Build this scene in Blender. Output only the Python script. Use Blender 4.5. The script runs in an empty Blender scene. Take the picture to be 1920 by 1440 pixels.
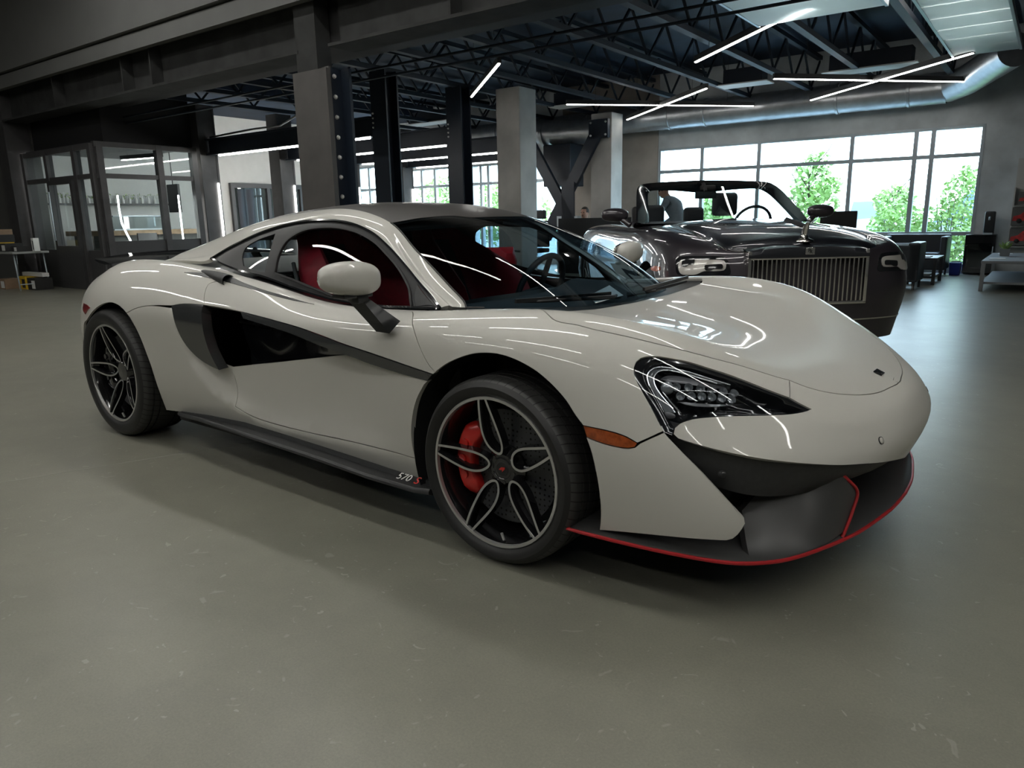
import bpy, bmesh, math, random
import numpy as np
from mathutils import Vector, Matrix, Euler
from mathutils.geometry import delaunay_2d_cdt

random.seed(7)
SC = bpy.context.scene
COL = SC.collection
PI = math.pi

# ---------------------------------------------------------------- camera
def cam_axes(yaw, pitch, roll):
    cy, sy, cp, sp = math.cos(yaw), math.sin(yaw), math.cos(pitch), math.sin(pitch)
    f = Vector((sy * cp, cy * cp, sp)); r = Vector((cy, -sy, 0)); u = r.cross(f)
    c, s = math.cos(roll), math.sin(roll)
    return c * r + s * u, -s * r + c * u, f
r_, u_, f_ = cam_axes(-.6611, -.2227, -.0194)
cd = bpy.data.cameras.new('camera'); cam = bpy.data.objects.new('camera', cd); COL.objects.link(cam)
cam.matrix_world = Matrix(((r_.x, u_.x, -f_.x, 1.4458), (r_.y, u_.y, -f_.y, -2.6767), (r_.z, u_.z, -f_.z, 1.1329), (0, 0, 0, 1)))
cd.sensor_width = 36; cd.lens = 36 * 1363.45 / 1920; cd.clip_start = .05; cd.clip_end = 300
SC.camera = cam

# ---------------------------------------------------------------- world (bright overcast sky)
wd = bpy.data.worlds.new('sky'); SC.world = wd; wd.use_nodes = True
nt = wd.node_tree; nt.nodes.clear()
wo = nt.nodes.new('ShaderNodeOutputWorld'); bg = nt.nodes.new('ShaderNodeBackground')
tc = nt.nodes.new('ShaderNodeTexCoord'); sp = nt.nodes.new('ShaderNodeSeparateXYZ'); rp = nt.nodes.new('ShaderNodeValToRGB')
rp.color_ramp.elements[0].position = .0; rp.color_ramp.elements[0].color = (.74, .89, 1, 1)
rp.color_ramp.elements[1].position = .6; rp.color_ramp.elements[1].color = (.50, .73, 1, 1)
nt.links.new(tc.outputs['Generated'], sp.inputs[0]); nt.links.new(sp.outputs[2], rp.inputs[0])
nt.links.new(rp.outputs[0], bg.inputs[0]); nt.links.new(bg.outputs[0], wo.inputs[0])
bg.inputs[1].default_value = SKY_STRENGTH = 9.0

SC.view_settings.view_transform = 'Standard'; SC.view_settings.look = 'None'
SC.view_settings.exposure = 0.4; SC.view_settings.gamma = 1.0; SC.view_settings.use_curve_mapping = False
SC.cycles.use_denoising = True
SC.cycles.max_bounces = 8; SC.cycles.diffuse_bounces = 4; SC.cycles.glossy_bounces = 4; SC.cycles.transparent_max_bounces = 16
SC.cycles.sample_clamp_indirect = 6.0
SC.cycles.caustics_reflective = False; SC.cycles.caustics_refractive = False

# ---------------------------------------------------------------- frame of the building (turned 1.57 degrees against the white car)
TH = math.radians(1.57); BA = Vector((math.cos(TH), math.sin(TH), 0)); BB = Vector((-math.sin(TH), math.cos(TH), 0))
def W(a, b, z=0.0): return BA * a + BB * b + Vector((0, 0, z))
RB = Matrix.Rotation(TH, 4, 'Z')

# ---------------------------------------------------------------- hall lamps and window portals (sizes and power)
LAMP_COL = (1.0, .985, .94)
LAMP_E = 16.0            # brightness of the bar lamps' diffusers
HALL_POWER = 60.0        # watts of one long hall lamp

# ---------------------------------------------------------------- materials
def new_mat(name):
    m = bpy.data.materials.new(name); m.use_nodes = True
    return m, m.node_tree, m.node_tree.nodes['Principled BSDF']
def mat(name, col, rough=.5, metal=0.0, coat=0.0, spec=.5, noise=0.0, nscale=20, bump=0.0, emit=None, estr=1.0, coat_rough=.03, sheen=0.0, alpha=1.0, noise2=None):
    m, t, b = new_mat(name)
    b.inputs['Base Color'].default_value = (*col, 1); b.inputs['Roughness'].default_value = rough
    b.inputs['Metallic'].default_value = metal; b.inputs['Coat Weight'].default_value = coat
    b.inputs['Coat Roughness'].default_value = coat_rough; b.inputs['Specular IOR Level'].default_value = spec
    b.inputs['Sheen Weight'].default_value = sheen
    if emit: b.inputs['Emission Color'].default_value = (*emit, 1); b.inputs['Emission Strength'].default_value = estr
    tcn = t.nodes.new('ShaderNodeTexCoord'); n = t.nodes.new('ShaderNodeTexNoise'); n.inputs['Scale'].default_value = nscale
    n.inputs['Detail'].default_value = 6
    t.links.new(tcn.outputs['Object'], n.inputs['Vector'])
    if noise:
        mr = t.nodes.new('ShaderNodeMapRange'); mr.inputs[1].default_value = .3; mr.inputs[2].default_value = .7
        mr.inputs[3].default_value = 1 - noise; mr.inputs[4].default_value = 1 + noise
        mx = t.nodes.new('ShaderNodeVectorMath'); mx.operation = 'SCALE'; mx.inputs[0].default_value = col
        t.links.new(n.outputs[0], mr.inputs[0]); t.links.new(mr.outputs[0], mx.inputs[3]); t.links.new(mx.outputs[0], b.inputs['Base Color'])
    else:
        mr = t.nodes.new('ShaderNodeMapRange'); mr.inputs[3].default_value = max(0, rough - .015); mr.inputs[4].default_value = min(1, rough + .015)
        t.links.new(n.outputs[0], mr.inputs[0]); t.links.new(mr.outputs[0], b.inputs['Roughness'])
    if bump:
        bp = t.nodes.new('ShaderNodeBump'); bp.inputs['Strength'].default_value = bump; bp.inputs['Distance'].default_value = .01
        t.links.new(n.outputs[0], bp.inputs['Height']); t.links.new(bp.outputs[0], b.inputs['Normal'])
    return m
def glass(name, tint=(1, 1, 1), refl=.06, rough=0.0, ior=1.45):
    """thin pane: tinted see-through plus a fresnel reflection"""
    m, t, b = new_mat(name); t.nodes.remove(b); o = t.nodes['Material Output']
    tr = t.nodes.new('ShaderNodeBsdfTransparent'); tr.inputs[0].default_value = (*tint, 1)
    gl = t.nodes.new('ShaderNodeBsdfGlossy'); gl.inputs['Roughness'].default_value = rough
    fr = t.nodes.new('ShaderNodeFresnel'); fr.inputs[0].default_value = ior
    mx = t.nodes.new('ShaderNodeMixShader')
    ge = t.nodes.new('ShaderNodeNewGeometry'); fs = t.nodes.new('ShaderNodeMath'); fs.operation = 'SUBTRACT'; fs.use_clamp = True   # the reflection sits on the outer face only
    t.links.new(fr.outputs[0], fs.inputs[0]); t.links.new(ge.outputs['Backfacing'], fs.inputs[1]); t.links.new(fs.outputs[0], mx.inputs[0]); t.links.new(tr.outputs[0], mx.inputs[1]); t.links.new(gl.outputs[0], mx.inputs[2]); t.links.new(mx.outputs[0], o.inputs[0])
    return m
def emitter(name, col, s):
    m, t, b = new_mat(name); t.nodes.remove(b); o = t.nodes['Material Output']
    e = t.nodes.new('ShaderNodeEmission'); e.inputs[0].default_value = (*col, 1); e.inputs[1].default_value = s
    t.links.new(e.outputs[0], o.inputs[0]); return m

M = {}
M['paint'] = mat('white_paint', (.54, .53, .49), .45, coat=.6, spec=.3)
M['dark_in'] = mat('dark_plastic', (.012, .012, .013), .7)
M['black_gloss'] = mat('black_gloss', (.010, .011, .013), .12, coat=.6)
M['black_satin'] = mat('black_satin', (.012, .013, .014), .36)
M['black_matte'] = mat('black_matte', (.03, .031, .032), .55, noise=.12, nscale=60)
M['carbon'] = mat('dark_grey_gloss', (.035, .037, .038), .18, coat=.8)
M['roofgrey'] = mat('roof_grey', (.048, .044, .042), .42, coat=.35, coat_rough=.2)
M['splitter'] = mat('splitter_grey', (.05, .05, .05), .42)
M['redline'] = mat('red_line', (.42, .015, .02), .4)
M['rubber'] = mat('rubber', (.016, .016, .017), .55)
M['tread'] = mat('tread', (.028, .028, .028), .5)
M['silver'] = mat('machined_silver', (.55, .55, .54), .3, metal=.75)
M['wheelblack'] = mat('wheel_black', (.008, .008, .009), .12, coat=.7)
M['disc'] = mat('disc_grey', (.10, .10, .105), .4, metal=.7, noise=.1, nscale=50)
M['caliper'] = mat('caliper_red', (.55, .02, .015), .35, coat=.5)
M['amber'] = mat('amber_lens', (.30, .06, .01), .2, coat=.8, noise=.3, nscale=60)
M['redlens'] = mat('red_lens', (.22, .004, .01), .2, coat=.8)
M['ws_glass'] = glass('windscreen_glass', (.40, .50, .56))
M['side_glass'] = glass('side_glass', (.66, .72, .72))
M['hl_glass'] = glass('headlight_glass', (.88, .9, .92))
M['win_glass'] = glass('window_glass', (.93, .97, .96))
M['seat_red'] = mat('seat_red', (.34, .010, .028), .5, noise=.12, nscale=40)
M['seat_dark'] = mat('seat_dark', (.04, .045, .05), .55)
M['chrome'] = mat('chrome', (.85, .85, .84), .12, metal=1.0)
M['white_trim'] = mat('white_trim', (.7, .7, .68), .5)

# ---------------------------------------------------------------- mesh helpers
class MB:
    """collects shapes of one part"""
    def __init__(s): s.bm = bmesh.new()
    def box(s, c, d, rot=None, bev=0.0, seg=2, mi=0):
        r = bmesh.ops.create_cube(s.bm, size=1.0); v = r['verts']
        bmesh.ops.scale(s.bm, vec=d, verts=v)
        if bev: 
            es = list({e for x in v for e in x.link_edges})
            bb = bmesh.ops.bevel(s.bm, geom=es, offset=min(bev, min(d) * .45), segments=seg, affect='EDGES', profile=.6)
            v = list({x for f in bb['faces'] for x in f.verts} | {x for x in v if x.is_valid})
            v = list(set(v) | {x for q in v for e in q.link_edges for x in e.verts})
        if rot is not None: bmesh.ops.rotate(s.bm, cent=(0, 0, 0), matrix=rot.to_3x3() if hasattr(rot, 'to_3x3') else rot, verts=v)
        bmesh.ops.translate(s.bm, vec=c, verts=v)
        if mi:
            for f in {f for x in v for f in x.link_faces}: f.material_index = mi
        return s
    def quad(s, *p, mi=0):
        f = s.bm.faces.new([s.bm.verts.new(q) for q in p]); f.material_index = mi; return s
    def grid(s, P, closed_u=False, closed_v=False, mi=0, smooth=True):
        nu, nv = len(P), len(P[0]); V = [[s.bm.verts.new(p) for p in row] for row in P]
        for i in range(nu if closed_u else nu - 1):
            for j in range(nv if closed_v else nv - 1):
                q = [V[i][j], V[(i + 1) % nu][j], V[(i + 1) % nu][(j + 1) % nv], V[i][(j + 1) % nv]]
                try: f = s.bm.faces.new(q); f.smooth = smooth; f.material_index = mi
                except ValueError: pass
        return V
    def cap(s, ring, mi=0):
        try: f = s.bm.faces.new(ring); f.material_index = mi
        except ValueError: pass
    def tube(s, pts, r, n=8, caps=True, mi=0):
        pts = [Vector(p) for p in pts]; R = r if isinstance(r, (list, tuple)) else [r] * len(pts)
        rows = []; up = Vector((0, 0, 1)); prev = None
        for i, p in enumerate(pts):
            d = (pts[min(i + 1, len(pts) - 1)] - pts[max(i - 1, 0)]).normalized()
            if prev is None:
                a = d.cross(up); a = d.cross(Vector((1, 0, 0))) if a.length < .05 else a
            else: a = prev - d * prev.dot(d)
            a.normalize(); prev = a; b = d.cross(a)
            rows.append([p + (a * math.cos(t) + b * math.sin(t)) * R[i] for t in [2 * PI * k / n for k in range(n)]])
        V = s.grid(rows, closed_v=True, mi=mi)
        if caps: s.cap(V[0][::-1], mi); s.cap(V[-1], mi)
        return s
    def bar(s, p, q, w, h, up=(0, 0, 1), mi=0):
        """rectangular bar from p to q, w across, h along up"""
        p, q = Vector(p), Vector(q); d = (q - p).normalized(); x = d.cross(Vector(up)).normalized() * w / 2; y = x.cross(d).normalized() * h / 2
        ring = lambda c: [c - x - y, c + x - y, c + x + y, c - x + y]
        V = s.grid([ring(p), ring(q)], closed_v=True, mi=mi, smooth=False); s.cap(V[0][::-1], mi); s.cap(V[1], mi); return s
    def lathe(s, prof, c, axis='y', n=48, mi=0, a0=0.0, a1=2 * PI):
        """prof: (radius, offset along axis)"""
        rows = []; closed = abs(a1 - a0 - 2 * PI) < 1e-6; N = n if closed else n + 1
        for k in range(N):
            t = a0 + (a1 - a0) * k / n; ct, st_ = math.cos(t), math.sin(t); row = []
            for r, o in prof:
                if axis == 'y': row.append(Vector((r * ct, o, r * st_)))
                elif axis == 'z': row.append(Vector((r * ct, r * st_, o)))
                else: row.append(Vector((o, r * ct, r * st_)))
            rows.append([p + Vector(c) for p in row])
        s.grid(rows, closed_u=closed, mi=mi); return s
    def prism(s, pts, d, mi=0):
        """pts: planar polygon (3d), d: extrusion vector"""
        d = Vector(d); A = [s.bm.verts.new(p) for p in pts]; B = [s.bm.verts.new(Vector(p) + d) for p in pts]; n = len(A)
        s.cap(A[::-1], mi); s.cap(B, mi)
        for i in range(n): s.cap([A[i], A[(i + 1) % n], B[(i + 1) % n], B[i]], mi)
        return s
    def ell(s, c, r, nu=24, nv=14, rot=None, mi=0):
        rr = bmesh.ops.create_uvsphere(s.bm, u_segments=nu, v_segments=nv, radius=1.0); v = rr['verts']
        bmesh.ops.scale(s.bm, vec=r, verts=v)
        if rot is not None: bmesh.ops.rotate(s.bm, cent=(0, 0, 0), matrix=rot.to_3x3(), verts=v)
        bmesh.ops.translate(s.bm, vec=c, verts=v)
        for f in {f for x in v for f in x.link_faces}: f.smooth = True; f.material_index = mi
        return s
    def build(s, name, m, parent=None, xf=None, smooth=None, fix=True):
        if fix: bmesh.ops.recalc_face_normals(s.bm, faces=s.bm.faces)
        me = bpy.data.meshes.new(name); s.bm.to_mesh(me); s.bm.free()
        for q in (m if isinstance(m, (list, tuple)) else [m]): me.materials.append(M[q] if isinstance(q, str) else q)
        if smooth:
            for p in me.polygons: p.use_smooth = True
            if smooth is not True: me.set_sharp_from_angle(angle=math.radians(smooth))
        o = bpy.data.objects.new(name, me); COL.objects.link(o)
        if parent: o.parent = parent
        elif xf is not None: o.matrix_world = xf
        return o
def tag(o, label=None, cat=None, group=None, kind=None):
    if label: o['label'] = label
    if cat: o['category'] = cat
    if group: o['group'] = group
    if kind: o['kind'] = kind
    return o
def thing(name, label, cat, loc=(0, 0, 0), rotz=0.0, group=None):
    o = bpy.data.objects.new(name, None); COL.objects.link(o); o.location = loc; o.rotation_euler = (0, 0, rotz); o.empty_display_size = .1
    return tag(o, label, cat, group)
def copy_tree(o, parent=None):
    c = o.copy(); COL.objects.link(c); c.parent = parent
    for ch in [x for x in bpy.data.objects if x.parent == o]: copy_tree(ch, c)
    return c
def struct(o): o['kind'] = 'structure'; return o
def text(body, size, m, parent, loc, rot, name='lettering', ext=.001):
    c = bpy.data.curves.new(name, 'FONT'); c.body = body; c.size = size; c.extrude = ext; c.align_x = 'CENTER'; c.align_y = 'CENTER'
    t_ = bpy.data.objects.new('t', c); COL.objects.link(t_); bpy.context.view_layer.update()
    me = bpy.data.meshes.new_from_object(t_.evaluated_get(bpy.context.evaluated_depsgraph_get())); me.materials.clear(); me.materials.append(M[m])
    bpy.data.objects.remove(t_); o = bpy.data.objects.new(name, me); COL.objects.link(o); o.parent = parent; o.location = loc; o.rotation_euler = rot; return o
BODY=[[[-3.4,0,0.19],[-3.42,0,0.3],[-3.43,0,0.45],[-3.42,0,0.62],[-3.4,0,0.76],[-3.38,0,0.85],[-3.34,0,0.87],[-3.3,0,0.88],[-3.26,0,0.885],[-3.22,0,0.89],[-3.18,0,0.895]],[[-3.38,0.42,0.19],[-3.4,0.42,0.3],[-3.41,0.42,0.45],[-3.4,0.42,0.62],[-3.37,0.42,0.76],[-3.34,0.4,0.85],[-3.29,0.36,0.87],[-3.24,0.3,0.88],[-3.2,0.2,0.885],[-3.18,0.1,0.89],[-3.16,0,0.895]],[[-3.27,0.74,0.19],[-3.28,0.76,0.3],[-3.28,0.78,0.45],[-3.26,0.78,0.62],[-3.23,0.75,0.77],[-3.2,0.66,0.86],[-3.14,0.54,0.885],[-3.1,0.42,0.895],[-3.08,0.28,0.9],[-3.07,0.14,0.9],[-3.06,0,0.9]],[[-3.02,0.86,0.19],[-3.02,0.89,0.3],[-3.02,0.915,0.45],[-3.01,0.915,0.62],[-2.98,0.885,0.77],[-2.93,0.77,0.895],[-2.9,0.61,0.91],[-2.88,0.46,0.915],[-2.88,0.3,0.92],[-2.88,0.15,0.92],[-2.88,0,0.92]],[[-2.67,0.895,0.19],[-2.67,0.925,0.3],[-2.67,0.948,0.45],[-2.67,0.955,0.62],[-2.67,0.937,0.78],[-2.67,0.8,0.94],[-2.67,0.64,0.94],[-2.67,0.48,0.93],[-2.67,0.32,0.93],[-2.67,0.16,0.93],[-2.67,0,0.93]],[[-2.2,0.84,0.15],[-2.2,0.897,0.3],[-2.2,0.928,0.45],[-2.2,0.94,0.62],[-2.2,0.928,0.77],[-2.2,0.8,0.935],[-2.2,0.66,0.935],[-2.2,0.5,0.92],[-2.2,0.33,0.92],[-2.2,0.16,0.92],[-2.2,0,0.92]],[[-1.8,0.83,0.15],[-1.8,0.886,0.3],[-1.8,0.915,0.45],[-1.8,0.927,0.62],[-1.8,0.915,0.755],[-1.8,0.82,0.885],[-1.8,0.725,0.915],[-1.8,0.5,0.9],[-1.8,0.33,0.9],[-1.8,0.16,0.9],[-1.8,0,0.9]],[[-1.4,0.825,0.15],[-1.4,0.877,0.3],[-1.4,0.905,0.45],[-1.4,0.915,0.61],[-1.4,0.9,0.745],[-1.4,0.825,0.84],[-1.4,0.735,0.868],[-1.4,0.5,0.87],[-1.4,0.33,0.87],[-1.4,0.16,0.87],[-1.4,0,0.87]],[[-1.0,0.823,0.15],[-1.0,0.873,0.3],[-1.0,0.898,0.45],[-1.0,0.91,0.6],[-1.0,0.895,0.735],[-1.0,0.825,0.795],[-1.0,0.745,0.812],[-1.0,0.5,0.83],[-1.0,0.33,0.83],[-1.0,0.16,0.83],[-1.0,0,0.83]],[[-0.6,0.828,0.15],[-0.6,0.876,0.3],[-0.6,0.9,0.45],[-0.6,0.912,0.6],[-0.6,0.898,0.74],[-0.6,0.82,0.795],[-0.6,0.738,0.804],[-0.6,0.5,0.81],[-0.6,0.33,0.81],[-0.6,0.16,0.81],[-0.6,0,0.81]],[[-0.3,0.85,0.15],[-0.3,0.893,0.3],[-0.3,0.915,0.45],[-0.3,0.925,0.61],[-0.3,0.905,0.755],[-0.3,0.81,0.818],[-0.3,0.7,0.815],[-0.3,0.5,0.8],[-0.3,0.33,0.8],[-0.3,0.16,0.8],[-0.3,0,0.8]],[[0.0,0.89,0.19],[0.0,0.92,0.3],[0.0,0.935,0.45],[0.0,0.938,0.62],[0.0,0.91,0.765],[0.0,0.795,0.84],[0.0,0.66,0.828],[0.0,0.495,0.8105],[0.0,0.33,0.798],[0.0,0.165,0.7905],[0.0,0.0,0.788]],[[0.25,0.895,0.19],[0.25,0.922,0.3],[0.25,0.937,0.45],[0.25,0.932,0.61],[0.25,0.89,0.756],[0.25,0.757,0.84],[0.25,0.62,0.808],[0.25,0.465,0.7914],[0.25,0.31,0.7795],[0.25,0.155,0.7724],[0.25,0.0,0.77]],[[0.47,0.89,0.19],[0.47,0.912,0.3],[0.47,0.922,0.45],[0.47,0.9,0.59],[0.47,0.84,0.722],[0.47,0.715,0.799],[0.47,0.585,0.785],[0.47,0.4387,0.7662],[0.47,0.2925,0.7528],[0.47,0.1462,0.7447],[0.47,0.0,0.742]],[[0.67,0.865,0.19],[0.675,0.882,0.3],[0.67,0.875,0.45],[0.665,0.83,0.56],[0.66,0.762,0.662],[0.65,0.655,0.722],[0.65,0.535,0.727],[0.65,0.4012,0.7178],[0.65,0.2675,0.7112],[0.65,0.1338,0.7073],[0.65,0.0,0.706]],[[0.82,0.78,0.19],[0.845,0.8,0.3],[0.85,0.775,0.44],[0.84,0.72,0.525],[0.82,0.668,0.592],[0.81,0.585,0.64],[0.8,0.475,0.657],[0.8,0.3562,0.6583],[0.8,0.2375,0.6593],[0.8,0.1187,0.6598],[0.8,0.0,0.66]],[[0.92,0.56,0.19],[0.965,0.58,0.3],[0.99,0.56,0.425],[0.98,0.52,0.5],[0.96,0.5,0.545],[0.94,0.44,0.58],[0.925,0.355,0.6],[0.9184,0.2662,0.6066],[0.9138,0.1775,0.6112],[0.9109,0.0887,0.6141],[0.91,0.0,0.615]],[[0.97,0.3,0.19],[1.025,0.31,0.3],[1.07,0.31,0.42],[1.062,0.29,0.49],[1.04,0.265,0.53],[1.02,0.23,0.553],[1.0,0.19,0.568],[0.9878,0.1425,0.5767],[0.979,0.095,0.583],[0.9738,0.0475,0.5867],[0.972,0.0,0.588]],[[0.985,0,0.19],[1.045,0,0.3],[1.095,0,0.42],[1.088,0,0.49],[1.068,0,0.53],[1.05,0,0.55],[1.035,0,0.56],[1.02,0,0.568],[1.01,0,0.573],[1.0,0,0.577],[0.995,0,0.579]]]
CAN=[[[-0.42,0.715,0.812],[-0.42,0.712,0.814],[-0.42,0.705,0.817],[-0.4,0.672,0.824],[-0.375,0.625,0.812],[-0.08,0.46,0.815],[0.0,0.22,0.803],[0.015,0,0.797]],[[-0.6,0.738,0.806],[-0.6,0.715,0.85],[-0.6,0.675,0.905],[-0.585,0.642,0.928],[-0.56,0.597,0.928],[-0.31,0.455,0.952],[-0.235,0.22,0.96],[-0.215,0,0.96]],[[-0.8,0.745,0.806],[-0.79,0.705,0.91],[-0.77,0.645,1.005],[-0.745,0.6,1.04],[-0.72,0.548,1.045],[-0.572,0.42,1.062],[-0.47,0.21,1.077],[-0.44,0,1.08]],[[-1.0,0.745,0.812],[-0.97,0.69,0.96],[-0.93,0.61,1.095],[-0.9,0.56,1.13],[-0.875,0.5,1.137],[-0.83,0.38,1.152],[-0.77,0.2,1.168],[-0.75,0,1.173]],[[-1.25,0.74,0.845],[-1.22,0.68,1.0],[-1.2,0.605,1.138],[-1.18,0.545,1.178],[-1.16,0.47,1.197],[-1.15,0.36,1.21],[-1.15,0.19,1.22],[-1.15,0,1.223]],[[-1.5,0.733,0.885],[-1.5,0.675,1.01],[-1.5,0.615,1.11],[-1.5,0.55,1.16],[-1.5,0.47,1.185],[-1.5,0.36,1.205],[-1.5,0.19,1.22],[-1.5,0,1.224]],[[-1.8,0.722,0.93],[-1.8,0.675,1.0],[-1.8,0.635,1.055],[-1.8,0.565,1.118],[-1.8,0.47,1.155],[-1.8,0.36,1.178],[-1.8,0.19,1.195],[-1.8,0,1.2]],[[-2.08,0.7,0.955],[-2.08,0.675,0.975],[-2.08,0.65,0.992],[-2.08,0.575,1.055],[-2.08,0.48,1.1],[-2.08,0.36,1.125],[-2.08,0.19,1.145],[-2.08,0,1.15]],[[-2.5,0.66,0.95],[-2.5,0.64,0.955],[-2.5,0.62,0.96],[-2.5,0.56,0.985],[-2.5,0.47,1.01],[-2.5,0.36,1.03],[-2.5,0.19,1.045],[-2.5,0,1.05]]]
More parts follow.
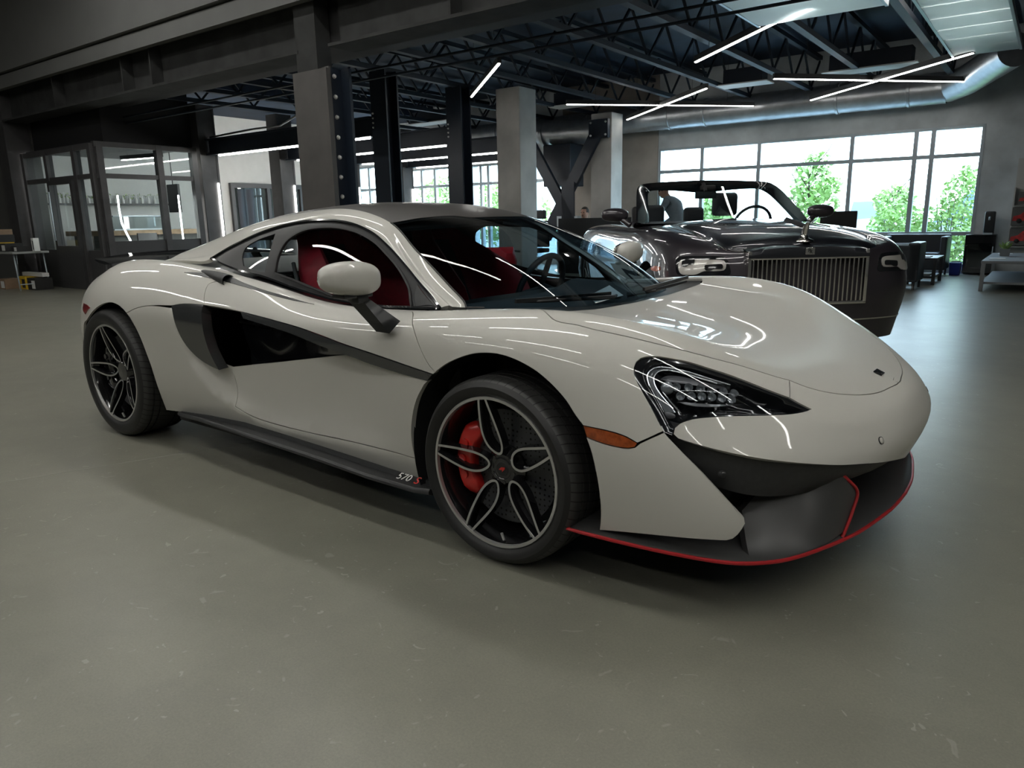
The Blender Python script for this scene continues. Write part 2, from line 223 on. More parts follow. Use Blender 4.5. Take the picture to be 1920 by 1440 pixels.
POLY={
 'fender':[[[10.19,3.116],[10.24,3.173],[10.29,3.23],[10.341,3.286],[10.392,3.337],[10.446,3.384],[10.5,3.427],[10.555,3.469],[10.61,3.509],[10.667,3.546],[10.725,3.58],[10.783,3.608],[10.844,3.628],[10.906,3.642],[10.969,3.651],[11.033,3.656],[11.099,3.656],[11.165,3.649],[11.233,3.636],[11.302,3.618],[11.371,3.596],[11.44,3.569],[11.51,3.537],[11.58,3.502],[11.65,3.464],[11.719,3.421],[11.786,3.372],[11.853,3.318],[11.918,3.26],[11.981,3.199],[12.043,3.134],[12.104,3.065],[12.162,2.992],[12.214,2.91],[12.265,2.823],[12.317,2.738],[12.374,2.658],[12.432,2.578],[12.509,2.577],[12.588,2.576],[12.666,2.575],[12.746,2.572],[12.825,2.565],[12.905,2.554],[12.985,2.537],[13.065,2.51],[13.141,2.466],[13.217,2.418],[13.285,2.483],[13.353,2.549],[13.42,2.62],[13.485,2.695],[13.55,2.771],[13.494,2.884],[13.44,2.996],[13.388,3.105],[13.334,3.209],[13.28,3.309],[13.225,3.406],[13.17,3.502],[13.114,3.595],[13.062,3.692],[13.016,3.796],[12.995,3.912],[12.998,4.03],[13.033,4.131],[13.095,4.199],[13.166,4.25],[13.242,4.288],[13.32,4.315],[13.4,4.34],[13.48,4.368],[13.561,4.398],[13.643,4.424],[13.727,4.445],[13.812,4.462],[13.898,4.48],[13.984,4.506],[14.071,4.535],[14.158,4.565],[14.246,4.591],[14.335,4.615],[14.425,4.637],[14.515,4.655],[14.605,4.671],[14.696,4.684],[14.786,4.695],[14.876,4.704],[14.966,4.71],[15.055,4.715],[15.143,4.72],[15.12,4.913],[15.097,5.1],[15.072,5.281],[15.044,5.459],[15.016,5.633],[14.934,5.583],[14.851,5.532],[14.768,5.481],[14.684,5.43],[14.6,5.379],[14.516,5.327],[14.433,5.273],[14.35,5.219],[14.269,5.161],[14.189,5.1],[14.111,5.037],[14.032,4.976],[13.953,4.919],[13.873,4.867],[13.791,4.822],[13.709,4.783],[13.627,4.747],[13.545,4.715],[13.463,4.685],[13.381,4.658],[13.299,4.633],[13.219,4.61],[13.138,4.591],[13.057,4.575],[12.976,4.563],[12.896,4.552],[12.816,4.543],[12.737,4.534],[12.658,4.526],[12.58,4.52],[12.502,4.515],[12.424,4.513],[12.347,4.513],[12.269,4.515],[12.192,4.523],[12.115,4.536],[12.038,4.552],[11.961,4.558],[11.885,4.559],[11.809,4.567],[11.734,4.592],[11.663,4.641],[11.6,4.713],[11.54,4.794],[11.482,4.881],[11.425,4.973],[11.37,5.069],[11.315,5.168],[11.262,5.269],[11.209,5.369],[11.156,5.468],[11.104,5.565],[11.052,5.659],[11.0,5.75],[10.937,5.762],[10.876,5.775],[10.815,5.788],[10.755,5.801],[10.696,5.814],[10.637,5.827],[10.578,5.839],[10.52,5.851],[10.462,5.863],[10.404,5.873],[10.346,5.882],[10.288,5.89],[10.23,5.897],[10.171,5.903],[10.112,5.909],[10.053,5.915],[9.992,5.922],[9.931,5.928],[9.869,5.934],[9.807,5.939],[9.745,5.943],[9.682,5.946],[9.62,5.946],[9.559,5.943],[9.498,5.937],[9.439,5.926],[9.38,5.91],[9.326,5.875],[9.318,5.737],[9.331,5.542],[9.378,5.365],[9.427,5.179],[9.473,5.003],[9.516,4.843],[9.556,4.697],[9.596,4.56],[9.637,4.431],[9.68,4.31],[9.725,4.195],[9.77,4.084],[9.814,3.972],[9.855,3.86],[9.895,3.75],[9.933,3.643],[9.972,3.54],[10.01,3.441],[10.05,3.346],[10.092,3.259],[10.14,3.184]]],
 'hood':[[[11.0,5.75],[11.052,5.659],[11.104,5.565],[11.156,5.468],[11.209,5.369],[11.262,5.269],[11.315,5.168],[11.37,5.069],[11.425,4.973],[11.482,4.881],[11.54,4.794],[11.6,4.713],[11.663,4.641],[11.734,4.592],[11.809,4.567],[11.885,4.559],[11.961,4.558],[12.038,4.552],[12.115,4.536],[12.192,4.523],[12.269,4.515],[12.347,4.513],[12.424,4.513],[12.502,4.515],[12.58,4.52],[12.658,4.526],[12.737,4.534],[12.816,4.543],[12.896,4.552],[12.976,4.563],[13.057,4.575],[13.138,4.591],[13.219,4.61],[13.299,4.633],[13.381,4.658],[13.463,4.685],[13.545,4.715],[13.627,4.747],[13.709,4.783],[13.791,4.822],[13.873,4.867],[13.953,4.919],[14.032,4.976],[14.111,5.037],[14.189,5.1],[14.269,5.161],[14.35,5.219],[14.433,5.273],[14.516,5.327],[14.6,5.379],[14.684,5.43],[14.768,5.481],[14.851,5.532],[14.934,5.583],[15.016,5.633],[15.114,5.624],[15.211,5.613],[15.307,5.606],[15.399,5.607],[15.488,5.617],[15.575,5.633],[15.66,5.653],[15.744,5.676],[15.826,5.703],[15.907,5.735],[15.986,5.771],[16.066,5.81],[16.146,5.85],[16.228,5.889],[16.309,5.931],[16.39,5.979],[16.469,6.035],[16.549,6.093],[16.63,6.152],[16.711,6.217],[16.792,6.29],[16.871,6.375],[16.948,6.475],[17.022,6.595],[17.096,6.733],[17.173,6.884],[17.254,7.043],[17.344,7.203],[17.445,7.355],[17.56,7.502],[17.688,7.65],[17.833,7.811],[18.0,8.0],[18.0,10.0],[17.163,10.0],[16.777,10.0],[16.485,10.0],[16.241,10.0],[16.029,10.0],[15.842,10.0],[15.676,10.0],[15.519,10.0],[15.371,10.0],[15.233,10.0],[15.097,10.0],[14.971,10.0],[14.845,10.0],[14.726,10.0],[14.607,10.0],[14.493,10.0],[14.379,10.0],[14.269,10.0],[14.16,10.0],[14.053,10.0],[13.946,10.0],[13.842,10.0],[13.738,10.0],[13.636,10.0],[13.537,10.0],[13.438,10.0],[13.342,10.0],[13.247,10.0],[13.154,10.0],[13.065,10.0],[12.975,10.0],[12.888,10.0],[12.804,10.0],[12.719,10.0],[12.637,10.0],[12.555,10.0],[12.474,10.0],[12.395,10.0],[12.316,10.0],[12.237,10.0],[12.159,10.0],[12.081,10.0],[12.004,10.0],[11.927,10.0],[11.851,10.0],[11.775,10.0],[11.699,10.0],[11.625,10.0],[11.551,10.0],[11.477,10.0],[11.407,10.0],[11.336,10.0],[11.266,10.0],[11.198,10.0],[11.132,10.0],[11.066,10.0],[11.0,10.0],[11.002,9.89],[11.004,9.78],[11.005,9.671],[11.006,9.561],[11.008,9.451],[11.01,9.341],[11.012,9.232],[11.016,9.122],[11.02,9.013],[11.024,8.903],[11.03,8.794],[11.035,8.685],[11.041,8.575],[11.048,8.466],[11.054,8.356],[11.061,8.246],[11.067,8.136],[11.074,8.025],[11.08,7.915],[11.086,7.804],[11.092,7.693],[11.097,7.582],[11.101,7.471],[11.105,7.361],[11.11,7.251],[11.114,7.142],[11.118,7.033],[11.122,6.924],[11.125,6.816],[11.127,6.708],[11.128,6.6],[11.127,6.491],[11.124,6.382],[11.118,6.272],[11.105,6.164],[11.083,6.06],[11.056,5.959],[11.027,5.857]]],
 'nose':[[[15.016,5.633],[15.044,5.459],[15.072,5.281],[15.097,5.1],[15.12,4.913],[15.143,4.72],[15.233,4.658],[15.321,4.598],[15.408,4.542],[15.494,4.489],[15.435,4.379],[15.371,4.275],[15.302,4.183],[15.229,4.099],[15.153,4.024],[15.074,3.955],[14.993,3.89],[14.91,3.826],[14.826,3.764],[14.74,3.705],[14.653,3.647],[14.565,3.59],[14.477,3.534],[14.39,3.48],[14.302,3.427],[14.216,3.375],[14.13,3.322],[14.045,3.271],[13.961,3.219],[13.879,3.16],[13.802,3.087],[13.731,3.001],[13.68,2.884],[13.676,2.735],[13.747,2.65],[13.833,2.619],[13.92,2.597],[14.008,2.575],[14.095,2.554],[14.182,2.534],[14.27,2.515],[14.357,2.498],[14.444,2.482],[14.531,2.466],[14.616,2.45],[14.701,2.433],[14.785,2.416],[14.867,2.399],[14.948,2.382],[15.027,2.365],[15.104,2.347],[15.179,2.329],[15.253,2.31],[15.326,2.292],[15.398,2.273],[15.469,2.253],[15.539,2.232],[15.609,2.211],[15.679,2.19],[15.748,2.169],[15.818,2.149],[15.887,2.129],[15.957,2.111],[16.028,2.094],[16.099,2.077],[16.17,2.059],[16.242,2.041],[16.314,2.02],[16.386,1.997],[16.457,1.971],[16.528,1.945],[16.598,1.918],[16.668,1.892],[16.736,1.864],[16.803,1.837],[16.868,1.809],[16.932,1.78],[16.995,1.752],[17.057,1.722],[17.117,1.693],[17.176,1.662],[17.234,1.631],[17.292,1.598],[17.348,1.565],[17.404,1.532],[17.46,1.498],[17.514,1.463],[17.569,1.428],[17.623,1.393],[17.677,1.358],[17.731,1.323],[17.785,1.288],[17.838,1.253],[17.892,1.218],[17.946,1.184],[18.0,1.15],[18.0,1.275],[18.0,1.401],[18.0,1.531],[18.0,1.665],[18.0,1.808],[18.0,1.968],[18.0,2.148],[18.0,2.361],[18.0,2.616],[18.0,2.91],[18.0,3.24],[18.0,3.622],[18.0,4.088],[18.0,4.707],[18.0,5.594],[18.0,6.595],[18.0,8.0],[17.833,7.811],[17.688,7.65],[17.56,7.502],[17.445,7.355],[17.344,7.203],[17.254,7.043],[17.173,6.884],[17.096,6.733],[17.022,6.595],[16.948,6.475],[16.871,6.375],[16.792,6.29],[16.711,6.217],[16.63,6.152],[16.549,6.093],[16.469,6.035],[16.39,5.979],[16.309,5.931],[16.228,5.889],[16.146,5.85],[16.066,5.81],[15.986,5.771],[15.907,5.735],[15.826,5.703],[15.744,5.676],[15.66,5.653],[15.575,5.633],[15.488,5.617],[15.399,5.607],[15.307,5.606],[15.211,5.613],[15.114,5.624]]],
 'headlight':[[[15.143,4.72],[15.055,4.715],[14.966,4.71],[14.876,4.704],[14.786,4.695],[14.696,4.684],[14.605,4.671],[14.515,4.655],[14.425,4.637],[14.335,4.615],[14.246,4.591],[14.158,4.565],[14.071,4.535],[13.984,4.506],[13.898,4.48],[13.812,4.462],[13.727,4.445],[13.643,4.424],[13.561,4.398],[13.48,4.368],[13.4,4.34],[13.32,4.315],[13.242,4.288],[13.166,4.25],[13.095,4.199],[13.033,4.131],[12.998,4.03],[12.995,3.912],[13.016,3.796],[13.062,3.692],[13.114,3.595],[13.17,3.502],[13.225,3.406],[13.28,3.309],[13.334,3.209],[13.388,3.105],[13.44,2.996],[13.494,2.884],[13.55,2.771],[13.676,2.735],[13.68,2.884],[13.731,3.001],[13.802,3.087],[13.879,3.16],[13.961,3.219],[14.045,3.271],[14.13,3.322],[14.216,3.375],[14.302,3.427],[14.39,3.48],[14.477,3.534],[14.565,3.59],[14.653,3.647],[14.74,3.705],[14.826,3.764],[14.91,3.826],[14.993,3.89],[15.074,3.955],[15.153,4.024],[15.229,4.099],[15.302,4.183],[15.371,4.275],[15.435,4.379],[15.494,4.489],[15.408,4.542],[15.321,4.598],[15.233,4.658]]],
 'marker':[[[12.432,2.578],[12.509,2.577],[12.588,2.576],[12.666,2.575],[12.746,2.572],[12.825,2.565],[12.905,2.554],[12.985,2.537],[13.065,2.51],[13.141,2.466],[13.217,2.418],[13.186,2.321],[13.099,2.281],[13.009,2.271],[12.92,2.274],[12.831,2.282],[12.743,2.295],[12.656,2.314],[12.571,2.337],[12.487,2.361],[12.459,2.47]]],
 'corner':[[[12.487,2.361],[12.519,2.253],[12.552,2.144],[12.578,2.033],[12.601,1.92],[12.62,1.808],[12.636,1.694],[12.65,1.58],[12.661,1.463],[12.67,1.345],[12.675,1.223],[12.678,1.096],[12.677,0.962],[12.673,0.821],[12.664,0.671],[12.651,0.514],[12.634,0.352],[12.617,0.184],[12.7,0.214],[12.784,0.245],[12.868,0.276],[12.952,0.306],[13.037,0.335],[13.122,0.361],[13.207,0.387],[13.293,0.411],[13.38,0.435],[13.467,0.457],[13.555,0.479],[13.645,0.5],[13.735,0.52],[13.827,0.539],[13.92,0.557],[14.015,0.574],[14.112,0.591],[14.211,0.608],[14.311,0.622],[14.412,0.633],[14.514,0.645],[14.607,0.705],[14.672,0.819],[14.719,0.952],[14.755,1.082],[14.731,1.209],[14.661,1.295],[14.592,1.379],[14.523,1.463],[14.456,1.546],[14.39,1.629],[14.324,1.714],[14.258,1.799],[14.192,1.886],[14.126,1.974],[14.058,2.065],[13.989,2.157],[13.919,2.251],[13.849,2.346],[13.779,2.442],[13.708,2.539],[13.638,2.634],[13.569,2.728],[13.567,2.752],[13.487,2.669],[13.408,2.587],[13.329,2.506],[13.25,2.424],[13.186,2.321],[13.099,2.281],[13.009,2.271],[12.92,2.274],[12.831,2.282],[12.743,2.295],[12.656,2.314],[12.571,2.337]]],
 'door':[[[9.331,5.542],[9.378,5.365],[9.427,5.179],[9.473,5.003],[9.516,4.843],[9.556,4.697],[9.596,4.56],[9.637,4.431],[9.68,4.31],[9.725,4.195],[9.77,4.084],[9.814,3.972],[9.855,3.86],[9.895,3.75],[9.933,3.643],[9.972,3.54],[10.01,3.441],[10.05,3.346],[10.092,3.259],[10.14,3.184],[10.19,3.116],[10.153,3.065],[10.094,3.083],[10.033,3.101],[9.973,3.119],[9.911,3.137],[9.849,3.155],[9.786,3.174],[9.723,3.192],[9.66,3.211],[9.598,3.23],[9.536,3.249],[9.474,3.268],[9.413,3.287],[9.354,3.306],[9.295,3.325],[9.238,3.344],[9.181,3.363],[9.126,3.381],[9.073,3.399],[9.02,3.417],[8.969,3.435],[8.92,3.452],[8.871,3.47],[8.823,3.487],[8.776,3.505],[8.73,3.522],[8.685,3.54],[8.64,3.559],[8.595,3.579],[8.551,3.6],[8.508,3.622],[8.465,3.645],[8.422,3.667],[8.379,3.69],[8.336,3.711],[8.294,3.731],[8.251,3.752],[8.209,3.773],[8.166,3.794],[8.124,3.814],[8.081,3.834],[8.038,3.853],[7.995,3.871],[7.952,3.888],[7.908,3.904],[7.864,3.918],[7.82,3.932],[7.776,3.945],[7.732,3.957],[7.687,3.969],[7.642,3.981],[7.597,3.992],[7.552,4.003],[7.507,4.014],[7.462,4.025],[7.417,4.035],[7.372,4.045],[7.327,4.054],[7.282,4.064],[7.236,4.072],[7.191,4.081],[7.146,4.089],[7.101,4.096],[7.056,4.104],[7.011,4.11],[6.967,4.117],[6.922,4.123],[6.877,4.129],[6.833,4.135],[6.789,4.14],[6.744,4.145],[6.7,4.15],[6.656,4.154],[6.611,4.158],[6.567,4.162],[6.523,4.164],[6.478,4.166],[6.434,4.166],[6.389,4.167],[6.344,4.167],[6.299,4.167],[6.254,4.167],[6.209,4.168],[6.182,4.252],[6.155,4.336],[6.131,4.421],[6.109,4.509],[6.091,4.602],[6.075,4.7],[6.069,4.809],[6.103,4.894],[6.146,4.952],[6.189,5.004],[6.231,5.062],[6.273,5.135],[6.313,5.241],[6.348,5.387],[6.38,5.552],[6.406,5.708],[6.429,5.84],[6.45,5.95],[6.495,5.952],[6.539,5.954],[6.584,5.957],[6.628,5.959],[6.672,5.961],[6.716,5.964],[6.761,5.966],[6.805,5.969],[6.849,5.971],[6.894,5.974],[6.938,5.976],[6.983,5.978],[7.027,5.981],[7.072,5.983],[7.117,5.985],[7.162,5.987],[7.207,5.99],[7.252,5.991],[7.297,5.993],[7.343,5.995],[7.388,5.997],[7.433,5.998],[7.478,5.999],[7.523,6.001],[7.569,6.002],[7.614,6.003],[7.659,6.004],[7.704,6.005],[7.748,6.006],[7.793,6.007],[7.838,6.008],[7.882,6.008],[7.926,6.009],[7.97,6.01],[8.014,6.01],[8.058,6.01],[8.101,6.01],[8.144,6.01],[8.188,6.01],[8.231,6.009],[8.274,6.008],[8.318,6.007],[8.361,6.006],[8.405,6.004],[8.449,6.002],[8.493,6.0],[8.537,5.998],[8.582,5.995],[8.627,5.991],[8.672,5.987],[8.718,5.982],[8.765,5.977],[8.813,5.971],[8.861,5.965],[8.91,5.959],[8.961,5.952],[9.012,5.945],[9.065,5.938],[9.12,5.93],[9.175,5.922],[9.232,5.915],[9.291,5.907],[9.35,5.9]],[[6.444,2.198],[6.488,2.216],[6.532,2.235],[6.577,2.254],[6.621,2.272],[6.665,2.291],[6.709,2.31],[6.754,2.328],[6.798,2.347],[6.842,2.367],[6.886,2.386],[6.931,2.406],[6.975,2.425],[7.02,2.445],[7.065,2.464],[7.11,2.484],[7.155,2.504],[7.2,2.525],[7.245,2.545],[7.29,2.566],[7.335,2.587],[7.38,2.609],[7.425,2.631],[7.47,2.653],[7.515,2.676],[7.56,2.699],[7.605,2.722],[7.65,2.744],[7.694,2.767],[7.738,2.79],[7.783,2.813],[7.827,2.836],[7.871,2.859],[7.914,2.881],[7.958,2.904],[8.001,2.926],[8.044,2.949],[8.087,2.972],[8.13,2.994],[8.173,3.017],[8.215,3.039],[8.258,3.061],[8.3,3.082],[8.343,3.103],[8.386,3.123],[8.429,3.142],[8.472,3.161],[8.516,3.178],[8.56,3.192],[8.605,3.203],[8.65,3.21],[8.696,3.213],[8.742,3.212],[8.789,3.209],[8.837,3.202],[8.886,3.191],[8.935,3.178],[8.986,3.164],[9.038,3.149],[9.091,3.133],[9.146,3.116],[9.202,3.099],[9.259,3.083],[9.317,3.069],[9.377,3.055],[9.438,3.041],[9.5,3.027],[9.562,3.014],[9.626,3.0],[9.689,2.987],[9.753,2.974],[9.816,2.962],[9.88,2.95],[9.942,2.938],[10.004,2.926],[10.066,2.914],[10.026,2.861],[9.986,2.807],[9.946,2.72],[9.906,2.634],[9.866,2.545],[9.829,2.451],[9.795,2.352],[9.764,2.25],[9.735,2.143],[9.709,2.034],[9.685,1.921],[9.663,1.807],[9.643,1.69],[9.627,1.572],[9.614,1.452],[9.605,1.331],[9.6,1.21],[9.598,1.09],[9.604,0.971],[9.611,0.854],[9.548,0.855],[9.486,0.856],[9.424,0.857],[9.364,0.858],[9.304,0.858],[9.246,0.858],[9.189,0.858],[9.133,0.857],[9.079,0.856],[9.026,0.855],[8.974,0.854],[8.923,0.852],[8.874,0.851],[8.826,0.849],[8.778,0.848],[8.732,0.846],[8.685,0.844],[8.64,0.842],[8.595,0.839],[8.55,0.837],[8.506,0.834],[8.462,0.831],[8.419,0.827],[8.375,0.823],[8.332,0.819],[8.289,0.815],[8.246,0.811],[8.203,0.806],[8.159,0.802],[8.116,0.797],[8.073,0.793],[8.03,0.789],[7.986,0.785],[7.942,0.781],[7.898,0.778],[7.854,0.775],[7.809,0.772],[7.765,0.77],[7.72,0.769],[7.675,0.768],[7.63,0.767],[7.585,0.766],[7.539,0.766],[7.494,0.766],[7.448,0.766],[7.403,0.767],[7.357,0.768],[7.312,0.77],[7.266,0.772],[7.221,0.775],[7.175,0.778],[7.13,0.782],[7.085,0.787],[7.039,0.793],[6.994,0.802],[6.95,0.813],[6.905,0.827],[6.861,0.845],[6.817,0.867],[6.774,0.893],[6.731,0.926],[6.688,0.963],[6.646,1.002],[6.604,1.041],[6.562,1.078],[6.559,1.199],[6.555,1.32],[6.549,1.44],[6.539,1.558],[6.525,1.671],[6.511,1.783],[6.495,1.891],[6.479,1.997],[6.461,2.098]]],
 'sillpanel':[[[4.619,3.556],[4.654,3.594],[4.69,3.633],[4.725,3.673],[4.761,3.711],[4.797,3.745],[4.834,3.775],[4.871,3.8],[4.909,3.824],[4.947,3.844],[4.987,3.863],[5.026,3.879],[5.067,3.892],[5.108,3.903],[5.15,3.912],[5.193,3.918],[5.236,3.922],[5.28,3.925],[5.325,3.927],[5.37,3.928],[5.415,3.93],[5.461,3.931],[5.508,3.932],[5.555,3.935],[5.543,3.996],[5.568,3.905],[5.594,3.807],[5.617,3.697],[5.634,3.574],[5.649,3.447],[5.666,3.322],[5.684,3.202],[5.703,3.088],[5.725,2.983],[5.751,2.89],[5.782,2.808],[5.815,2.734],[5.852,2.668],[5.889,2.609],[5.929,2.555],[5.969,2.506],[6.01,2.46],[6.052,2.419],[6.095,2.382],[6.138,2.349],[6.181,2.32],[6.225,2.294],[6.268,2.27],[6.312,2.25],[6.356,2.233],[6.4,2.216],[6.444,2.198],[6.461,2.098],[6.479,1.997],[6.495,1.891],[6.511,1.783],[6.525,1.671],[6.539,1.558],[6.549,1.44],[6.555,1.32],[6.559,1.199],[6.562,1.078],[6.604,1.041],[6.646,1.002],[6.688,0.963],[6.731,0.926],[6.774,0.893],[6.817,0.867],[6.861,0.845],[6.905,0.827],[6.95,0.813],[6.994,0.802],[7.039,0.793],[7.085,0.787],[7.13,0.782],[7.175,0.778],[7.221,0.775],[7.266,0.772],[7.312,0.77],[7.357,0.768],[7.403,0.767],[7.448,0.766],[7.494,0.766],[7.539,0.766],[7.585,0.766],[7.63,0.767],[7.675,0.768],[7.72,0.769],[7.765,0.77],[7.809,0.772],[7.854,0.775],[7.898,0.778],[7.942,0.781],[7.986,0.785],[8.03,0.789],[8.073,0.793],[8.116,0.797],[8.159,0.802],[8.203,0.806],[8.246,0.811],[8.289,0.815],[8.332,0.819],[8.375,0.823],[8.419,0.827],[8.462,0.831],[8.506,0.834],[8.55,0.837],[8.595,0.839],[8.64,0.842],[8.685,0.844],[8.732,0.846],[8.778,0.848],[8.826,0.849],[8.874,0.851],[8.923,0.852],[8.974,0.854],[9.026,0.855],[9.079,0.856],[9.133,0.857],[9.189,0.858],[9.246,0.858],[9.304,0.858],[9.364,0.858],[9.424,0.857],[9.486,0.856],[9.548,0.855],[9.611,0.854],[9.609,0.737],[9.608,0.621],[9.608,0.506],[9.611,0.392],[9.616,0.278],[9.553,0.276],[9.491,0.274],[9.429,0.272],[9.368,0.269],[9.309,0.267],[9.251,0.264],[9.194,0.262],[9.138,0.261],[9.083,0.259],[9.03,0.259],[8.978,0.259],[8.928,0.259],[8.878,0.261],[8.83,0.263],[8.782,0.267],[8.736,0.271],[8.69,0.276],[8.644,0.281],[8.599,0.287],[8.555,0.293],[8.51,0.3],[8.466,0.306],[8.423,0.313],[8.379,0.319],[8.336,0.325],[8.293,0.331],[8.25,0.336],[8.207,0.342],[8.164,0.347],[8.121,0.353],[8.078,0.358],[8.034,0.363],[7.991,0.369],[7.947,0.375],[7.903,0.38],[7.859,0.386],[7.814,0.391],[7.77,0.397],[7.725,0.402],[7.68,0.408],[7.635,0.413],[7.59,0.419],[7.545,0.424],[7.499,0.43],[7.454,0.435],[7.409,0.441],[7.363,0.447],[7.318,0.453],[7.272,0.459],[7.227,0.466],[7.181,0.472],[7.136,0.478],[7.091,0.484],[7.046,0.489],[7.001,0.494],[6.956,0.499],[6.911,0.503],[6.866,0.507],[6.821,0.51],[6.777,0.512],[6.732,0.514],[6.687,0.514],[6.643,0.514],[6.598,0.514],[6.554,0.512],[6.509,0.51],[6.464,0.508],[6.419,0.505],[6.374,0.501],[6.329,0.497],[6.284,0.493],[6.239,0.488],[6.194,0.483],[6.148,0.478],[6.102,0.472],[6.056,0.467],[6.01,0.461],[5.964,0.455],[5.917,0.449],[5.87,0.442],[5.823,0.435],[5.776,0.428],[5.729,0.421],[5.683,0.413],[5.636,0.406],[5.589,0.398],[5.543,0.389],[5.497,0.381],[5.451,0.373],[5.406,0.364],[5.361,0.355],[5.316,0.346],[5.272,0.337],[5.229,0.328],[5.185,0.318],[5.143,0.308],[5.101,0.296],[5.06,0.284],[5.019,0.271],[4.979,0.257],[4.94,0.242],[4.901,0.228],[4.862,0.215],[4.824,0.202],[4.834,0.316],[4.844,0.43],[4.854,0.543],[4.864,0.656],[4.873,0.77],[4.881,0.885],[4.889,1.002],[4.895,1.12],[4.9,1.239],[4.905,1.359],[4.908,1.478],[4.911,1.596],[4.911,1.713],[4.909,1.827],[4.905,1.938],[4.897,2.044],[4.887,2.146],[4.875,2.245],[4.863,2.342],[4.851,2.44],[4.839,2.536],[4.825,2.633],[4.811,2.73],[4.795,2.827],[4.779,2.925],[4.761,3.025],[4.743,3.126],[4.723,3.227],[4.701,3.325],[4.677,3.415],[4.648,3.488]]],
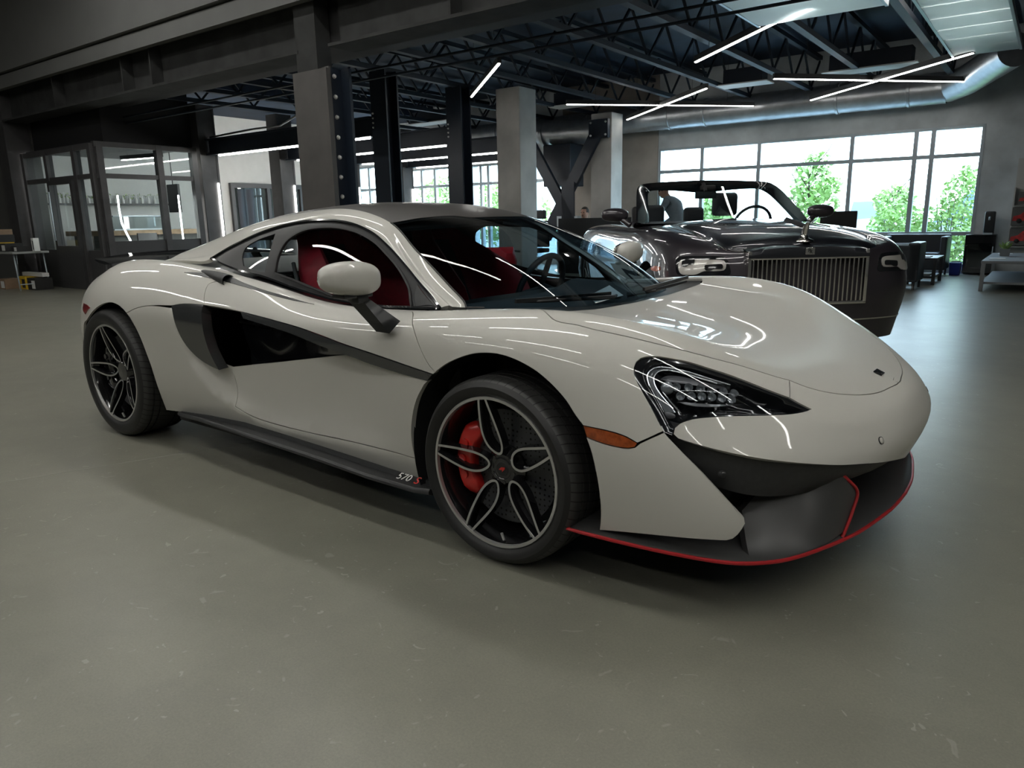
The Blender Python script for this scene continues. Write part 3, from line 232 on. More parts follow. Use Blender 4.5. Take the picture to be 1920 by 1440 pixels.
 'quarter':[[[4.619,3.556],[4.587,3.611],[4.555,3.665],[4.522,3.709],[4.487,3.742],[4.452,3.768],[4.416,3.788],[4.38,3.803],[4.342,3.814],[4.305,3.82],[4.267,3.821],[4.228,3.814],[4.189,3.801],[4.15,3.781],[4.11,3.758],[4.07,3.731],[4.029,3.702],[3.987,3.67],[3.945,3.635],[3.903,3.599],[3.859,3.56],[3.815,3.519],[3.771,3.476],[3.726,3.431],[3.681,3.385],[3.635,3.338],[3.589,3.291],[3.542,3.243],[3.494,3.193],[3.447,3.144],[3.398,3.097],[3.347,3.053],[3.294,3.02],[3.239,2.993],[3.184,2.962],[3.133,2.913],[3.092,2.84],[3.06,2.755],[3.032,2.664],[3.01,2.57],[2.99,2.474],[2.973,2.376],[2.959,2.277],[2.947,2.176],[2.938,2.073],[2.932,1.968],[2.929,1.861],[2.929,1.751],[2.932,1.639],[2.938,1.524],[2.946,1.407],[2.956,1.286],[2.969,1.162],[2.982,1.033],[2.998,0.898],[3.014,0.756],[3.031,0.608],[3.049,0.452],[3.066,0.291],[3.1,0.15],[3.041,0.15],[2.983,0.15],[2.923,0.15],[2.863,0.15],[2.802,0.15],[2.741,0.15],[2.679,0.15],[2.616,0.15],[2.553,0.15],[2.489,0.15],[2.424,0.15],[2.358,0.15],[2.293,0.15],[2.227,0.15],[2.161,0.15],[2.096,0.15],[2.032,0.15],[1.969,0.15],[1.907,0.15],[1.847,0.15],[1.788,0.15],[1.731,0.15],[1.675,0.15],[1.62,0.15],[1.566,0.15],[1.513,0.15],[1.462,0.15],[1.411,0.15],[1.362,0.15],[1.313,0.15],[1.264,0.15],[1.216,0.15],[1.169,0.15],[1.123,0.15],[1.076,0.15],[1.031,0.15],[0.985,0.15],[0.94,0.15],[0.896,0.15],[0.851,0.15],[0.807,0.15],[0.763,0.15],[0.719,0.15],[0.676,0.15],[0.632,0.15],[0.59,0.15],[0.547,0.15],[0.504,0.15],[0.461,0.15],[0.419,0.15],[0.377,0.15],[0.335,0.15],[0.293,0.15],[0.251,0.15],[0.209,0.15],[0.167,0.15],[0.125,0.15],[0.083,0.15],[0.042,0.15],[0.0,0.15],[0.0,0.32],[0.0,0.485],[0.0,0.645],[0.0,0.8],[0.0,0.943],[0.0,1.081],[0.0,1.214],[0.0,1.338],[0.0,1.46],[0.0,1.577],[0.0,1.692],[0.0,1.803],[0.0,1.912],[0.0,2.019],[0.0,2.125],[0.0,2.229],[0.0,2.332],[0.0,2.435],[0.0,2.539],[0.0,2.643],[0.0,2.747],[0.0,2.854],[0.0,2.961],[0.0,3.074],[0.0,3.187],[0.0,3.305],[0.0,3.427],[0.0,3.552],[0.0,3.684],[0.0,3.818],[0.0,3.962],[0.0,4.112],[0.0,4.27],[0.0,4.443],[0.0,4.64],[0.0,4.873],[0.0,5.185],[0.0,5.572],[0.0,5.976],[0.0,6.4],[0.047,6.4],[0.095,6.4],[0.142,6.4],[0.189,6.4],[0.237,6.4],[0.286,6.4],[0.334,6.4],[0.383,6.4],[0.432,6.401],[0.483,6.401],[0.535,6.401],[0.586,6.401],[0.638,6.401],[0.694,6.401],[0.75,6.401],[0.806,6.402],[0.865,6.402],[0.929,6.402],[0.993,6.402],[1.058,6.402],[1.132,6.403],[1.208,6.403],[1.284,6.403],[1.368,6.403],[1.453,6.403],[1.54,6.403],[1.628,6.403],[1.716,6.403],[1.802,6.403],[1.887,6.403],[1.968,6.403],[2.047,6.403],[2.126,6.403],[2.2,6.402],[2.274,6.402],[2.347,6.401],[2.419,6.401],[2.491,6.4],[2.564,6.4],[2.638,6.399],[2.712,6.399],[2.79,6.399],[2.87,6.399],[2.951,6.399],[3.043,6.399],[3.136,6.4],[3.233,6.4],[3.333,6.401],[3.429,6.401],[3.521,6.402],[3.611,6.402],[3.685,6.402],[3.759,6.402],[3.83,6.402],[3.887,6.402],[3.943,6.401],[4.0,6.401],[4.05,6.401],[4.095,6.4],[4.139,6.399],[4.184,6.398],[4.228,6.397],[4.267,6.396],[4.306,6.395],[4.344,6.394],[4.383,6.393],[4.421,6.391],[4.458,6.39],[4.494,6.388],[4.53,6.386],[4.566,6.385],[4.601,6.383],[4.637,6.381],[4.673,6.378],[4.708,6.376],[4.744,6.373],[4.779,6.371],[4.815,6.368],[4.851,6.365],[4.888,6.361],[4.925,6.357],[4.962,6.354],[4.999,6.35],[5.038,6.345],[5.078,6.339],[5.117,6.334],[5.157,6.328],[5.199,6.321],[5.241,6.313],[5.283,6.306],[5.326,6.296],[5.37,6.287],[5.413,6.277],[5.458,6.265],[5.502,6.254],[5.547,6.242],[5.592,6.229],[5.638,6.215],[5.683,6.201],[5.729,6.187],[5.775,6.172],[5.821,6.157],[5.866,6.141],[5.912,6.126],[5.958,6.11],[6.003,6.094],[6.048,6.078],[6.093,6.063],[6.138,6.047],[6.183,6.032],[6.228,6.017],[6.273,6.003],[6.317,5.989],[6.361,5.976],[6.406,5.963],[6.45,5.95],[6.429,5.84],[6.406,5.708],[6.38,5.552],[6.348,5.387],[6.313,5.241],[6.273,5.135],[6.231,5.062],[6.189,5.004],[6.146,4.952],[6.103,4.894],[6.069,4.809],[6.075,4.7],[6.091,4.602],[6.109,4.509],[6.131,4.421],[6.155,4.336],[6.182,4.252],[6.209,4.168],[6.162,4.163],[6.115,4.158],[6.068,4.154],[6.021,4.149],[5.973,4.142],[5.925,4.134],[5.877,4.124],[5.828,4.114],[5.78,4.101],[5.732,4.085],[5.684,4.066],[5.637,4.043],[5.59,4.019],[5.543,3.996],[5.497,3.987],[5.451,3.978],[5.405,3.969],[5.36,3.961],[5.316,3.952],[5.272,3.944],[5.229,3.934],[5.186,3.924],[5.144,3.913],[5.103,3.9],[5.062,3.887],[5.022,3.873],[4.983,3.857],[4.944,3.84],[4.906,3.82],[4.869,3.798],[4.832,3.773],[4.795,3.743],[4.759,3.709],[4.724,3.671],[4.689,3.632],[4.654,3.593]]],
 'blade':[[[5.543,3.996],[5.568,3.905],[5.594,3.807],[5.617,3.697],[5.634,3.574],[5.649,3.447],[5.666,3.322],[5.684,3.202],[5.703,3.088],[5.725,2.983],[5.751,2.89],[5.782,2.808],[5.815,2.734],[5.852,2.668],[5.889,2.609],[5.929,2.555],[5.969,2.506],[6.01,2.46],[6.052,2.419],[6.095,2.382],[6.138,2.349],[6.181,2.32],[6.225,2.294],[6.268,2.27],[6.312,2.25],[6.356,2.233],[6.4,2.216],[6.444,2.198],[6.418,2.281],[6.392,2.364],[6.368,2.449],[6.345,2.536],[6.323,2.625],[6.304,2.719],[6.29,2.819],[6.278,2.925],[6.268,3.036],[6.26,3.155],[6.255,3.28],[6.252,3.412],[6.249,3.547],[6.243,3.683],[6.229,3.81],[6.213,3.931],[6.209,4.053],[6.209,4.168],[6.162,4.163],[6.115,4.158],[6.068,4.154],[6.021,4.149],[5.973,4.142],[5.925,4.134],[5.877,4.124],[5.828,4.114],[5.78,4.101],[5.732,4.085],[5.684,4.066],[5.637,4.043],[5.59,4.019]]],
 'bar':[[[6.917,4.119],[6.962,4.115],[7.006,4.11],[7.051,4.104],[7.096,4.097],[7.141,4.089],[7.187,4.08],[7.232,4.072],[7.277,4.063],[7.322,4.054],[7.368,4.045],[7.413,4.035],[7.458,4.025],[7.503,4.015],[7.548,4.004],[7.594,3.993],[7.638,3.982],[7.683,3.97],[7.728,3.958],[7.772,3.946],[7.817,3.933],[7.861,3.919],[7.905,3.905],[7.949,3.889],[7.992,3.872],[8.035,3.854],[8.078,3.835],[8.121,3.815],[8.163,3.795],[8.206,3.774],[8.249,3.753],[8.291,3.732],[8.334,3.712],[8.377,3.691],[8.419,3.669],[8.462,3.646],[8.506,3.623],[8.549,3.601],[8.593,3.58],[8.638,3.56],[8.683,3.541],[8.728,3.523],[8.774,3.506],[8.821,3.488],[8.869,3.47],[8.918,3.453],[8.968,3.435],[9.019,3.418],[9.071,3.4],[9.125,3.381],[9.18,3.363],[9.236,3.344],[9.294,3.326],[9.352,3.306],[9.412,3.287],[9.473,3.268],[9.535,3.249],[9.597,3.23],[9.659,3.211],[9.722,3.192],[9.785,3.174],[9.848,3.155],[9.91,3.137],[9.972,3.119],[10.033,3.101],[10.094,3.083],[10.153,3.065],[10.11,2.99],[10.066,2.914],[10.005,2.924],[9.943,2.933],[9.881,2.943],[9.818,2.953],[9.755,2.964],[9.692,2.975],[9.629,2.987],[9.567,2.999],[9.505,3.013],[9.443,3.026],[9.383,3.04],[9.324,3.054],[9.266,3.069],[9.209,3.083],[9.153,3.098],[9.099,3.114],[9.046,3.13],[8.994,3.149],[8.944,3.169],[8.896,3.191],[8.848,3.213],[8.801,3.235],[8.755,3.256],[8.709,3.274],[8.664,3.291],[8.619,3.306],[8.575,3.32],[8.531,3.334],[8.487,3.348],[8.444,3.363],[8.401,3.379],[8.359,3.396],[8.316,3.415],[8.274,3.435],[8.231,3.455],[8.189,3.477],[8.147,3.499],[8.105,3.521],[8.062,3.543],[8.02,3.565],[7.977,3.587],[7.934,3.608],[7.891,3.627],[7.847,3.646],[7.803,3.664],[7.759,3.68],[7.715,3.695],[7.67,3.71],[7.626,3.724],[7.581,3.738],[7.536,3.752],[7.491,3.765],[7.446,3.777],[7.401,3.79],[7.356,3.802],[7.311,3.814],[7.266,3.827],[7.221,3.839],[7.176,3.851],[7.131,3.863],[7.087,3.876],[7.042,3.888],[6.997,3.901],[6.957,4.011]]],
 'duct_in':[[[6.209,4.168],[6.254,4.167],[6.299,4.166],[6.343,4.166],[6.388,4.166],[6.432,4.165],[6.476,4.165],[6.521,4.163],[6.565,4.161],[6.609,4.159],[6.653,4.155],[6.697,4.15],[6.741,4.144],[6.785,4.138],[6.829,4.132],[6.873,4.125],[6.917,4.119],[6.957,4.011],[6.997,3.901],[7.042,3.888],[7.087,3.876],[7.132,3.863],[7.177,3.851],[7.222,3.839],[7.267,3.826],[7.312,3.814],[7.357,3.802],[7.402,3.79],[7.447,3.777],[7.492,3.764],[7.537,3.751],[7.582,3.738],[7.627,3.724],[7.672,3.71],[7.716,3.695],[7.761,3.679],[7.805,3.663],[7.849,3.645],[7.892,3.627],[7.936,3.607],[7.979,3.586],[8.022,3.564],[8.064,3.542],[8.107,3.52],[8.149,3.498],[8.192,3.476],[8.234,3.454],[8.276,3.433],[8.319,3.414],[8.361,3.395],[8.404,3.378],[8.447,3.363],[8.491,3.348],[8.534,3.334],[8.578,3.32],[8.623,3.305],[8.667,3.29],[8.713,3.273],[8.758,3.251],[8.804,3.223],[8.85,3.194],[8.794,3.208],[8.747,3.208],[8.7,3.209],[8.654,3.209],[8.609,3.204],[8.564,3.193],[8.52,3.179],[8.476,3.162],[8.433,3.144],[8.39,3.124],[8.347,3.104],[8.304,3.084],[8.261,3.062],[8.218,3.041],[8.176,3.018],[8.133,2.996],[8.09,2.973],[8.047,2.95],[8.004,2.928],[7.961,2.905],[7.917,2.883],[7.873,2.86],[7.829,2.838],[7.785,2.815],[7.741,2.792],[7.696,2.769],[7.652,2.746],[7.607,2.723],[7.562,2.7],[7.517,2.677],[7.472,2.654],[7.427,2.632],[7.382,2.61],[7.337,2.588],[7.292,2.567],[7.246,2.546],[7.201,2.525],[7.156,2.505],[7.111,2.485],[7.066,2.465],[7.021,2.445],[6.976,2.426],[6.932,2.406],[6.887,2.387],[6.843,2.367],[6.798,2.348],[6.754,2.329],[6.71,2.31],[6.666,2.291],[6.621,2.272],[6.577,2.254],[6.533,2.235],[6.488,2.216],[6.444,2.198],[6.418,2.281],[6.392,2.364],[6.368,2.449],[6.345,2.536],[6.323,2.625],[6.304,2.719],[6.29,2.819],[6.278,2.925],[6.268,3.036],[6.26,3.155],[6.255,3.28],[6.252,3.412],[6.249,3.547],[6.243,3.683],[6.229,3.81],[6.213,3.931],[6.209,4.053]]],
 'channel':[[[5.421,4.93],[5.465,4.964],[5.51,4.997],[5.556,5.031],[5.602,5.065],[5.649,5.1],[5.695,5.136],[5.743,5.172],[5.79,5.21],[5.837,5.25],[5.884,5.289],[5.931,5.328],[5.978,5.364],[6.024,5.398],[6.07,5.427],[6.116,5.455],[6.162,5.482],[6.207,5.506],[6.252,5.527],[6.296,5.542],[6.341,5.551],[6.385,5.551],[6.429,5.54],[6.472,5.518],[6.516,5.489],[6.559,5.457],[6.602,5.427],[6.645,5.4],[6.688,5.381],[6.731,5.367],[6.775,5.354],[6.818,5.342],[6.862,5.332],[6.905,5.323],[6.949,5.316],[6.993,5.31],[7.037,5.306],[7.081,5.305],[7.126,5.306],[7.17,5.311],[7.215,5.32],[7.259,5.331],[7.304,5.344],[7.349,5.357],[7.393,5.37],[7.438,5.381],[7.483,5.39],[7.527,5.396],[7.572,5.399],[7.616,5.4],[7.66,5.399],[7.705,5.397],[7.749,5.395],[7.793,5.392],[7.837,5.389],[7.88,5.387],[7.924,5.385],[7.88,5.355],[7.835,5.323],[7.791,5.29],[7.746,5.257],[7.701,5.226],[7.656,5.197],[7.611,5.171],[7.566,5.15],[7.521,5.134],[7.475,5.121],[7.43,5.11],[7.384,5.102],[7.339,5.096],[7.294,5.091],[7.248,5.087],[7.203,5.084],[7.158,5.081],[7.113,5.078],[7.068,5.078],[7.023,5.079],[6.978,5.081],[6.933,5.084],[6.889,5.088],[6.844,5.091],[6.8,5.094],[6.756,5.097],[6.711,5.099],[6.667,5.101],[6.623,5.103],[6.578,5.105],[6.534,5.106],[6.489,5.106],[6.445,5.104],[6.4,5.101],[6.355,5.097],[6.31,5.092],[6.265,5.086],[6.219,5.08],[6.173,5.073],[6.127,5.066],[6.081,5.058],[6.034,5.049],[5.988,5.041],[5.94,5.032],[5.893,5.023],[5.845,5.014],[5.797,5.005],[5.75,4.995],[5.702,4.986],[5.654,4.977],[5.607,4.967],[5.56,4.958],[5.513,4.949],[5.467,4.939]]],
 'redmark':[[[3.09,3.654],[3.154,3.652],[3.217,3.651],[3.28,3.65],[3.342,3.647],[3.403,3.64],[3.462,3.626],[3.52,3.602],[3.576,3.575],[3.63,3.55],[3.578,3.507],[3.524,3.463],[3.471,3.417],[3.418,3.367],[3.366,3.309],[3.314,3.249],[3.259,3.278],[3.202,3.304],[3.145,3.331],[3.088,3.371],[3.05,3.455],[3.068,3.556]]],
 'deck':[[[0.0,6.4],[0.047,6.4],[0.095,6.4],[0.142,6.4],[0.189,6.4],[0.237,6.4],[0.286,6.4],[0.334,6.4],[0.383,6.4],[0.432,6.401],[0.483,6.401],[0.535,6.401],[0.586,6.401],[0.638,6.401],[0.694,6.401],[0.75,6.401],[0.806,6.402],[0.865,6.402],[0.929,6.402],[0.993,6.402],[1.058,6.402],[1.132,6.403],[1.208,6.403],[1.284,6.403],[1.368,6.403],[1.453,6.403],[1.54,6.403],[1.628,6.403],[1.716,6.403],[1.802,6.403],[1.887,6.403],[1.968,6.403],[2.047,6.403],[2.126,6.403],[2.2,6.402],[2.274,6.402],[2.347,6.401],[2.419,6.401],[2.491,6.4],[2.564,6.4],[2.638,6.399],[2.712,6.399],[2.79,6.399],[2.87,6.399],[2.951,6.399],[3.043,6.399],[3.136,6.4],[3.233,6.4],[3.333,6.401],[3.429,6.401],[3.521,6.402],[3.611,6.402],[3.685,6.402],[3.759,6.402],[3.83,6.402],[3.887,6.402],[3.943,6.401],[4.0,6.401],[4.05,6.401],[4.095,6.4],[4.139,6.399],[4.184,6.398],[4.228,6.397],[4.267,6.396],[4.306,6.395],[4.344,6.394],[4.383,6.393],[4.421,6.391],[4.458,6.39],[4.494,6.388],[4.53,6.386],[4.566,6.385],[4.601,6.383],[4.637,6.381],[4.673,6.378],[4.708,6.376],[4.744,6.373],[4.779,6.371],[4.815,6.368],[4.851,6.365],[4.888,6.361],[4.925,6.357],[4.962,6.354],[4.999,6.35],[5.038,6.345],[5.078,6.339],[5.117,6.334],[5.157,6.328],[5.199,6.321],[5.241,6.313],[5.283,6.306],[5.326,6.296],[5.37,6.287],[5.413,6.277],[5.458,6.265],[5.502,6.254],[5.547,6.242],[5.592,6.229],[5.638,6.215],[5.683,6.201],[5.729,6.187],[5.775,6.172],[5.821,6.157],[5.866,6.141],[5.912,6.126],[5.958,6.11],[6.003,6.094],[6.048,6.078],[6.093,6.063],[6.138,6.047],[6.183,6.032],[6.228,6.017],[6.273,6.003],[6.317,5.989],[6.361,5.976],[6.406,5.963],[6.45,5.95],[6.45,6.054],[6.45,6.146],[6.45,6.232],[6.45,6.309],[6.45,6.385],[6.45,6.458],[6.45,6.529],[6.45,6.6],[6.45,6.67],[6.45,6.741],[6.45,6.814],[6.45,6.888],[6.45,6.966],[6.45,7.047],[6.45,7.136],[6.45,7.229],[6.45,7.329],[6.45,7.437],[6.45,7.55],[6.45,7.667],[6.45,7.786],[6.45,7.906],[6.45,8.022],[6.45,8.135],[6.45,8.244],[6.45,8.352],[6.45,8.458],[6.45,8.562],[6.45,8.667],[6.45,8.771],[6.45,8.876],[6.45,8.982],[6.45,9.09],[6.45,9.2],[6.45,9.311],[6.45,9.424],[6.45,9.538],[6.45,9.653],[6.45,9.768],[6.45,9.884],[6.45,10.0],[6.405,10.0],[6.36,10.0],[6.316,10.0],[6.271,10.0],[6.226,10.0],[6.18,10.0],[6.134,10.0],[6.088,10.0],[6.042,10.0],[5.996,10.0],[5.949,10.0],[5.901,10.0],[5.854,10.0],[5.806,10.0],[5.759,10.0],[5.712,10.0],[5.664,10.0],[5.617,10.0],[5.569,10.0],[5.523,10.0],[5.478,10.0],[5.432,10.0],[5.386,10.0],[5.341,10.0],[5.298,10.0],[5.256,10.0],[5.214,10.0],[5.171,10.0],[5.129,10.0],[5.089,10.0],[5.051,10.0],[5.013,10.0],[4.974,10.0],[4.936,10.0],[4.898,10.0],[4.862,10.0],[4.826,10.0],[4.79,10.0],[4.755,10.0],[4.719,10.0],[4.684,10.0],[4.648,10.0],[4.612,10.0],[4.577,10.0],[4.541,10.0],[4.506,10.0],[4.47,10.0],[4.434,10.0],[4.395,10.0],[4.357,10.0],[4.319,10.0],[4.281,10.0],[4.243,10.0],[4.201,10.0],[4.156,10.0],[4.111,10.0],[4.066,10.0],[4.021,10.0],[3.968,10.0],[3.909,10.0],[3.85,10.0],[3.791,10.0],[3.716,10.0],[3.637,10.0],[3.558,10.0],[3.457,10.0],[3.357,10.0],[3.246,10.0],[3.133,10.0],[3.025,10.0],[2.917,10.0],[2.818,10.0],[2.72,10.0],[2.624,10.0],[2.53,10.0],[2.436,10.0],[2.339,10.0],[2.243,10.0],[2.138,10.0],[2.032,10.0],[1.912,10.0],[1.786,10.0],[1.635,10.0],[1.461,10.0],[1.248,10.0],[0.949,10.0],[0.0,10.0],[0.0,9.413],[0.0,9.075],[0.0,8.69],[0.0,8.216],[0.0,7.736],[0.0,7.289],[0.0,6.846]]],
 'cowlp':[[[9.3,5.95],[9.359,5.95],[9.42,5.951],[9.48,5.953],[9.542,5.954],[9.604,5.956],[9.667,5.958],[9.73,5.959],[9.793,5.96],[9.855,5.961],[9.918,5.961],[9.979,5.961],[10.04,5.959],[10.101,5.957],[10.161,5.953],[10.22,5.948],[10.279,5.942],[10.338,5.934],[10.397,5.924],[10.455,5.914],[10.514,5.903],[10.573,5.891],[10.632,5.878],[10.692,5.865],[10.752,5.852],[10.813,5.839],[10.874,5.825],[10.937,5.812],[11.0,5.8],[11.025,5.906],[11.052,6.007],[11.076,6.109],[11.093,6.214],[11.101,6.322],[11.104,6.43],[11.106,6.538],[11.106,6.645],[11.105,6.751],[11.102,6.858],[11.1,6.964],[11.096,7.071],[11.092,7.179],[11.088,7.287],[11.084,7.396],[11.08,7.505],[11.075,7.614],[11.07,7.723],[11.065,7.833],[11.059,7.942],[11.053,8.051],[11.047,8.16],[11.04,8.269],[11.034,8.378],[11.027,8.486],[11.021,8.594],[11.015,8.702],[11.009,8.81],[11.004,8.918],[10.999,9.025],[10.995,9.134],[10.991,9.242],[10.987,9.35],[10.984,9.458],[10.981,9.566],[10.979,9.675],[10.976,9.783],[10.973,9.892],[10.97,10.0],[10.908,10.0],[10.846,10.0],[10.785,10.0],[10.725,10.0],[10.666,10.0],[10.607,10.0],[10.548,10.0],[10.489,10.0],[10.431,10.0],[10.373,10.0],[10.314,10.0],[10.255,10.0],[10.196,10.0],[10.137,10.0],[10.077,10.0],[10.016,10.0],[9.955,10.0],[9.892,10.0],[9.83,10.0],[9.767,10.0],[9.703,10.0],[9.64,10.0],[9.577,10.0],[9.515,10.0],[9.453,10.0],[9.393,10.0],[9.333,10.0],[9.274,10.0],[9.217,10.0],[9.161,10.0],[9.106,10.0],[9.052,10.0],[9.0,10.0],[8.999,9.886],[8.998,9.772],[8.997,9.658],[8.994,9.545],[8.992,9.433],[8.99,9.322],[8.987,9.213],[8.985,9.105],[8.983,8.998],[8.981,8.894],[8.98,8.791],[8.98,8.688],[8.98,8.586],[8.98,8.484],[8.983,8.38],[8.986,8.275],[8.99,8.169],[8.996,8.059],[9.005,7.947],[9.014,7.832],[9.026,7.718],[9.039,7.605],[9.052,7.495],[9.066,7.392],[9.08,7.292],[9.094,7.201],[9.108,7.112],[9.121,7.032],[9.134,6.952],[9.146,6.879],[9.158,6.807],[9.17,6.737],[9.182,6.668],[9.194,6.598],[9.206,6.529],[9.218,6.459],[9.231,6.385],[9.243,6.311],[9.256,6.231],[9.27,6.147],[9.285,6.052]]],
 'rail':[[[2.903,3.846],[2.815,3.862],[2.722,3.879],[2.625,3.896],[2.525,3.915],[2.422,3.933],[2.318,3.952],[2.216,3.97],[2.115,3.987],[2.018,4.004],[1.924,4.02],[1.834,4.036],[1.748,4.052],[1.664,4.067],[1.582,4.081],[1.502,4.094],[1.424,4.106],[1.346,4.116],[1.268,4.125],[1.19,4.131],[1.111,4.136],[1.031,4.138],[0.951,4.14],[0.87,4.14],[0.789,4.139],[0.707,4.138],[0.625,4.137],[0.544,4.135],[0.462,4.134],[0.38,4.133],[0.296,4.129],[0.208,4.119],[0.109,4.095],[0.0,4.05],[0.0,3.965],[0.0,3.854],[0.0,3.672],[0.0,3.291],[0.0,2.835],[0.0,2.416],[0.0,2.0],[0.092,2.073],[0.184,2.146],[0.274,2.205],[0.363,2.246],[0.45,2.276],[0.537,2.3],[0.624,2.322],[0.711,2.344],[0.797,2.369],[0.883,2.398],[0.969,2.427],[1.055,2.454],[1.14,2.478],[1.226,2.496],[1.312,2.507],[1.399,2.512],[1.487,2.512],[1.575,2.507],[1.665,2.498],[1.757,2.483],[1.85,2.464],[1.946,2.437],[2.044,2.403],[2.144,2.365],[2.246,2.326],[2.349,2.29],[2.452,2.258],[2.552,2.229],[2.65,2.202],[2.744,2.178],[2.835,2.158],[2.921,2.141],[3.002,2.13],[3.08,2.124],[3.154,2.122],[3.225,2.121],[3.294,2.118],[3.361,2.115],[3.426,2.113],[3.491,2.111],[3.553,2.109],[3.615,2.106],[3.677,2.102],[3.737,2.098],[3.797,2.092],[3.857,2.088],[3.917,2.083],[3.976,2.08],[4.036,2.079],[4.096,2.08],[4.157,2.083],[4.217,2.087],[4.277,2.093],[4.337,2.099],[4.397,2.106],[4.457,2.113],[4.517,2.119],[4.577,2.125],[4.636,2.132],[4.695,2.139],[4.754,2.147],[4.813,2.156],[4.871,2.163],[4.929,2.169],[4.987,2.174],[5.045,2.176],[5.102,2.175],[5.159,2.172],[5.215,2.165],[5.272,2.157],[5.329,2.145],[5.385,2.132],[5.442,2.116],[5.499,2.099],[5.555,2.079],[5.613,2.058],[5.67,2.036],[5.728,2.011],[5.786,1.984],[5.845,1.953],[5.904,1.92],[5.964,1.884],[6.026,1.848],[6.088,1.816],[6.152,1.782],[6.216,1.741],[6.28,1.686],[6.342,1.611],[6.404,1.507],[6.463,1.359],[6.521,1.17],[6.577,0.958],[6.632,0.746],[6.687,0.547],[6.738,0.369],[6.791,0.218],[6.845,0.136],[6.899,0.084],[6.95,0.044],[7.0,0.0],[7.053,0.0],[7.104,0.0],[7.153,0.0],[7.201,0.0],[7.249,0.0],[7.295,0.0],[7.34,0.0],[7.384,0.0],[7.428,0.0],[7.471,0.0],[7.514,0.0],[7.556,0.0],[7.597,0.0],[7.639,0.0],[7.68,0.0],[7.72,0.0],[7.761,0.0],[7.801,0.0],[7.841,0.0],[7.881,0.0],[7.921,0.0],[7.96,0.0],[8.0,0.0],[8.0,0.845],[8.0,1.846],[8.0,2.267],[8.0,2.556],[8.0,2.8],[8.0,3.021],[8.0,3.227],[8.0,3.423],[8.0,3.613],[8.0,3.8],[7.962,3.8],[7.923,3.8],[7.885,3.8],[7.847,3.801],[7.808,3.801],[7.769,3.801],[7.731,3.802],[7.691,3.802],[7.652,3.802],[7.613,3.803],[7.573,3.803],[7.532,3.803],[7.492,3.804],[7.451,3.804],[7.409,3.804],[7.367,3.804],[7.324,3.804],[7.28,3.804],[7.236,3.804],[7.191,3.803],[7.144,3.803],[7.097,3.802],[7.048,3.801],[6.998,3.8],[6.946,3.798],[6.892,3.796],[6.837,3.794],[6.78,3.792],[6.72,3.789],[6.66,3.785],[6.597,3.782],[6.533,3.778],[6.467,3.775],[6.4,3.771],[6.333,3.767],[6.265,3.763],[6.196,3.759],[6.128,3.756],[6.061,3.753],[5.994,3.75],[5.928,3.747],[5.864,3.745],[5.8,3.742],[5.738,3.74],[5.676,3.738],[5.615,3.736],[5.555,3.734],[5.495,3.732],[5.437,3.73],[5.379,3.728],[5.321,3.727],[5.264,3.725],[5.208,3.724],[5.152,3.723],[5.096,3.722],[5.041,3.721],[4.986,3.72],[4.932,3.719],[4.878,3.718],[4.824,3.718],[4.771,3.717],[4.718,3.717],[4.665,3.716],[4.612,3.716],[4.559,3.716],[4.506,3.716],[4.453,3.716],[4.4,3.716],[4.347,3.716],[4.294,3.716],[4.241,3.717],[4.188,3.717],[4.134,3.718],[4.08,3.719],[4.026,3.72],[3.972,3.721],[3.918,3.722],[3.863,3.723],[3.807,3.724],[3.752,3.726],[3.695,3.728],[3.638,3.73],[3.58,3.734],[3.521,3.738],[3.46,3.744],[3.399,3.75],[3.335,3.759],[3.271,3.77],[3.203,3.783],[3.134,3.797],[3.061,3.813],[2.984,3.83]]],
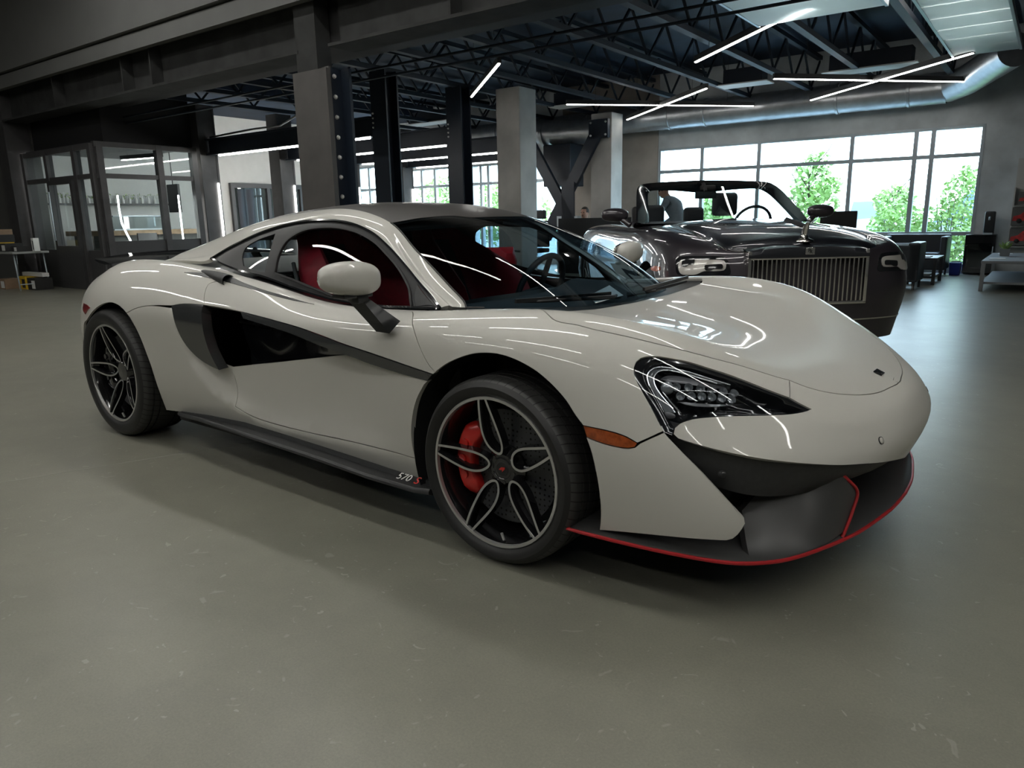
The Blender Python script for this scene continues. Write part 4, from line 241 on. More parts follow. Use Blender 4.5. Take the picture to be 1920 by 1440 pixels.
 'roofp':[[[2.903,3.846],[2.911,4.054],[2.918,4.231],[2.924,4.388],[2.929,4.531],[2.936,4.663],[2.942,4.787],[2.944,4.903],[2.942,5.012],[2.936,5.114],[2.93,5.211],[2.924,5.306],[2.916,5.396],[2.907,5.484],[2.896,5.569],[2.882,5.652],[2.866,5.73],[2.837,5.795],[2.799,5.844],[2.759,5.892],[2.73,5.955],[2.716,6.034],[2.707,6.117],[2.7,6.203],[2.696,6.289],[2.693,6.377],[2.69,6.465],[2.689,6.554],[2.688,6.643],[2.686,6.732],[2.685,6.821],[2.683,6.911],[2.68,7.0],[2.732,7.0],[2.784,7.0],[2.835,7.0],[2.885,7.0],[2.934,7.0],[2.982,7.0],[3.03,7.0],[3.077,7.0],[3.124,7.0],[3.169,7.0],[3.215,7.0],[3.26,7.0],[3.305,7.0],[3.35,7.0],[3.394,7.0],[3.438,7.0],[3.482,7.0],[3.526,7.0],[3.57,7.0],[3.614,7.0],[3.658,7.0],[3.702,7.0],[3.746,7.0],[3.791,7.0],[3.836,7.0],[3.881,7.0],[3.926,7.0],[3.972,7.0],[4.019,7.0],[4.066,7.0],[4.113,7.0],[4.162,7.0],[4.211,7.0],[4.26,7.0],[4.31,7.0],[4.36,7.0],[4.412,7.0],[4.463,7.0],[4.515,7.0],[4.568,7.0],[4.621,7.0],[4.675,7.0],[4.729,7.0],[4.783,7.0],[4.838,7.0],[4.893,7.0],[4.949,7.0],[5.005,7.0],[5.061,7.0],[5.118,7.0],[5.175,7.0],[5.232,7.0],[5.29,7.0],[5.348,7.0],[5.406,7.0],[5.466,7.0],[5.525,7.0],[5.586,7.0],[5.647,7.0],[5.709,7.0],[5.772,7.0],[5.836,7.0],[5.9,7.0],[5.9,6.907],[5.9,6.814],[5.9,6.721],[5.9,6.628],[5.9,6.534],[5.9,6.441],[5.9,6.347],[5.9,6.254],[5.9,6.159],[5.9,6.065],[5.9,5.971],[5.9,5.876],[5.9,5.78],[5.9,5.682],[5.9,5.583],[5.9,5.482],[5.9,5.378],[5.9,5.27],[5.9,5.156],[5.9,5.036],[5.9,4.907],[5.9,4.768],[5.9,4.616],[5.9,4.453],[5.9,4.282],[5.9,4.104],[5.9,3.926],[5.9,3.75],[5.835,3.748],[5.772,3.745],[5.709,3.743],[5.647,3.741],[5.585,3.738],[5.525,3.736],[5.465,3.734],[5.406,3.731],[5.348,3.729],[5.29,3.727],[5.232,3.726],[5.176,3.724],[5.119,3.722],[5.064,3.721],[5.008,3.72],[4.953,3.719],[4.898,3.719],[4.844,3.718],[4.79,3.717],[4.736,3.717],[4.682,3.716],[4.629,3.716],[4.575,3.716],[4.522,3.716],[4.468,3.716],[4.415,3.716],[4.361,3.716],[4.308,3.716],[4.254,3.717],[4.2,3.717],[4.146,3.718],[4.092,3.718],[4.037,3.719],[3.982,3.72],[3.927,3.721],[3.872,3.722],[3.816,3.724],[3.76,3.725],[3.703,3.727],[3.645,3.73],[3.586,3.733],[3.526,3.738],[3.466,3.743],[3.404,3.75],[3.34,3.758],[3.274,3.769],[3.206,3.782],[3.136,3.797],[3.063,3.813],[2.985,3.83]]],
 'engine':[[[5.9,3.75],[5.966,3.753],[6.033,3.756],[6.101,3.76],[6.17,3.763],[6.239,3.767],[6.308,3.77],[6.376,3.774],[6.444,3.777],[6.511,3.78],[6.576,3.784],[6.64,3.787],[6.702,3.789],[6.762,3.792],[6.821,3.794],[6.877,3.796],[6.932,3.798],[6.985,3.8],[7.036,3.801],[7.086,3.802],[7.134,3.802],[7.181,3.803],[7.227,3.804],[7.272,3.804],[7.316,3.804],[7.36,3.804],[7.402,3.804],[7.444,3.804],[7.486,3.804],[7.527,3.803],[7.568,3.803],[7.608,3.803],[7.648,3.802],[7.688,3.802],[7.728,3.802],[7.767,3.801],[7.806,3.801],[7.845,3.801],[7.884,3.8],[7.923,3.8],[7.961,3.8],[8.0,3.8],[8.0,3.987],[8.0,4.172],[8.0,4.353],[8.0,4.525],[8.0,4.686],[8.0,4.835],[8.0,4.972],[8.0,5.099],[8.0,5.218],[8.0,5.331],[8.0,5.44],[8.0,5.545],[8.0,5.647],[8.0,5.748],[8.0,5.846],[8.0,5.944],[8.0,6.042],[8.0,6.138],[8.0,6.235],[8.0,6.331],[8.0,6.427],[8.0,6.523],[8.0,6.619],[8.0,6.714],[8.0,6.809],[8.0,6.905],[8.0,7.0],[7.962,7.0],[7.923,7.0],[7.884,7.0],[7.846,7.0],[7.807,7.0],[7.768,7.0],[7.729,7.0],[7.69,7.0],[7.65,7.0],[7.61,7.0],[7.57,7.0],[7.53,7.0],[7.489,7.0],[7.447,7.0],[7.405,7.0],[7.363,7.0],[7.319,7.0],[7.276,7.0],[7.231,7.0],[7.185,7.0],[7.138,7.0],[7.09,7.0],[7.04,7.0],[6.99,7.0],[6.936,7.0],[6.882,7.0],[6.825,7.0],[6.767,7.0],[6.706,7.0],[6.644,7.0],[6.579,7.0],[6.514,7.0],[6.446,7.0],[6.378,7.0],[6.309,7.0],[6.24,7.0],[6.17,7.0],[6.101,7.0],[6.033,7.0],[5.966,7.0],[5.9,7.0],[5.9,6.907],[5.9,6.814],[5.9,6.721],[5.9,6.628],[5.9,6.534],[5.9,6.441],[5.9,6.347],[5.9,6.254],[5.9,6.159],[5.9,6.065],[5.9,5.971],[5.9,5.876],[5.9,5.78],[5.9,5.682],[5.9,5.583],[5.9,5.482],[5.9,5.378],[5.9,5.27],[5.9,5.156],[5.9,5.036],[5.9,4.907],[5.9,4.768],[5.9,4.616],[5.9,4.453],[5.9,4.282],[5.9,4.104],[5.9,3.926]]],
 'wscreen':[[[2.903,3.846],[2.815,3.862],[2.722,3.879],[2.625,3.896],[2.525,3.915],[2.422,3.933],[2.318,3.952],[2.216,3.97],[2.115,3.987],[2.018,4.004],[1.924,4.02],[1.834,4.036],[1.748,4.052],[1.664,4.067],[1.582,4.081],[1.502,4.094],[1.424,4.106],[1.346,4.116],[1.268,4.125],[1.19,4.131],[1.111,4.136],[1.031,4.138],[0.951,4.14],[0.87,4.14],[0.789,4.139],[0.707,4.138],[0.625,4.137],[0.544,4.135],[0.462,4.134],[0.38,4.133],[0.296,4.129],[0.208,4.119],[0.109,4.095],[0.0,4.05],[0.0,4.118],[0.0,4.182],[0.0,4.241],[0.0,4.295],[0.0,4.348],[0.0,4.398],[0.0,4.447],[0.0,4.495],[0.0,4.543],[0.0,4.59],[0.0,4.637],[0.0,4.684],[0.0,4.732],[0.0,4.78],[0.0,4.83],[0.0,4.881],[0.0,4.933],[0.0,4.988],[0.0,5.045],[0.0,5.105],[0.0,5.166],[0.0,5.232],[0.0,5.299],[0.0,5.367],[0.0,5.437],[0.0,5.508],[0.0,5.579],[0.0,5.651],[0.0,5.724],[0.0,5.797],[0.0,5.87],[0.0,5.945],[0.0,6.02],[0.0,6.097],[0.0,6.174],[0.0,6.253],[0.0,6.333],[0.0,6.413],[0.0,6.495],[0.0,6.578],[0.0,6.661],[0.0,6.745],[0.0,6.83],[0.0,6.915],[0.0,7.0],[0.062,7.0],[0.125,7.0],[0.187,7.0],[0.25,7.0],[0.312,7.0],[0.375,7.0],[0.439,7.0],[0.503,7.0],[0.567,7.0],[0.632,7.0],[0.697,7.0],[0.763,7.0],[0.83,7.0],[0.897,7.0],[0.966,7.0],[1.036,7.0],[1.106,7.0],[1.178,7.0],[1.25,7.0],[1.323,7.0],[1.396,7.0],[1.469,7.0],[1.542,7.0],[1.615,7.0],[1.687,7.0],[1.758,7.0],[1.828,7.0],[1.897,7.0],[1.965,7.0],[2.031,7.0],[2.096,7.0],[2.159,7.0],[2.222,7.0],[2.283,7.0],[2.343,7.0],[2.402,7.0],[2.459,7.0],[2.516,7.0],[2.572,7.0],[2.626,7.0],[2.68,7.0],[2.683,6.911],[2.685,6.821],[2.686,6.732],[2.688,6.643],[2.689,6.554],[2.69,6.465],[2.693,6.377],[2.696,6.289],[2.7,6.203],[2.707,6.117],[2.716,6.034],[2.73,5.955],[2.759,5.892],[2.799,5.844],[2.837,5.795],[2.866,5.73],[2.882,5.652],[2.896,5.569],[2.907,5.484],[2.916,5.396],[2.924,5.306],[2.93,5.211],[2.936,5.114],[2.942,5.012],[2.944,4.903],[2.942,4.787],[2.936,4.663],[2.929,4.531],[2.924,4.388],[2.918,4.231],[2.911,4.054]]],
 'sideglass_all':[[[6.687,0.547],[6.632,0.746],[6.577,0.958],[6.521,1.17],[6.463,1.359],[6.404,1.507],[6.342,1.611],[6.28,1.686],[6.216,1.741],[6.152,1.782],[6.088,1.816],[6.026,1.848],[5.964,1.884],[5.904,1.92],[5.845,1.953],[5.786,1.984],[5.728,2.011],[5.67,2.036],[5.613,2.058],[5.555,2.079],[5.499,2.099],[5.442,2.116],[5.385,2.132],[5.329,2.145],[5.272,2.157],[5.215,2.165],[5.159,2.172],[5.102,2.175],[5.045,2.176],[4.987,2.174],[4.929,2.169],[4.871,2.163],[4.813,2.156],[4.754,2.147],[4.695,2.139],[4.636,2.132],[4.577,2.125],[4.517,2.119],[4.457,2.113],[4.397,2.106],[4.337,2.099],[4.277,2.093],[4.217,2.087],[4.157,2.083],[4.096,2.08],[4.036,2.079],[3.976,2.08],[3.917,2.083],[3.857,2.088],[3.797,2.092],[3.737,2.098],[3.677,2.102],[3.615,2.106],[3.553,2.109],[3.491,2.111],[3.426,2.113],[3.361,2.115],[3.294,2.118],[3.225,2.121],[3.154,2.122],[3.08,2.124],[3.002,2.13],[2.921,2.141],[2.835,2.158],[2.744,2.178],[2.65,2.202],[2.552,2.229],[2.452,2.258],[2.349,2.29],[2.246,2.326],[2.144,2.365],[2.044,2.403],[1.946,2.437],[1.85,2.464],[1.757,2.483],[1.665,2.498],[1.575,2.507],[1.487,2.512],[1.399,2.512],[1.312,2.507],[1.226,2.496],[1.14,2.478],[1.055,2.454],[0.969,2.427],[0.883,2.398],[0.797,2.369],[0.711,2.344],[0.624,2.322],[0.537,2.3],[0.45,2.276],[0.363,2.246],[0.274,2.205],[0.184,2.146],[0.092,2.073],[0.0,2.0],[0.0,0.4],[0.102,0.37],[0.203,0.339],[0.305,0.307],[0.405,0.275],[0.505,0.244],[0.604,0.214],[0.701,0.187],[0.798,0.162],[0.893,0.14],[0.986,0.122],[1.078,0.109],[1.169,0.098],[1.259,0.091],[1.348,0.086],[1.437,0.082],[1.526,0.081],[1.614,0.08],[1.703,0.081],[1.793,0.081],[1.883,0.081],[1.975,0.08],[2.068,0.079],[2.161,0.078],[2.256,0.077],[2.35,0.076],[2.444,0.076],[2.537,0.075],[2.628,0.075],[2.717,0.074],[2.804,0.074],[2.888,0.074],[2.97,0.074],[3.049,0.074],[3.126,0.074],[3.201,0.074],[3.274,0.074],[3.346,0.075],[3.416,0.075],[3.487,0.075],[3.556,0.076],[3.625,0.076],[3.694,0.077],[3.763,0.077],[3.833,0.078],[3.903,0.079],[3.973,0.08],[4.044,0.081],[4.116,0.082],[4.188,0.084],[4.261,0.087],[4.334,0.09],[4.407,0.094],[4.479,0.097],[4.551,0.101],[4.622,0.105],[4.691,0.109],[4.76,0.112],[4.827,0.115],[4.893,0.118],[4.957,0.119],[5.02,0.12],[5.082,0.118],[5.143,0.113],[5.203,0.104],[5.262,0.097],[5.321,0.092],[5.379,0.09],[5.436,0.088],[5.494,0.086],[5.552,0.085],[5.609,0.085],[5.667,0.087],[5.725,0.091],[5.784,0.097],[5.844,0.104],[5.904,0.111],[5.966,0.12],[6.029,0.132],[6.094,0.148],[6.159,0.171],[6.226,0.2],[6.293,0.238],[6.36,0.284],[6.427,0.335],[6.493,0.389],[6.559,0.444],[6.624,0.498]]],
 'doorglass':[[[4.706,0.321],[4.716,0.438],[4.728,0.554],[4.739,0.672],[4.745,0.793],[4.742,0.915],[4.733,1.035],[4.716,1.153],[4.691,1.264],[4.656,1.361],[4.61,1.438],[4.559,1.499],[4.506,1.551],[4.451,1.596],[4.394,1.633],[4.336,1.664],[4.277,1.69],[4.218,1.712],[4.158,1.73],[4.098,1.746],[4.038,1.759],[3.978,1.772],[3.917,1.783],[3.857,1.795],[3.797,1.806],[3.736,1.816],[3.674,1.824],[3.612,1.832],[3.55,1.84],[3.486,1.847],[3.421,1.854],[3.355,1.861],[3.288,1.867],[3.218,1.874],[3.146,1.881],[3.071,1.886],[2.992,1.892],[2.91,1.9],[2.822,1.91],[2.731,1.925],[2.635,1.945],[2.535,1.969],[2.433,1.993],[2.33,2.017],[2.226,2.037],[2.124,2.053],[2.023,2.07],[1.925,2.084],[1.83,2.095],[1.737,2.1],[1.647,2.098],[1.558,2.086],[1.472,2.064],[1.387,2.031],[1.304,1.988],[1.224,1.933],[1.146,1.87],[1.069,1.8],[0.996,1.711],[0.93,1.592],[0.876,1.431],[0.834,1.22],[0.797,0.962],[0.75,0.643],[0.722,0.276],[0.819,0.244],[0.913,0.209],[1.007,0.174],[1.098,0.141],[1.189,0.112],[1.279,0.089],[1.368,0.073],[1.456,0.064],[1.545,0.06],[1.634,0.059],[1.723,0.06],[1.813,0.064],[1.904,0.069],[1.996,0.075],[2.09,0.083],[2.184,0.092],[2.28,0.101],[2.375,0.11],[2.47,0.118],[2.563,0.126],[2.655,0.133],[2.745,0.142],[2.832,0.151],[2.917,0.16],[2.999,0.169],[3.078,0.179],[3.154,0.188],[3.229,0.196],[3.303,0.204],[3.375,0.211],[3.446,0.218],[3.516,0.224],[3.586,0.23],[3.655,0.235],[3.725,0.24],[3.794,0.246],[3.863,0.251],[3.933,0.256],[4.003,0.262],[4.074,0.267],[4.145,0.273],[4.216,0.279],[4.287,0.285],[4.359,0.291],[4.429,0.297],[4.5,0.303],[4.569,0.309],[4.638,0.315]]],
 'qglass':[[[5.589,0.324],[5.627,0.44],[5.667,0.558],[5.704,0.693],[5.728,0.865],[5.738,1.065],[5.728,1.275],[5.687,1.421],[5.636,1.514],[5.581,1.581],[5.526,1.633],[5.47,1.674],[5.413,1.704],[5.356,1.727],[5.299,1.745],[5.242,1.761],[5.185,1.775],[5.127,1.791],[5.07,1.809],[5.059,1.642],[5.049,1.484],[5.04,1.334],[5.033,1.19],[5.03,1.051],[5.028,0.914],[5.024,0.781],[5.018,0.651],[5.012,0.523],[5.005,0.396],[4.999,0.271],[5.061,0.265],[5.123,0.258],[5.183,0.253],[5.243,0.251],[5.302,0.255],[5.36,0.264],[5.417,0.277],[5.474,0.293],[5.532,0.309]]],
 'sail':[[[0.842,2.212],[0.753,2.161],[0.664,2.11],[0.574,2.058],[0.483,2.005],[0.392,1.95],[0.3,1.888],[0.207,1.828],[0.112,1.788],[0.018,1.825],[0.11,1.598],[0.217,1.335],[0.33,1.059],[0.436,0.799],[0.533,0.559],[0.626,0.331],[0.679,0.787],[0.718,1.121],[0.749,1.396],[0.779,1.654],[0.809,1.919]]],
}
SILL=[[-2.2812,0.8609,0.185],[-2.2273,0.8576,0.188],[-2.1734,0.8555,0.1923],[-2.1195,0.8542,0.1964],[-2.0656,0.8537,0.2002],[-2.0117,0.8539,0.2043],[-1.9578,0.8548,0.2086],[-1.9039,0.856,0.2128],[-1.85,0.8571,0.2167],[-1.796,0.858,0.22],[-1.742,0.8584,0.2228],[-1.688,0.8584,0.2251],[-1.634,0.858,0.2269],[-1.5799,0.8573,0.2279],[-1.5258,0.8562,0.228],[-1.4718,0.8549,0.2272],[-1.4178,0.8532,0.2253],[-1.3638,0.8515,0.2228],[-1.3098,0.8499,0.2199],[-1.2558,0.8483,0.217],[-1.2019,0.847,0.2143],[-1.1478,0.8459,0.2118],[-1.0938,0.8448,0.2094],[-1.0398,0.8439,0.2069],[-0.9858,0.8431,0.2045],[-0.9318,0.8423,0.2023],[-0.8778,0.8417,0.2001],[-0.8238,0.8411,0.1975],[-0.7697,0.8405,0.1947],[-0.7157,0.8403,0.1921],[-0.6617,0.8405,0.19],[-0.6076,0.8416,0.1889],[-0.5536,0.8434,0.1883],[-0.4996,0.8461,0.1882],[-0.4457,0.8496,0.1885]]
CREASE=[[-1.97,0.751],[-1.947,0.704],[-1.928,0.654],[-1.918,0.601],[-1.898,0.551],[-1.872,0.504],[-1.841,0.461],[-1.804,0.422],[-1.769,0.382],[-1.725,0.351],[-1.677,0.329],[-1.624,0.319],[-1.571,0.31],[-1.52,0.293],[-1.469,0.279],[-1.415,0.272],[-1.362,0.268],[-1.308,0.266],[-1.254,0.265],[-1.2,0.265],[-1.146,0.265],[-1.093,0.266],[-1.039,0.267],[-0.985,0.268],[-0.931,0.27],[-0.877,0.272],[-0.824,0.274],[-0.77,0.276],[-0.716,0.277],[-0.662,0.277],[-0.608,0.278],[-0.554,0.278],[-0.501,0.279],[-0.447,0.278]]
HX={"drl1":[[14.284,4.411],[14.244,4.396],[14.204,4.381],[14.165,4.365],[14.125,4.351],[14.086,4.337],[14.046,4.324],[14.006,4.314],[13.967,4.305],[13.927,4.297],[13.888,4.29],[13.849,4.284],[13.81,4.277],[13.772,4.27],[13.733,4.263],[13.695,4.255],[13.657,4.246],[13.619,4.238],[13.582,4.23],[13.544,4.221],[13.507,4.212],[13.47,4.202],[13.434,4.191],[13.397,4.179],[13.362,4.165],[13.327,4.148],[13.293,4.126],[13.262,4.098],[13.235,4.063],[13.212,4.021],[13.194,3.974],[13.182,3.922],[13.179,3.867],[13.185,3.813],[13.2,3.762],[13.217,3.713],[13.237,3.666],[13.259,3.621],[13.281,3.576],[13.304,3.532],[13.327,3.489],[13.351,3.445],[13.375,3.402],[13.4,3.359],[13.424,3.316],[13.448,3.271],[13.472,3.225],[13.495,3.178]],"drl2":[[14.103,4.296],[14.063,4.286],[14.023,4.277],[13.983,4.268],[13.944,4.259],[13.904,4.25],[13.866,4.241],[13.827,4.233],[13.788,4.224],[13.75,4.215],[13.712,4.207],[13.674,4.199],[13.636,4.192],[13.598,4.185],[13.56,4.178],[13.523,4.17],[13.486,4.16],[13.449,4.148],[13.414,4.133],[13.379,4.113],[13.347,4.087],[13.318,4.054],[13.295,4.012],[13.279,3.961],[13.271,3.907],[13.27,3.851],[13.279,3.796],[13.294,3.745],[13.313,3.697],[13.336,3.653],[13.361,3.61],[13.387,3.57],[13.415,3.532],[13.444,3.497],[13.473,3.461],[13.503,3.427],[13.534,3.393],[13.565,3.358],[13.594,3.32],[13.621,3.278],[13.647,3.234]],"drl3":[[13.435,3.602],[13.462,3.566],[13.49,3.53],[13.517,3.493],[13.546,3.458],[13.575,3.423],[13.604,3.389],[13.634,3.355],[13.664,3.321],[13.694,3.287],[13.725,3.253]],"lid_top":[[13.361,3.876],[13.379,3.925],[13.402,3.968],[13.431,4.001],[13.464,4.026],[13.498,4.047],[13.533,4.064],[13.569,4.079],[13.605,4.093],[13.641,4.106],[13.678,4.117],[13.715,4.127],[13.753,4.137],[13.791,4.146],[13.829,4.155],[13.867,4.165],[13.905,4.176],[13.943,4.188],[13.982,4.2],[14.02,4.213],[14.059,4.227],[14.098,4.24],[14.137,4.254],[14.177,4.268],[14.216,4.282],[14.256,4.295]],"lid_bot":[[13.361,3.876],[13.399,3.877],[13.436,3.878],[13.474,3.881],[13.511,3.89],[13.548,3.901],[13.585,3.914],[13.622,3.928],[13.659,3.943],[13.696,3.957],[13.734,3.972],[13.771,3.986],[13.809,4.001],[13.847,4.016],[13.885,4.032],[13.923,4.049],[13.962,4.068],[14.0,4.087],[14.038,4.109],[14.076,4.132],[14.114,4.158],[14.151,4.187],[14.186,4.222],[14.221,4.259],[14.256,4.295]],"refl_top":[[13.652,3.489],[13.688,3.503],[13.725,3.516],[13.761,3.53],[13.798,3.543],[13.835,3.557],[13.871,3.572],[13.908,3.588],[13.945,3.605],[13.982,3.622],[14.019,3.64],[14.056,3.658],[14.094,3.677],[14.132,3.697],[14.169,3.718],[14.207,3.74],[14.244,3.764],[14.281,3.79],[14.319,3.817],[14.355,3.846],[14.392,3.876],[14.429,3.906],[14.465,3.937],[14.502,3.969],[14.539,3.999],[14.575,4.029]],"refl_bot":[[13.652,3.489],[13.689,3.486],[13.727,3.482],[13.765,3.482],[13.803,3.487],[13.841,3.493],[13.879,3.502],[13.916,3.515],[13.954,3.531],[13.991,3.548],[14.029,3.567],[14.066,3.587],[14.104,3.609],[14.141,3.633],[14.178,3.66],[14.214,3.689],[14.251,3.72],[14.287,3.752],[14.323,3.786],[14.359,3.82],[14.395,3.855],[14.431,3.89],[14.467,3.925],[14.503,3.96],[14.539,3.995],[14.575,4.029]],"leds_a":[[13.588,3.807],[14.386,4.254]],"leds_b":[[13.671,3.632],[14.371,4.018]],"mid":[[13.604,3.712],[13.649,3.739],[13.694,3.766],[13.74,3.793],[13.786,3.82],[13.832,3.847],[13.878,3.875],[13.925,3.902],[13.972,3.93],[14.02,3.959],[14.068,3.987],[14.116,4.016],[14.165,4.045],[14.214,4.074],[14.263,4.103],[14.313,4.132],[14.362,4.161],[14.412,4.19],[14.461,4.22],[14.511,4.249]],"proj":[[13.478,3.742],[13.48,3.74]],"badge":[[16.302,9.395],[16.333,9.341],[16.361,9.286],[16.389,9.228],[16.418,9.168],[16.449,9.107],[16.487,9.044],[16.536,9.017],[16.56,9.059],[16.578,9.108],[16.593,9.161],[16.607,9.215],[16.62,9.271],[16.632,9.329],[16.642,9.387],[16.652,9.448],[16.661,9.509],[16.67,9.571],[16.677,9.635],[16.683,9.7],[16.689,9.765],[16.692,9.831],[16.693,9.897],[16.69,9.964],[16.655,10.0],[16.589,10.0],[16.525,10.0],[16.464,10.0],[16.406,10.0]],"sensor":[[16.604,2.711],[16.616,2.704]],"oval":[[13.573,3.141],[13.574,3.139]]}
ROLLS=[[[-4.38,0,0.25],[-4.4,0,0.4],[-4.4,0,0.585],[-4.38,0,0.736],[-4.34,0,0.853],[-4.28,0,0.917],[-4.2,0,0.94],[-4.1,0,0.944],[-4.0,0,0.944]],[[-4.3,0.62,0.25],[-4.32,0.64,0.4],[-4.32,0.64,0.585],[-4.3,0.62,0.736],[-4.26,0.58,0.863],[-4.18,0.5,0.937],[-4.1,0.4,0.96],[-4.05,0.25,0.964],[-4.0,0,0.959]],[[-4.02,0.86,0.25],[-4.03,0.9,0.4],[-4.03,0.9,0.585],[-4.0,0.88,0.756],[-3.96,0.84,0.913],[-3.92,0.74,0.997],[-3.9,0.58,1.014],[-3.9,0.35,1.014],[-3.9,0,1.008]],[[-3.1,0.9,0.22],[-3.1,0.955,0.38],[-3.1,0.975,0.585],[-3.1,0.97,0.776],[-3.1,0.92,0.953],[-3.1,0.8,1.032],[-3.1,0.62,1.05],[-3.1,0.4,1.044],[-3.1,0,1.038]],[[-2.2,0.9,0.22],[-2.2,0.955,0.38],[-2.2,0.965,0.585],[-2.2,0.96,0.776],[-2.2,0.915,0.963],[-2.2,0.8,1.037],[-2.2,0.66,1.05],[-2.2,0.4,1.044],[-2.2,0,1.038]],[[-1.3,0.9,0.22],[-1.3,0.95,0.38],[-1.3,0.96,0.585],[-1.3,0.955,0.776],[-1.3,0.905,0.953],[-1.3,0.8,1.032],[-1.3,0.66,1.05],[-1.3,0.42,1.069],[-1.3,0,1.073]],[[-0.6,0.9,0.22],[-0.6,0.95,0.38],[-0.6,0.965,0.59],[-0.6,0.96,0.79],[-0.6,0.905,0.965],[-0.6,0.79,1.04],[-0.6,0.62,1.055],[-0.6,0.46,1.08],[-0.6,0,1.105]],[[0,0.89,0.22],[0,0.95,0.38],[0,0.97,0.59],[0,0.965,0.77],[0,0.91,0.935],[0,0.79,1.01],[0,0.61,1.015],[0,0.46,1.045],[0,0,1.08]],[[0.35,0.88,0.22],[0.35,0.935,0.38],[0.35,0.96,0.58],[0.35,0.955,0.75],[0.35,0.9,0.9],[0.35,0.78,0.975],[0.35,0.6,0.98],[0.35,0.455,1.015],[0.35,0,1.055]],[[0.61,0.843,0.2],[0.63,0.874,0.36],[0.64,0.911,0.56],[0.63,0.899,0.73],[0.6,0.857,0.86],[0.57,0.745,0.935],[0.57,0.59,0.95],[0.58,0.455,0.985],[0.6,0,1.025]],[[0.77,0.653,0.2],[0.79,0.679,0.36],[0.8,0.741,0.56],[0.78,0.752,0.71],[0.75,0.737,0.82],[0.72,0.66,0.895],[0.72,0.56,0.91],[0.74,0.44,0.945],[0.76,0,0.98]],[[0.86,0.368,0.2],[0.87,0.392,0.36],[0.87,0.515,0.55],[0.85,0.535,0.69],[0.83,0.535,0.79],[0.81,0.5,0.855],[0.8,0.46,0.875],[0.8,0.4,0.91],[0.82,0,0.945]],[[0.88,0,0.2],[0.9,0,0.36],[0.9,0,0.54],[0.885,0,0.68],[0.87,0,0.78],[0.86,0,0.85],[0.855,0,0.88],[0.85,0,0.895],[0.84,0,0.93]]]
